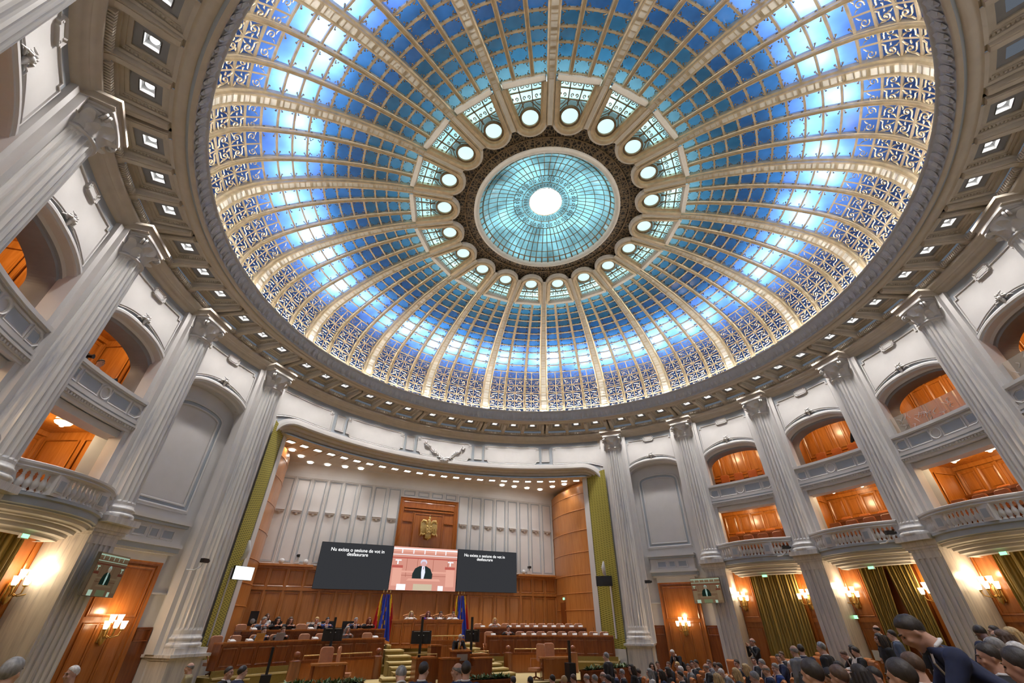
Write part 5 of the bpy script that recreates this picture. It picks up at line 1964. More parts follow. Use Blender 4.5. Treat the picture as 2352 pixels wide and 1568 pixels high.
SR = [(9.2, 9.75, 0.95, 1.07, 0.95, 2.7), (9.7, 10.25, 0.95, 1.19, 0.95, 2.6), (10.2, 10.85, 0.95, 1.31, 1.0, 2.5), (10.8, 11.6, 0.95, 1.43, 1.0, 2.4), (11.5, 12.4, 0.95, 1.60, 1.15, 2.35), (12.3, 13.1, 0.95, 1.77, 1.3, 2.3), (13.0, 13.6, 0.95, 1.93, 1.75, 2.3)]
stair('cream carpeted stairs up the stage to the right of the lectern', SR, 1)
stair('cream carpeted stairs up the stage to the left of the lectern', [(a, b_, c, d, -min(q, 2.12 if a > 11.4 else (2.2 if a > 9.6 else 2.7)) + (0.2 if a > 12.9 else 0), -p) for (a, b_, c, d, p, q) in SR], -1)
for s, nm in ((1, 'right'), (-1, 'left')):
    st = []
    for k in range(5):
        st.append((9.0 + 0.33 * k, 10.9, 0.0, 0.32 * (k + 1) - 0.1, *(sorted((s * 7.05, s * 8.1)))))
    stair('narrow cream carpeted side steps beside the %s framing column' % nm, st, s)


# ---------------------------------------------------------------- long desks
def long_desk(label, R, a0, a1, ztop, zfloor, zbase):
    t = thing('long_desk', label, 'desk', group=None)
    F = CF(90, R)
    u0, u1 = U(a0 - 90, R), U(a1 - 90, R)
    b = MB()
    cpanel(b, F, u0 - 0.03, u1 + 0.03, ztop - 0.05, ztop, -0.42, 0.05, 0, 24)
    b.build('desk_top', [M['wood']], t)
    b = MB()
    cpanel(b, F, u0, u1, zbase, ztop - 0.05, -0.08, 0.0, 0, 24)
    n = max(4, int((u1 - u0) / 0.62))
    for k in range(n):
        x0 = u0 + (u1 - u0) * (k + 0.12) / n
        x1 = u0 + (u1 - u0) * (k + 0.88) / n
        frame(b, F, rect(x0, x1, zbase + 0.12, ztop - 0.18), 0.025, 0.025, 0)
    cpanel(b, F, u0, u1, ztop - 0.12, ztop - 0.05, 0, 0.03, 0, 24)
    cpanel(b, F, u0, u1, zbase, zbase + 0.07, 0, 0.025, 0, 24)
    b.build('front_panel', [M['wooddark']], t)
    for u in (u0, u1):
        b = MB()
        cpanel(b, F, u - 0.03, u + 0.03, zbase, ztop - 0.05, -0.40, 0.0, 0, 1)
        b.build('end_panel', [M['wooddark']], t)
    return t


long_desk('long mahogany front desk on the left of the stage', 12.42, 100.4, 131.0, 2.21, 1.27, 1.44)
long_desk('long mahogany front desk on the right of the stage', 12.42, 50.2, 77.9, 2.25, 1.27, 1.44)
long_desk('long mahogany back desk on the left of the stage', 13.5, 98.9, 125.2, 2.53, 1.6, 1.62)
long_desk('long mahogany back desk on the right of the stage', 13.5, 56.0, 79.6, 2.56, 1.6, 1.62)

# conference chairs and desk microphone units
cc0 = None


def conf_chair():
    t = thing('conference_chair')
    b = MB()
    b.rbox((0, 0.10, 0.83), (0.46, 0.07, 0.58), 0.10, 0)
    b.build('backrest', [M['leather']], t)
    b = MB()
    b.box((0, -0.17, 0.32), (0.46, 0.46, 0.09))
    b.build('seat', [M['leather']], t)
    for s in (-1, 1):
        b = MB()
        b.tube([(s * 0.25, 0.10, 0.62), (s * 0.31, -0.15, 0.64), (s * 0.26, -0.24, 0.34)], 0.02, 6)
        b.build('armrest', [M['wood']], t)
    b = MB()
    b.tube([(0, -0.22, 0.3), (0, -0.22, 0.1)], 0.03, 8)
    for k in range(5):
        a = 2 * PI * k / 5
        b.tube([(0, -0.22, 0.1), (0.18 * cos(a), -0.22 + 0.18 * sin(a), 0.04)], 0.022, 5)
    b.build('base', [M['wooddark']], t)
    return t


def place_chair(x, y, z, rz, label, group):
    global cc0
    if cc0 is None:
        cc0 = conf_chair()
        q = cc0
        q.location = (x, y, z)
        q.rotation_euler = (0, 0, rz)
        tag(q, label, 'chair', group)
    else:
        q = dup(cc0, (x, y, z), rz, label, group)
        q['category'] = 'chair'
    return q


mu = thing('microphone_unit')
b = MB()
b.add([(-0.11, -0.08, 0), (0.11, -0.08, 0), (0.11, 0.08, 0), (-0.11, 0.08, 0), (-0.11, -0.08, 0.08), (0.11, -0.08, 0.08), (0.11, 0.08, 0.03), (-0.11, 0.08, 0.03)], [(3, 2, 1, 0), (4, 5, 6, 7), (0, 1, 5, 4), (1, 2, 6, 5), (2, 3, 7, 6), (3, 0, 4, 7)])
b.build('console', [M['offwhite']], mu)
b = MB()
b.tube([(0.07, 0.0, 0.05), (0.07, 0.03, 0.2), (0.07, 0.1, 0.28)], 0.008, 5)
b.tube([(0.07, 0.1, 0.28), (0.07, 0.13, 0.3)], 0.014, 6)
b.build('gooseneck', [M['black']], mu)
mfirst = True
SEATS = {}
for nm, side, R, n_, a0, a1, zfl, zt in (('front', 'left', 12.42, 10, 102.5, 129.5, 1.19, 2.21), ('front', 'right', 12.42, 12, 77.0, 52.2, 1.19, 2.25), ('back', 'left', 13.5, 10, 100.8, 123.4, 1.52, 2.53), ('back', 'right', 13.5, 12, 78.6, 57.6, 1.52, 2.56)):
    SEATS[(nm, side)] = []
    for k in range(n_):
        az = a0 + (a1 - a0) * k / (n_ - 1)
        SEATS[(nm, side)].append(az)
        p = pol(R + 0.78, az, zfl + 0.08)
        if min(math.hypot(p[0] - o_[0], p[1] - o_[1]) for o_ in PEOPLE if o_[4] == 'd') < 0.5:
            continue
        place_chair(p[0], p[1], p[2], rad(az - 90), 'tan leather chair behind the %s %s stage desk, %s from the aisle' % (side, nm, ORD[k]), 'tan chairs behind the %s %s desk' % (side, nm))
        p = pol(R + 0.18, az - 0.5, zt)
        lab = 'white microphone unit on the %s %s stage desk, %s from the aisle' % (side, nm, ORD[k])
        if mfirst:
            mfirst = False
            mu.location = p
            mu.rotation_euler = (0, 0, rad(az + 90))
            tag(mu, lab, 'microphone', 'microphone units on the %s %s desk' % (side, nm))
        else:
            q = dup(mu, p, rad(az + 90), lab, 'microphone units on the %s %s desk' % (side, nm))
            q['category'] = 'microphone'

# ---------------------------------------------------------------- presidium
t = thing('presidium_desk', 'tall mahogany presidium desk at the centre of the stage', 'desk')
PD = [(-1.72, 13.5), (-0.85, 13.0), (0.9, 13.0), (1.75, 13.5)]
b = MB()
off = [(-1.78, 13.47), (-0.87, 12.93), (0.92, 12.93), (1.81, 13.47)]
bk = [(-1.6, 13.85), (-0.75, 13.5), (0.8, 13.5), (1.65, 13.85)]
for z0, z1 in ((2.83, 2.89),):
    b.add([(*p, z0) for p in off + bk[::-1]] + [(*p, z1) for p in off + bk[::-1]], [list(range(8))[::-1], list(range(8, 16))] + [(i, (i + 1) % 8, 8 + (i + 1) % 8, 8 + i) for i in range(8)])
b.build('desk_top', [M['wood']], t)
for i in range(3):
    p, q = PD[i], PD[i + 1]
    L = math.hypot(q[0] - p[0], q[1] - p[1])
    d = Vector((q[0] - p[0], q[1] - p[1])) / L
    Fp = lambda u, v, h=0.0: (p[0] + d.x * u + d.y * h, p[1] + d.y * u - d.x * h, v)
    b = MB()
    cpanel(b, Fp, 0, L, 1.78, 2.83, -0.06, 0, 0, 2)
    m_n = 3 if i == 1 else 2
    for k in range(m_n):
        frame(b, Fp, rect(L * (k + 0.14) / m_n, L * (k + 0.86) / m_n, 1.98, 2.68), 0.03, 0.03, 0)
        cpanel(b, Fp, L * (k - 0.05) / m_n, L * (k + 0.05) / m_n, 1.85, 2.8, 0, 0.03, 0, 1)
    cpanel(b, Fp, 0, L, 1.78, 1.88, 0, 0.06, 0, 2)
    cpanel(b, Fp, 0, L, 2.75, 2.83, 0, 0.04, 0, 2)
    b.build('front_panel', [M['wood']], t)
for k, x in enumerate(sorted(o_[0] for o_ in PEOPLE if o_[4] == 'd' and abs(o_[0]) < 1.7 and o_[1] > 14.1)):
    lab = 'carved tan armchair behind the presidium desk, %s from the left' % ORD[k]
    if k == 0:
        t = thing('armchair', lab, 'chair', (x, 14.3, 1.87), 0, 'carved armchairs behind the presidium')
        b = MB()
        b.rbox((0, 0.1, 0.88), (0.5, 0.07, 0.62), 0.08)
        b.build('backrest', [M['leather']], t)
        b = MB()
        b.tube([(-0.3, 0.1, 1.16), (-0.15, 0.1, 1.2), (0, 0.1, 1.24), (0.15, 0.1, 1.2), (0.3, 0.1, 1.16)], 0.04, 6)
        for s in (-1, 1):
            b.tube([(s * 0.29, 0.1, 0.0), (s * 0.29, 0.1, 1.16)], 0.03, 6)
        b.build('carved_frame', [M['woodlight']], t)
        b = MB()
        b.box((0, -0.17, 0.30), (0.55, 0.5, 0.12))
        b.build('seat', [M['leather']], t)
        ar0 = t
    else:
        dup(ar0, (x, 14.3, 1.87), 0, lab)
for x, lab in ((-0.95, 'leftmost'), (0.0, 'second'), (0.48, 'third'), (1.25, 'rightmost')):
    q = dup(mu, (x, 13.2, 2.89), rad(180), 'white microphone unit on the presidium desk, %s of four' % lab, 'microphone units on the presidium')
    q['category'] = 'microphone'

# flags
BLUE = plain('flag_blue', (0.02, 0.05, 0.42), 0.7, noise=0.1)
YEL = plain('flag_yellow', (0.75, 0.47, 0.02), 0.7, noise=0.1)
RED = plain('flag_red', (0.55, 0.02, 0.02), 0.7, noise=0.1)


def flag(x, y, z0, kind, label, lean):
    t = thing('flag', label, 'flag', (x, y, z0))
    b = MB()
    b.tube([(0, 0, 0.0), (0, 0, 2.15)], 0.018, 6)
    b.lathe([(0.0, 0.0), (0.14, 0.0), (0.14, 0.04), (0.03, 0.07)], 12, 0)
    b.build('pole', [M['wooddark']], t)
    b = MB()
    b.tube([(0, 0, 2.15), (0, 0, 2.2), (0, 0, 2.3)], [0.03, 0.025, 0.004], 6)
    b.build('finial', [M['brass']], t)
    b = MB()
    nu, nv = 24, 10
    for j in range(nv):
        for i in range(nu):
            q = []
            for (ii, jj) in ((i, j), (i + 1, j), (i + 1, j + 1), (i, j + 1)):
                f, g_ = ii / nu, jj / nv
                w = 0.09 + 0.34 * g_ ** 0.8
                q.append((w * (f - 0.35) * 1.5 * lean, 0.05 * sin(f * 17 + g_) * (0.3 + g_), 2.08 - 1.72 * g_ - 0.25 * g_ * f))
            f = (i + 0.5) / nu
            g_ = (j + 0.5) / nv
            if kind == 'eu':
                mi = 1 if (abs(f - 0.5) < 0.05 and j in (3, 6, 8)) or (abs(f - 0.3) < 0.04 and j in (5, 7)) else 0
            else:
                s_ = (f if lean > 0 else f) + 0.7 * (g_ - 0.5)
                mi = 0 if s_ < 0.22 else (1 if s_ < 0.66 else 2)
            b.add(q, [(0, 1, 2, 3)], mi, True)
    b.build('cloth', [BLUE, YEL, RED], t)


flag(-2.12, 14.75, 1.88, 'ro', 'blue yellow red flag, leftmost of the flags left of the presidium', -1)
flag(-1.98, 14.55, 1.88, 'eu', 'dark blue flag with yellow stars left of the presidium', 1)
flag(-1.78, 14.75, 1.88, 'ro', 'blue yellow red flag nearest the presidium on its left', 1)
flag(1.88, 14.75, 1.88, 'ro', 'blue yellow red flag nearest the presidium on its right', -1)
flag(2.0, 14.55, 1.88, 'eu', 'dark blue flag with yellow stars right of the presidium', 1)
flag(2.2, 14.75, 1.88, 'ro', 'blue yellow red flag, rightmost of the flags right of the presidium', 1)

# ---------------------------------------------------------------- rostrum and lectern
t = thing('lectern', 'wooden speaker lectern with a metal plate at the centre', 'lectern', (-0.1, 8.2, POD))
b = MB()
b.box((0, 0, 0.45), (0.66, 0.42, 0.9))
b.box((0, -0.02, 0.04), (0.74, 0.5, 0.08))
b.build('body', [M['wooddark']], t)
b = MB()
b.add([(-0.37, -0.27, 0.90), (0.37, -0.27, 0.90), (0.37, 0.25, 0.97), (-0.37, 0.25, 0.97), (-0.37, -0.27, 0.94), (0.37, -0.27, 0.94), (0.37, 0.25, 1.01), (-0.37, 0.25, 1.01)], [(3, 2, 1, 0), (4, 5, 6, 7), (0, 1, 5, 4), (1, 2, 6, 5), (2, 3, 7, 6), (3, 0, 4, 7)])
b.build('reading_top', [M['wood']], t)
b = MB()
b.box((0.03, -0.215, 0.74), (0.42, 0.02, 0.2))
b.build('plate', [plain('brushed_plate', (0.45, 0.42, 0.36), 0.4, 0.5)], t)
t = thing('stenographer_desk', 'low curved wooden desk wrapped round the foot of the lectern', 'desk', (0, 7.75, POD))
b = MB()
for (x, w, d, h, y) in ((-0.62, 0.62, 0.5, 0.72, 0.05), (0.62, 0.7, 0.5, 0.7, 0.05), (0.0, 0.7, 0.3, 0.5, -0.1)):
    b.box((x, y, h / 2), (w, d, h))
b.build('body', [M['wooddark']], t)
b = MB()
b.box((-0.62, 0.05, 0.74), (0.68, 0.56, 0.04))
b.build('left_top', [M['wood']], t)
b = MB()
b.box((0.62, 0.05, 0.72), (0.76, 0.56, 0.04))
b.build('right_top', [M['wood']], t)
t = thing('rostrum', 'wooden rostrum screen with brass rail behind the speaker', 'rostrum', (0.15, 10.6, POD))
b = MB()
b.box((0, 0, 0.58), (1.5, 0.14, 1.16))
for k in range(4):
    frame(b, lambda u, v, h=0.0: (u, -0.07 - h, v), rect(-0.7 + k * 0.36, -0.42 + k * 0.36, 0.2, 1.0), 0.02, 0.02)
b.box((0, 0, 1.18), (1.56, 0.2, 0.05))
b.build('panel', [M['wood']], t)
b = MB()
b.tube([(-0.72, -0.02, 1.34), (0.72, -0.02, 1.34)], 0.022, 6)
for x in (-0.72, -0.25, 0.25, 0.72):
    b.tube([(x, -0.02, 1.2), (x, -0.02, 1.34)], 0.014, 6)
b.build('brass_rail', [M['brass']], t)
for (nm, x, y, w, d, h, lab) in (('side_pulpit', -1.35, 8.6, 0.75, 0.7, 0.72, 'low wooden side pulpit with brass rail left of the lectern'), ('side_pulpit', -0.7, 9.6, 0.42, 0.5, 1.04, 'taller wooden block between the left stairs and the lectern'), ('side_pulpit', 0.85, 8.7, 0.6, 0.6, 0.76, 'low wooden side pulpit right of the lectern')):
    t = thing(nm, lab, 'pulpit', (x, y, POD))
    b = MB()
    b.box((0, 0, h / 2), (w, d, h))
    b.box((0, 0, 0.05), (w + 0.06, d + 0.06, 0.1))
    b.build('body', [M['wooddark']], t)
    b = MB()
    b.box((0, 0, h + 0.015), (w + 0.06, d + 0.06, 0.05))
    b.build('top', [M['wood']], t)
    if h < 1:
        b = MB()
        b.tube([(-w / 2, -d / 2, h + 0.13), (w / 2, -d / 2, h + 0.13)], 0.016, 6)
        for s in (-1, 1):
            b.tube([(s * w / 2, -d / 2, h + 0.02), (s * w / 2, -d / 2, h + 0.13)], 0.012, 6)
        b.build('brass_rail', [M['brass']], t)


# balustrade walls with ball finials
def balus_wall(label, a0, a1, balls):
    t = thing('balustrade_wall', label, 'balustrade')
    R = 11.0
    F = CF(90, R)
    u0, u1 = U(a0 - 90, R), U(a1 - 90, R)
    b = MB()
    cpanel(b, F, u0, u1, POD, 1.60, -0.08, 0.08, 0, 12)
    b.build('panel', [M['wood']], t)
    b = MB()
    cpanel(b, F, u0, u1, 1.58, 1.66, -0.12, 0.12, 0, 12)
    b.build('capping', [M['wooddark']], t)
    b = MB()
    e = 0.42
    b.tube([F(u0 + e + (u1 - u0 - 2 * e) * i / 10, 1.78) for i in range(11)], 0.02, 6)
    for i in range(4):
        u = u0 + e + (u1 - u0 - 2 * e) * i / 3
        b.tube([F(u, 1.64), F(u, 1.78)], 0.012, 5)
    b.build('brass_rail', [M['brass']], t)
    for u in (u0 + 0.14, u1 - 0.14):
        b = MB()
        c = F(u, 0)
        b.lathe([(0.2, POD), (0.2, 1.62), (0.22, 1.64), (0.12, 1.68), (0.07, 1.70), (0.06, 1.72), (0.11, 1.76), (0.125, 1.82), (0.10, 1.90), (0.0, 1.93)], 14, 0, c=(c[0], c[1], 0))
        b.build('newel', [M['wooddark']], t)
    return t


balus_wall('curved wooden balustrade wall with brass rail, left of the lectern', 103.4, 122.2, None)
balus_wall('curved wooden balustrade wall with brass rail, right of the lectern', 58.4, 75.0, None)


# monitors on stands and column loudspeakers
def monitor(label, x, y, rz, w, h, ztop, zm, zb):
    t = thing('monitor_stand', label, 'monitor', (x, y, zb), rz)
    b = MB()
    b.box((0, 0.0, (ztop - zb) / 2), (0.09, 0.06, ztop - zb))
    b.build('pole', [M['black']], t)
    b = MB()
    b.box((0, 0, 0.02), (0.6, 0.5, 0.04))
    b.build('base', [M['black']], t)
    b = MB()
    z = zm - zb
    b.box((0, 0.08, z), (w, 0.06, h))
    b.box((0, 0.045, z - 0.02), (w * 0.7, 0.05, h * 0.6))
    for s in (-1, 1):
        b.box((s * w * 0.22, 0.04, z + h * 0.43), (w * 0.36, 0.02, 0.02), 1)
        b.ball((s * w * 0.12, 0.02, z + h * 0.15), 0.018, 6, 2)
    b.build('display', [M['black'], M['chrome'], M['offwhite']], t)


monitor('black monitor seen from behind on a stand before the left front desk', -4.55, 10.85, rad(-10), 0.76, 0.44, 2.95, 2.38, POD)
monitor('black monitor seen from behind on a stand left of the lectern', -1.6, 8.4, rad(-22), 0.74, 0.41, 2.95, 2.31, POD)
monitor('black monitor turned sideways on a stand right of the lectern', 0.62, 8.95, rad(-42), 0.60, 0.42, 2.96, 2.33, POD)


def column_speaker(label, x, y, z0, ztop):
    t = thing('column_loudspeaker', label, 'loudspeaker', (x, y, z0))
    b = MB()
    b.box((0, 0, 0.28), (0.28, 0.34, 0.56))
    b.build('bass_box', [M['black']], t)
    b = MB()
    b.box((0, 0, (0.56 + ztop - z0) / 2), (0.075, 0.09, ztop - z0 - 0.56))
    b.build('column', [M['black']], t)


column_speaker('slim black column loudspeaker before the left stage desk', -6.56, 6.6, POD, 2.16)
column_speaker('slim black column loudspeaker beside the flower trough on the right', 3.75, 6.6, POD, 2.2)
mb = MB()
mb.box((-6.56, 6.6, POD / 2), (0.7, 0.7, POD))
mb.build('plinth', [M['wooddark']], None, 'dark wooden plinth under the left column loudspeaker', 'plinth')
mb = MB()
mb.box((3.75, 6.6, POD / 2), (0.7, 0.6, POD))
mb.build('plinth', [M['wooddark']], None, 'dark wooden plinth under the right column loudspeaker', 'plinth')
t = thing('loudspeaker', 'black loudspeaker on a thin stand against the left wood wall', 'loudspeaker', (-7.7, 14.9, 1.6))
b = MB()
b.box((0, 0, 1.32), (0.34, 0.32, 0.56))
b.ball((0, -0.15, 1.22), 0.11, 10, 1, (1, 0.3, 1))
b.build('cabinet', [M['black'], M['coffer']], t)
b = MB()
b.tube([(0, 0, 0), (0, 0, 1.06)], 0.02, 6)
for k in range(3):
    a = 2 * PI * k / 3
    b.tube([(0, 0, 0.4), (0.3 * cos(a), 0.3 * sin(a), 0.01)], 0.014, 5)
b.build('tripod', [M['black']], t)


# small tables and chairs in front of the balustrade walls
def small_table(label, x, y, rz, w):
    t = thing('small_table', label, 'table', (x, y, POD), rz)
    b = MB()
    b.box((0, 0, 0.68), (w, 0.5, 0.05))
    b.build('table_top', [M['woodlight']], t)
    b = MB()
    b.box((0, -0.2, 0.34), (w * 0.82, 0.04, 0.6))
    b.build('modesty_panel', [M['wood']], t)
    for s in (-1, 1):
        b = MB()
        b.box((s * w * 0.44, 0, 0.33), (0.06, 0.4, 0.66))
        b.build('leg', [M['wooddark']], t)
    return t


small_table('small wooden table before the left balustrade wall', -4.75, 7.9, rad(4), 1.12)
small_table('small wooden table before the right balustrade wall', 3.55, 7.4, rad(-14), 1.22)
place_chair(-4.8, 8.6, POD, rad(10), 'tan leather chair behind the left small table, facing front', 'tan chairs at the small tables')
place_chair(-4.3, 8.75, POD, rad(75), 'tan leather chair behind the left small table, turned sideways', 'tan chairs at the small tables')
place_chair(3.05, 7.75, POD, rad(-70), 'tan leather chair at the left end of the right small table', 'tan chairs at the small tables')
place_chair(3.75, 8.15, POD, rad(-10), 'tan leather chair behind the right small table', 'tan chairs at the small tables')

# flower troughs
lrng = random.Random(11)


def trough(label, x, y, rz, L, ztop, zb, n):
    t = thing('flower_trough', label, 'planter', (x, y, zb), rz)
    b = MB()
    h = ztop - zb
    b.box((0, 0, h / 2), (L, 0.42, h))
    b.box((0, 0, h - 0.03), (L + 0.06, 0.48, 0.06))
    b.build('box', [M['wooddark']], t)
    b = MB()
    for k in range(n):
        px_ = lrng.uniform(-L / 2 + 0.05, L / 2 - 0.05)
        py_ = lrng.uniform(-0.16, 0.16)
        for q in range(7):
            a = lrng.uniform(0, 2 * PI)
            l = lrng.uniform(0.12, 0.26)
            e = lrng.uniform(0.3, 1.2)
            c0 = Vector((px_, py_, h))
            d = Vector((cos(a) * cos(e), sin(a) * cos(e), sin(e)))
            sd = d.cross(Vector((0, 0, 1))).normalized() * lrng.uniform(0.02, 0.035)
            b.add([c0, c0 + d * l * 0.5 + sd, c0 + d * l + Vector((0, 0, -0.04)), c0 + d * l * 0.5 - sd], [(0, 1, 2, 3)], 1 if lrng.random() < 0.28 else 0)
    b.build('foliage', [M['leaf'], M['leafpale']], t, kind=None)['kind'] = 'stuff'


trough('wooden flower trough with green plants on the right edge of the podium', 5.5, 6.75, rad(12), 2.5, 1.28, 0.0, 46)
trough('wooden flower trough with green plants below the lectern', 0.45, 6.6, 0, 1.6, 1.16, 0.0, 34)
trough('wooden flower trough with green plants on the left edge of the podium', -4.9, 6.7, rad(-4), 2.3, 1.22, 0.0, 40)

# jamb televisions, wall screens, cameras
t = screen('television', 'bright white television screen on the left olive fabric', 0.82, 0.46, (-8.30, 10.45, 4.35), rad(40), glow('screen_white', (0.86, 0.97, 1), 1.5))
t = screen('television', 'switched off black television on the right olive fabric', 0.82, 0.46, (8.30, 10.25, 4.56), rad(-38), M['black'])
for az, rz, lab, dk in ((29.0, 29 - 90 - 4, 'television showing the speaker beside the first pier right of the stage', 0.35), (152.2, 152 - 90 + 14, 'television seen obliquely beside the first pier left of the stage', 0.55)):
    p = pol(12.62, az, 4.0 if az < 90 else 3.85)
    t = screen('television', lab, 1.34, 1.0, p, rad(rz), None)
    picture(t, 1.34, 1.0, (0.55, 0.75, 0.55), 0.55, dk)
    b = MB()
    b.box((0, 0.17, 0.1), (0.2, 0.26, 0.2))
    b.build('bracket', [M['black']], t)
cam0 = None
for x, y, z, rz, lab in ((-6.5, 15.38, 5.2, 0, 'small camera on the wood ledge left of the video wall'), (6.52, 15.38, 5.2, 0, 'small camera on the wood ledge right of the video wall')):
    if cam0 is None:
        cam0 = thing('ptz_camera', lab, 'camera', (x, y, z))
        b = MB()
        b.box((0, 0, 0.09), (0.22, 0.18, 0.18))
        b.box((0, 0, 0.24), (0.06, 0.06, 0.14))
        b.build('mount', [M['offwhite']], cam0)
        b = MB()
        b.box((0, -0.03, 0.36), (0.14, 0.24, 0.12))
        b.tube([(-0.02, -0.14, 0.36), (-0.05, -0.22, 0.35)], 0.045, 8)
        b.build('camera_head', [M['black']], cam0)
    else:
        dup(cam0, (x, y, z), rz, lab)
sb = thing('dome_speaker', 'white dome speaker on the ledge left of the left camera', 'speaker', (-7.2, 15.38, 5.19))
b = MB()
b.ball((0, 0, 0.11), 0.13, 12, 0, (1, 0.7, 1))
b.build('dome', [M['offwhite']], sb)
dup(sb, (-6.1, 15.38, 5.19), 0, 'white dome speaker on the ledge right of the left camera')
dup(sb, (6.15, 15.38, 5.19), 0, 'white dome speaker on the ledge beside the right camera')
for s, nm in ((-1, 'left'), (1, 'right')):
    t = thing('wall_speaker', 'curved white wall speaker on the %s olive fabric above the television' % nm, 'speaker', (s * 8.52, 10.35, 5.1))
    b = MB()
    b.tube([(0, 0, -0.32), (-s * 0.12, -0.05, -0.2), (-s * 0.16, -0.08, 0.1), (-s * 0.1, -0.05, 0.38)], [0.03, 0.09, 0.10, 0.04], 8)
    b.build('horn', [M['offwhite']], t)
bc0 = None
for az, R, z, rz, lab in ((137.6, 12.75, 4.55, 60, 'small black camera on a bracket beside the left niche ledge'), (41.2, 12.75, 4.45, -60, 'small black camera on a bracket beside the right niche ledge'), (11.3, 12.45, 5.42, -30, 'small black camera at the far end of the first right balcony'), (-6.9, 12.45, 5.42, -40, 'small black camera at the far end of the second right balcony')):
    if bc0 is None:
        bc0 = thing('bracket_camera', lab, 'camera', pol(R, az, z), rad(rz))
        b = MB()
        b.box((0, 0, 0), (0.26, 0.13, 0.13))
        b.tube([(0.12, 0, 0), (0.2, 0, 0)], 0.05, 8)
        b.build('camera_head', [M['black']], bc0)
        b = MB()
        b.tube([(-0.05, 0, -0.06), (-0.06, 0.02, -0.2), (-0.2, 0.1, -0.3), (-0.3, 0.3, -0.3)], 0.02, 6)
        b.build('bracket', [M['offwhite']], bc0)
    else:
        dup(bc0, pol(R, az, z), rad(rz), lab)
# exit signs, notice
gm = glow('exit_green', (0.25, 0.9, 0.35), 2.2)
es0 = None
for p, rz, lab in ((pol(14.0, 7.0, 2.95), 7 - 90, 'small green exit sign on the wood left of the parted curtain'), (pol(14.0, -6.0, 2.95), -6 - 90, 'small green exit sign on the wood right of the parted curtain'), (pol(13.15, 18, 4.5), 18 - 90, 'small green exit light under the first right balcony'), (pol(13.15, 0, 4.5), -90, 'small green exit light under the second right balcony'), (pol(13.15, -18, 4.5), -108, 'small green exit light under the third right balcony'), (pol(13.15, 162, 4.5), 72, 'small green exit light under the first left balcony'), ((8.02, 14.0, 3.9), -90, 'tiny green exit sign over the side door right of the stage')):
    if es0 is None:
        es0 = thing('exit_sign', lab, 'exit sign', p, rad(rz))
        b = MB()
        b.box((0, 0.03, 0), (0.22, 0.06, 0.13))
        b.build('case', [M['offwhite']], es0)
        b = MB()
        b.add([(-0.1, -0.002, -0.055), (0.1, -0.002, -0.055), (0.1, -0.002, 0.055), (-0.1, -0.002, 0.055)], [(0, 1, 2, 3)])
        b.build('lit_face', [gm], es0)
    else:
        dup(es0, p, rad(rz), lab)
mb = MB()
mb.box((0, 0, 0), (0.22, 0.01, 0.31))
o = mb.build('paper_notice', [M['paper']], None, 'white paper notice on the wood beside the parted curtain', 'notice')
o.location = pol(14.12, 6.2, 1.75)
o.rotation_euler = (0, 0, rad(6.2 - 90))
# office machines behind the left back desk
t = thing('photocopier', 'grey photocopier standing behind the left back desk', 'photocopier', (-5.15, 14.3, 1.6))
b = MB()
b.box((0, 0, 0.5), (0.55, 0.5, 1.0))
b.box((0, -0.02, 1.12), (0.6, 0.5, 0.12))
b.box((0, 0.1, 1.02), (0.5, 0.3, 0.12), 1)
for k in range(3):
    b.box((0, -0.26, 0.35 + 0.2 * k), (0.46, 0.02, 0.02), 1)
b.build('body', [M['offwhite'], M['coffer']], t)
b = MB()
for i in range(9):
    b.box((0.01 * (i % 3), 0, 0.02 + 0.03 * i), (0.5, 0.34, 0.028))
o = b.build('paper_stack', [M['paper']], None, 'white stack of paper beside the photocopier', 'paper')
o.location = (-5.9, 14.3, 2.28)
mb = MB()
mb.box((0, 0, 0.34), (0.7, 0.5, 0.68))
o = mb.build('side_cabinet', [M['wooddark']], None, 'dark cabinet under the paper stack behind the left back desk', 'cabinet')
o.location = (-5.9, 14.3, 1.6)
mo0 = None
for x, lab in ((-6.75, 'black desktop monitor at the left end of the left back row'), (-4.55, 'black desktop monitor right of the photocopier'), (-3.6, 'black desktop monitor behind the man in the blue suit')):
    if mo0 is None:
        mo0 = thing('desktop_monitor', lab, 'monitor', (x, 14.45, 1.6))
        b = MB()
        b.box((0, 0, 1.05), (0.55, 0.05, 0.34))
        b.build('display', [M['black']], mo0)
        b = MB()
        b.box((0, 0.05, 0.43), (0.3, 0.3, 0.86))
        b.build('stand', [M['black']], mo0)
    else:
        dup(mo0, (x, 14.45, 1.6), 0, lab)


# laptops
lp0 = None
for az, R, z, lab, mt in ((124.6, 12.55, 2.21, 'open laptop with bronze lid on the left front desk', M['brass']), (121.0, 12.55, 2.21, 'open laptop with grey lid on the left front desk', M['coffer'])):
    t = thing('laptop', lab, 'laptop', pol(R, az, z), rad(az - 90))
    b = MB()
    b.box((0, 0.12, 0.01), (0.34, 0.24, 0.02))
    b.build('keyboard', [M['black']], t)
    b = MB()
    b.box((0, -0.03, 0.13), (0.34, 0.015, 0.24), 0, 0, Matrix.Rotation(rad(12), 4, 'X'))
    b.build('lid', [mt], t)
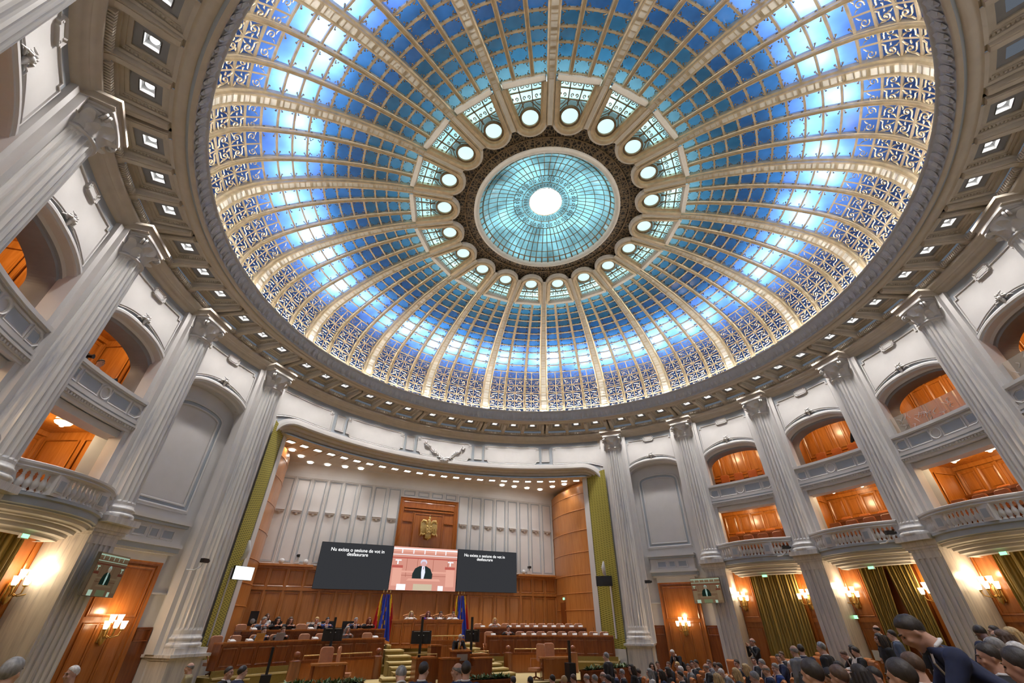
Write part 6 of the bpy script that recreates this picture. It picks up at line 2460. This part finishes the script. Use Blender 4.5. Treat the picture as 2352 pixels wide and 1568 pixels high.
# ================================================================ people
SKIN = [plain('skin_%d' % i, c, 0.5, noise=0.06, scale=20) for i, c in enumerate(((0.56, 0.33, 0.245), (0.50, 0.28, 0.20), (0.62, 0.39, 0.30)))]
HAIRC = {k: plain('hair_' + k, c, 0.55, noise=0.45, scale=26, bump=0.5, stretch=(1, 1, 0.35)) for k, c in {'dark': (0.025, 0.018, 0.015), 'brown': (0.09, 0.05, 0.03), 'grey': (0.24, 0.235, 0.23), 'white': (0.62, 0.60, 0.60), 'blond': (0.48, 0.33, 0.15), 'red': (0.16, 0.04, 0.025)}.items()}
CLOTH = {k: plain('cloth_' + k, c, 0.85, noise=0.15, scale=7, bump=0.25) for k, c in {'black': (0.015, 0.015, 0.018), 'navy': (0.015, 0.022, 0.06), 'charcoal': (0.035, 0.037, 0.045), 'grey': (0.20, 0.20, 0.21), 'greyblue': (0.085, 0.11, 0.17), 'blue': (0.02, 0.055, 0.22), 'white': (0.70, 0.70, 0.72), 'wine': (0.10, 0.02, 0.03), 'red': (0.30, 0.015, 0.03), 'purple': (0.30, 0.03, 0.32), 'violet': (0.13, 0.03, 0.42), 'beige': (0.33, 0.28, 0.16), 'cream': (0.60, 0.55, 0.50)}.items()}
SHIRT = CLOTH['white']
EYEM = plain('eye_dark', (0.02, 0.015, 0.012), 0.3, noise=0.05)


def to_mesh(mb, name, mats, vox=0.0, smooth=2, tail=None):
    me = mb.mesh(name, mats)
    if vox:
        ob = bpy.data.objects.new('tmp', me)
        COL.objects.link(ob)
        r = ob.modifiers.new('r', 'REMESH')
        r.mode = 'VOXEL'
        r.voxel_size = vox
        r.use_smooth_shade = True
        if smooth:
            s_ = ob.modifiers.new('s', 'SMOOTH')
            s_.iterations = smooth
            s_.factor = 0.5
        bpy.context.view_layer.update()
        me2 = bpy.data.meshes.new_from_object(ob.evaluated_get(bpy.context.evaluated_depsgraph_get()))
        bpy.data.objects.remove(ob)
        bpy.data.meshes.remove(me)
        me = me2
        me.name = name
        if not me.materials:
            me.materials.append(mats[0])
    return me


def ell_loft(mb, secs, n=14):
    """closed stack of ellipses: (centre, rx, ry)"""
    rows = [[(c[0] + rx * cos(2 * PI * i / n), c[1] + ry * sin(2 * PI * i / n), c[2]) for i in range(n)] for c, rx, ry in secs]
    mb.grid(rows, 0, True, True)
    mb.add(rows[0], [list(range(n))[::-1]])
    mb.add(rows[-1], [list(range(n))])


def pose_joints(po):
    J = {}
    if po in 'sbd':
        f = {'s': 0.0, 'b': 0.16, 'd': 0.07}[po]
        J['pel'], J['waist'] = (0, -0.16, 0.50), (0, -0.15 - f * 0.3, 0.70)
        J['chest'], J['sh'] = (0, -0.16 - f * 0.8, 0.94 - f * 0.12), (0, -0.15 - f * 1.25, 1.085 - f * 0.3)
        J['neck'], J['head'] = (0, -0.17 - f * 1.5, 1.145 - f * 0.45), (0, -0.21 - f * 1.9, 1.29 - f * 0.75)
        y0 = J['sh'][1]
        J['shL'], J['elL'], J['haL'] = (0.19, y0, J['sh'][2] - 0.02), (0.27, y0 - 0.14, 0.80), (0.13, y0 - 0.38, 0.78)
        if po == 'd':
            J['elL'], J['haL'] = (0.27, y0 - 0.06, 1.0), (0.12, y0 - 0.26, 1.06)
        J['hip'], J['knee'], J['ank'] = (0.10, -0.2, 0.50), (0.12, -0.60, 0.50), (0.12, -0.62, 0.09)
        if po == 'd':
            J['knee'], J['ank'] = (0.12, -0.52, 0.50), (0.12, -0.46, 0.09)
    else:
        J['pel'], J['waist'], J['chest'], J['sh'], J['neck'], J['head'] = (0, 0, 0.93), (0, 0, 1.10), (0, 0, 1.30), (0, 0.01, 1.46), (0, 0, 1.515), (0, -0.04, 1.655)
        J['shL'], J['elL'], J['haL'] = (0.20, 0.01, 1.43), (0.26, 0.04, 1.13), (0.26, -0.06, 0.88)
        J['hip'], J['knee'], J['ank'] = (0.10, 0, 0.92), (0.11, -0.02, 0.50), (0.11, 0.02, 0.09)
        if po == 'L':
            a = rad(40)
            for k in ('waist', 'chest', 'sh', 'neck', 'head', 'shL', 'elL', 'haL'):
                x, y, z = J[k]
                t = 0.5 if k == 'waist' else 1.0
                dz = z - 0.93
                J[k] = (x, y - dz * sin(a * t), 0.93 + dz * cos(a * t))
            s = J['shL']
            J['elL'], J['haL'] = (s[0] + 0.06, s[1] - 0.12, s[2] - 0.24), (s[0] - 0.02, s[1] - 0.3, s[2] - 0.42)
            J['head'] = (0, J['neck'][1] - 0.12, J['neck'][2] + 0.10)
        if po == 'P':
            J['elL'], J['haL'] = (0.28, -0.16, 1.22), (0.07, -0.24, 1.55)
    return J


def head_frame(po, yaw):
    J = pose_joints(po)
    pitch = {'s': 8, 'b': 24, 'd': 14, 'S': 2, 'L': 34, 'P': 0}[po]
    return Matrix.Translation(J['head']) @ Matrix.Rotation(rad(yaw), 4, 'Z') @ Matrix.Rotation(rad(pitch), 4, 'X')


def arm_pts(J, s, k=1.0):
    return [(s * J['shL'][0] * 0.8, J['shL'][1], J['shL'][2]), (s * J['shL'][0], J['shL'][1], J['shL'][2] - 0.02), (s * J['elL'][0], J['elL'][1], J['elL'][2]), (s * J['haL'][0], J['haL'][1], J['haL'][2])]


TPL = {}


def torso(mb, J, g, z_ext=0.0):
    P_ = [J['pel'], J['waist'], J['chest'], J['sh'], J['neck']]
    W = [(0.165, 0.115), (0.145, 0.105), (0.175, 0.12), (0.150, 0.095), (0.075, 0.068)]
    secs = []
    for (c, w) in zip(P_, W):
        secs.append((c, w[0] + g, w[1] + g))
    ell_loft(mb, secs)
    mb.ball(J['pel'], 0.13 + g, 12, 0, (1.2, 0.95, 0.9))
    for s in (-1, 1):
        mb.ball((s * J['shL'][0] * 0.93, J['shL'][1], J['shL'][2] - 0.01), 0.075 + g, 10)


def body_mesh(po, yaw):
    k = ('body', po, yaw)
    if k in TPL:
        return TPL[k]
    J = pose_joints(po)
    mb = MB()
    torso(mb, J, -0.012)
    for s in (-1, 1):
        A = arm_pts(J, s)
        mb.tube(A, [0.06, 0.055, 0.042, 0.028], 9)
        h = Vector(A[3])
        d = (h - Vector(A[2])).normalized()
        mb.ball(h + d * 0.04, 0.042, 8, 0, (0.9, 1.1, 0.75))
        mb.tube([(s * J['hip'][0], J['hip'][1], J['hip'][2]), (s * J['knee'][0], J['knee'][1], J['knee'][2]), (s * J['ank'][0], J['ank'][1], J['ank'][2])], [0.085, 0.06, 0.042], 9)
        mb.tube([(s * J['ank'][0], J['ank'][1] + 0.05, 0.04), (s * J['ank'][0], J['ank'][1] - 0.16, 0.035)], [0.042, 0.04], 8)
    HM = head_frame(po, yaw)
    mb.tube([J['neck'], HM @ Vector((0, 0.02, -0.05))], [0.066, 0.06], 10)
    hb = MB(HM)
    hb.ball((0, 0.012, 0.025), 0.1, 16, 0, (0.78, 0.98, 0.98))
    hb.ball((0, -0.022, -0.045), 0.078, 14, 0, (0.80, 0.86, 1.05))
    hb.ball((0, -0.058, -0.108), 0.03, 8)
    hb.tube([(0, -0.088, 0.02), (0, -0.112, -0.022), (0, -0.100, -0.038)], [0.012, 0.018, 0.012], 7)
    hb.tube([(-0.022, -0.088, -0.068), (0, -0.096, -0.066), (0.022, -0.088, -0.068)], 0.009, 6)
    hb.tube([(-0.045, -0.078, 0.028), (0, -0.092, 0.026), (0.045, -0.078, 0.028)], 0.012, 6)
    for s in (-1, 1):
        hb.ball((s * 0.077, 0.014, -0.012), 0.025, 8, 0, (0.45, 0.75, 1.15))
        hb.ball((s * 0.04, -0.066, -0.028), 0.026, 8)
    mb.v += hb.v
    off = len(mb.v) - len(hb.v)
    mb.f += [[i + off for i in f] for f in hb.f]
    mb.mi += hb.mi
    mb.sm += hb.sm
    me = to_mesh(mb, 'person', [SKIN[0]], 0.0125, 1)
    # fingers: five unequal bent chains rooted in each palm
    fb = MB()
    for s in (-1, 1):
        A = arm_pts(J, s)
        h = Vector(A[3])
        d = (h - Vector(A[2])).normalized()
        side = d.cross(Vector((0, 0, 1)))
        side = side.normalized() if side.length > 0.2 else Vector((1, 0, 0))
        dn = side.cross(d).normalized()
        if dn.z > 0:
            dn = -dn
        for q, l in enumerate((0.062, 0.074, 0.078, 0.072)):
            r0 = h + d * 0.065 + side * (0.028 - 0.019 * q) * s
            fb.tube([r0, r0 + d * l * 0.5 + dn * 0.008, r0 + d * l * 0.85 + dn * 0.034], [0.0095, 0.009, 0.007], 5)
        r0 = h + d * 0.02 + side * 0.035 * s
        fb.tube([r0, r0 + side * 0.03 * s + d * 0.03, r0 + side * 0.03 * s + d * 0.06 + dn * 0.015], [0.012, 0.011, 0.008], 5)
    import bmesh
    bm = bmesh.new()
    bm.from_mesh(me)
    fm = fb.mesh('f', [SKIN[0]])
    bm.from_mesh(fm)
    bm.to_mesh(me)
    bm.free()
    bpy.data.meshes.remove(fm)
    TPL[k] = me
    return me


def cloth_meshes(po):
    k = ('cloth', po)
    if k in TPL:
        return TPL[k]
    J = pose_joints(po)
    mb = MB()
    torso(mb, J, 0.016)
    d = Vector(J['chest']) - Vector(J['pel'])
    mb.tube([Vector(J['pel']) - d * 0.18, J['waist']], [0.185, 0.16], 14, flat=1.0)
    for s in (-1, 1):
        A = arm_pts(J, s)
        B = [Vector(a) for a in A]
        B[3] = B[2] + (B[3] - B[2]) * 0.93
        mb.tube(B, [0.082, 0.078, 0.062, 0.047], 10)
    jk = to_mesh(mb, 'jacket', [CLOTH['black']], 0.016, 2)
    mb = MB()
    for s in (-1, 1):
        mb.tube([(s * J['hip'][0] * 0.8, J['hip'][1] + 0.03, J['hip'][2]), (s * J['hip'][0], J['hip'][1], J['hip'][2] - 0.01), (s * J['knee'][0], J['knee'][1], J['knee'][2]), (s * J['ank'][0], J['ank'][1], J['ank'][2])], [0.1, 0.105, 0.082, 0.065], 10)
    mb.ball(J['pel'], 0.155, 12, 0, (1.15, 0.95, 0.8))
    tr = to_mesh(mb, 'trousers', [CLOTH['black']], 0.02, 2)
    mb = MB()
    for s in (-1, 1):
        a = J['ank']
        mb.tube([(s * a[0], a[1] + 0.07, 0.045), (s * a[0], a[1] - 0.02, 0.055), (s * a[0], a[1] - 0.19, 0.035)], [0.045, 0.052, 0.045], 8)
    sh = mb.mesh('shoes', [CLOTH['black']])
    # shirt front: wedge and collar laid on the jacket
    c, h, w, nk = (Vector(J[q]) for q in ('chest', 'sh', 'waist', 'neck'))
    up = (h - c).normalized()
    fw = Vector((0, -up.z, up.y))
    if fw.y > 0:
        fw = -fw
    mb = MB()
    pts = []
    for t, wd, o in ((nk + fw * 0.066, 0.060, 0), (h + fw * 0.124 + up * 0.012, 0.068, 0), (c + fw * 0.152, 0.050, 0), (w + fw * 0.140, 0.012, 0)):
        pts.append([t + Vector((-wd, 0, 0)), t + fw * 0.012, t + Vector((wd, 0, 0))])
    mb.grid(pts, 0, False)
    ring_ = []
    for i in range(12):
        a = 2 * PI * i / 12
        ring_.append(nk + Vector((0.068 * cos(a), 0, 0)) + fw * (-0.068 * sin(a)) - up * (0.012 if sin(a) < 0 else -0.012))
    mb.tube(ring_, 0.016, 5, 0, closed=True)
    st_ = mb.mesh('shirt', [SHIRT])
    mb = MB()
    mb.grid([[t + fw * 0.02 + Vector((-wd, 0, 0)), t + fw * 0.03, t + fw * 0.02 + Vector((wd, 0, 0))] for t, wd in ((nk + fw * 0.075, 0.02), (h + fw * 0.126, 0.018), (c + fw * 0.154, 0.03), (w + fw * 0.142, 0.026))], 0)
    ti = mb.mesh('tie', [CLOTH['navy']])
    TPL[k] = (jk, tr, sh, st_, ti)
    return TPL[k]


def hair_mesh(po, yaw, style):
    k = ('hair', po, yaw, style)
    if k in TPL:
        return TPL[k]
    HM = head_frame(po, yaw)
    mb = MB(HM)
    n, m = 20, 10
    rng_ = random.Random(len(TPL))
    rows = []
    for j in range(m + 1):
        row = []
        for i in range(n):
            a = 2 * PI * i / n                           # a = -90 deg is the face
            fr_ = max(0, -sin(a))                        # 1 at the forehead
            bk_ = max(0, sin(a))
            low = -0.22 - {'short': 0.62, 'bald': 0.50, 'long': 0.75, 'bun': 0.5}[style] * bk_ ** 1.3 + (0.22 + 0.66) * fr_ ** 0.8
            hi = PI / 2 if style != 'bald' else 0.30 + 0.1 * fr_
            if style == 'bald':
                low = -0.22 - 0.5 * bk_ ** 1.3 + 0.45 * fr_
            t = low + (hi - low) * j / m
            e_ = min(1, j / 2.5)
            r = 0.0985 + (0.004 + 0.004 * sin(7 * a + 4 * t) * rng_.uniform(0.4, 1)) * e_ + (0.012 * e_ if style in ('long', 'bun') else 0.003 * e_)
            row.append((r * 0.83 * cos(t) * cos(a), 0.012 + r * 1.02 * cos(t) * sin(a), 0.025 + r * 1.02 * sin(t)))
        rows.append(row)
    mb.grid(rows, 0, True, True)
    if style == 'long':
        for i in range(11):
            a = rad(-28 + i * 23.6)
            r = 0.09
            x, y = r * 0.95 * cos(a), 0.015 + r * 1.1 * sin(a)
            mb.tube([(x * 0.9, y, 0.05), (x * 1.08, y * 1.08, -0.05), (x * 1.12, y * 1.0 + 0.012, -0.15), (x * 1.0, y * 0.9 + 0.02, -0.25)], [0.035, 0.036, 0.034, 0.014], 7)
    if style == 'bun':
        mb.ball((0, 0.13, 0.06), 0.05, 10)
        mb.tube([(0, 0.14, 0.03), (0, 0.16, -0.06), (0, 0.13, -0.14)], [0.03, 0.03, 0.01], 7)
    TPL[k] = mb.mesh('hair', [HAIRC['dark']])
    return TPL[k]


def eye_mesh(po, yaw):
    k = ('eye', po, yaw)
    if k not in TPL:
        mb = MB(head_frame(po, yaw))
        for s in (-1, 1):
            mb.ball((s * 0.033, -0.083, 0.008), 0.011, 8, 0, (1.3, 0.6, 0.7))
            mb.tube([(s * 0.016, -0.098, 0.03), (s * 0.034, -0.095, 0.037), (s * 0.052, -0.082, 0.031)], 0.0055, 5)
        TPL[k] = mb.mesh('eyes', [EYEM])
    return TPL[k]


def wear(name, me, mat, par):
    o = bpy.data.objects.new(name, me)
    COL.objects.link(o)
    o.parent = par
    sl = o.material_slots[0]
    sl.link = 'OBJECT'
    sl.material = mat
    return o


NOTIE = ('white', 'cream', 'violet', 'purple', 'red', 'wine', 'beige', 'blond')


def person(x, y, z, rz, po, yaw, hs, hc, top, sc, label, i):
    o = bpy.data.objects.new('person', body_mesh(po, yaw))
    COL.objects.link(o)
    o.location = (x, y, z)
    o.rotation_euler = (0, 0, rad(rz))
    o.scale = (sc, sc, sc)
    tag(o, label, 'person')
    o.material_slots[0].link = 'OBJECT'
    o.material_slots[0].material = SKIN[1] if 'dark-skinned' in label else SKIN[(i * 7) % 3]
    if 'dark-skinned' in label:
        o.material_slots[0].material = plain('skin_deep', (0.16, 0.075, 0.05), 0.5, noise=0.06)
    jk, tr, sh, st_, ti = cloth_meshes(po)
    wear('jacket' if top not in NOTIE else 'top', jk, CLOTH[top], o)
    wear('trousers', tr, CLOTH['charcoal' if top in ('grey', 'white', 'beige', 'charcoal') else 'black'], o)
    wear('shoes', sh, CLOTH['black'], o)
    wear('eyes', eye_mesh(po, yaw), EYEM, o)
    wear('hair', hair_mesh(po, yaw, hs), HAIRC[hc], o)
    if top not in NOTIE and hs not in ('long',):
        wear('shirt', st_, SHIRT, o)
        if 'tie' in label or i % 3 == 0:
            wear('tie', ti, YEL if 'yellow tie' in label else (CLOTH['navy'] if i % 2 else CLOTH['wine']), o)
    return o


as0 = None


def seat(x, y, z, rz, label, group=None):
    global as0
    if as0 is None:
        t = thing('assembly_seat')
        b = MB()
        b.rbox((0, 0.14, 0.74), (0.56, 0.12, 0.62), 0.07)
        b.build('backrest', [M['seatleather']], t)
        b = MB()
        b.tube([(-0.26, 0.15, 1.02), (0.26, 0.15, 1.02)], 0.07, 10)
        b.build('headroll', [M['seatleather']], t)
        b = MB()
        b.box((0, -0.24, 0.30), (0.52, 0.5, 0.12))
        b.build('cushion', [M['seatleather']], t)
        for s in (-1, 1):
            b = MB()
            b.box((s * 0.36, -0.16, 0.33), (0.06, 0.46, 0.62))
            b.build('armrest', [M['wood']], t)
        b = MB()
        b.box((0, -0.2, 0.09), (0.5, 0.4, 0.30))
        b.build('base', [M['wooddark']], t)
        as0 = t
        q = t
        q.location = (x, y, z)
        q.rotation_euler = (0, 0, rz)
    else:
        q = dup(as0, (x, y, z), rz)
    tag(q, label, 'seat', group)
    return q


for i, (x, y, z, rz, po, yaw, hs, hc, top, sc, label) in enumerate(PEOPLE):
    o = person(x, y, z, rz, po, yaw, hs, hc, top, sc, label, i)
    stage = y > 12.3 or z > 5
    if po == 'd' and not (abs(x) < 1.7 and y > 14.1):
        place_chair(x, y, z, rad(rz), 'tan leather chair of the ' + ' '.join(label.split()[:11]), 'occupied tan chairs on the stage')
    if po in 'sb' and not stage:
        short = ' '.join(label.split()[:11])
        seat(x, y, z, rad(rz), 'orange seat under the ' + short, None)
for i, (x, y, z, rz) in enumerate(EMPTY):
    nth = ORD[i] if i < 20 else ('twenty-' if i < 29 else 'thirty-') + ORD[(i - 20) % 10 if i < 29 else i - 30] if i != 29 else 'thirtieth'
    seat(x, y, z, rad(rz), 'empty orange leather seat in the audience on the right, %s from the left' % nth, 'empty orange assembly seats')


# cameras held or on tripods
def video_camera(label, loc, rz, tripod):
    t = thing('video_camera', label, 'camera', loc, rz)
    b = MB()
    b.box((0, 0, 0), (0.16, 0.36, 0.18))
    b.box((0, 0.05, 0.13), (0.05, 0.24, 0.05))
    b.box((0.1, 0.08, 0.05), (0.06, 0.14, 0.08))
    b.build('camera_body', [M['black']], t)
    b = MB()
    b.tube([(0, -0.18, 0), (0, -0.30, 0), (0, -0.34, 0)], [0.05, 0.055, 0.07], 10)
    b.build('lens', [M['black']], t)
    if tripod:
        b = MB()
        b.tube([(0, 0, -0.09), (0, 0, -0.35)], 0.03, 6)
        b.tube([(0, 0.05, -0.12), (0.05, 0.45, -0.02)], 0.012, 5)
        for k in range(3):
            a = 2 * PI * k / 3
            b.tube([(0, 0, -0.3), (0.42 * cos(a), 0.42 * sin(a), -tripod)], 0.022, 5)
        b.build('tripod', [M['black']], t)
    return t


video_camera('video camera on a tripod at the near side of the first left upper box', (-13.75, 4.3, 9.35), rad(80), 1.08)
video_camera('large video camera beside the operator in the first left upper box', (-13.3, 5.35, 9.1), rad(60), 0.82)
video_camera('dark video camera on a tripod in the second left upper box', (-14.7, 0.6, 9.2), rad(85), 0.92)
# gallery spotlights and monitors hanging in the upper box arches
hb0 = None
for az, R, z, lab in ((9.8 + 2.1, 13.9, 10.0, 'small white floodlight at the far side of the first right upper arch'), (-6.2, 13.9, 10.0, 'small white floodlight at the far side of the second right upper arch'), (-24.6, 13.9, 10.0, 'black monitor hanging at the far side of the third right upper arch')):
    if hb0 is None:
        hb0 = thing('hanging_floodlight', lab, 'floodlight', pol(R, az, z), rad(az + 40))
        b = MB()
        b.box((0, 0, 0), (0.3, 0.1, 0.22))
        b.build('lamp_housing', [M['offwhite']], hb0)
        b = MB()
        b.tube([(0, 0.05, 0), (0, 0.3, 0.1)], 0.02, 6)
        b.build('bracket', [M['black']], hb0)
    else:
        q = dup(hb0, pol(R, az, z), rad(az + 40), lab)
# patterned glass screen in the third and fourth right upper boxes
mg, nt, bb = new_mat('etched_glass')
bb.inputs['Transmission Weight'].default_value = 0.75
bb.inputs['Roughness'].default_value = 0.12
bb.inputs['Base Color'].default_value = (0.8, 0.82, 0.78, 1)
bb.inputs['IOR'].default_value = 1.05
for c, nm in ((-18, 'third'), (-36, 'fourth')):
    t = thing('glass_screen', 'tall glass screen above the %s right upper parapet' % nm, 'glass', (0, 0, 0), rad(c))
    b = MB()
    F = CF(0, 13.5)
    cpanel(b, F, -1.36, 1.36, 8.67, 9.35, -0.005, 0.005, 0, 8)
    b.build('pane', [mg], t)
    b = MB()
    rg = random.Random(c)
    for k in range(26):
        u, v = rg.uniform(-1.15, 1.15), rg.uniform(8.7, 9.2)
        b.tube([F(u, v, 0.01), F(u + rg.uniform(-0.15, 0.15), v + 0.1, 0.012), F(u + rg.uniform(-0.2, 0.2), v + rg.uniform(0.1, 0.2), 0.01)], [0.006, 0.009, 0.004], 4)
    b.build('etching', [M['offwhite']], t)['kind'] = 'stuff'
# lamps behind the dome glass
rng = random.Random(3)
for k in range(20):
    for j, off in enumerate((-5.5, 0.5, 5.8)):
        s = (7.6, 8.7, 7.9)[j] + rng.uniform(-0.5, 0.5)
        R, z = interp(DP, s)
        a = 18 * k + off + rng.uniform(-1, 1)
        e = (95, 45, 95)[j] * rng.uniform(0.45, 1.4)
        lamp('dome_lamp', 'POINT', pol(R + 0.30, a, z + 0.42), e, (0.9, 0.96, 1), 0.12)
for k in range(20):
    lamp('crown_lamp', 'POINT', pol(5.0, 18 * k + rng.uniform(-3, 3), 18.7), 60 * rng.uniform(0.5, 1.4), (0.8, 0.95, 1), 0.3)
for k in range(8):
    lamp('lantern_lamp', 'POINT', pol(2.0, 45 * k + 10, 19.3), 50, (0.75, 0.95, 1), 0.3)
# ================================================================ camera
cam = bpy.data.cameras.new('camera')
cam.sensor_width = 36
cam.lens = 36 * 962.192 / 2352
cam.clip_end = 200
co = bpy.data.objects.new('camera', cam)
COL.objects.link(co)
co.location = (-6.5213, -10.5764, 2.8)
co.rotation_euler = (rad(90 + 33.7593), 0, rad(-24.6))
scn.camera = co
w = bpy.data.worlds.new('world')
scn.world = w
w.use_nodes = True
w.node_tree.nodes['Background'].inputs[0].default_value = (0.6, 0.7, 0.85, 1)
w.node_tree.nodes['Background'].inputs[1].default_value = 0.15
vs = scn.view_settings
vs.view_transform = 'Standard'
vs.look = 'None'
vs.exposure = 0.2
vs.gamma = 1
vs.use_curve_mapping = False
cy = scn.cycles
cy.use_denoising = True
cy.max_bounces = 5
cy.diffuse_bounces = 3
cy.glossy_bounces = 2
cy.transmission_bounces = 4
cy.caustics_reflective = False
cy.caustics_refractive = False
cy.sample_clamp_indirect = 4
cy.use_adaptive_sampling = True
cy.adaptive_threshold = 0.04
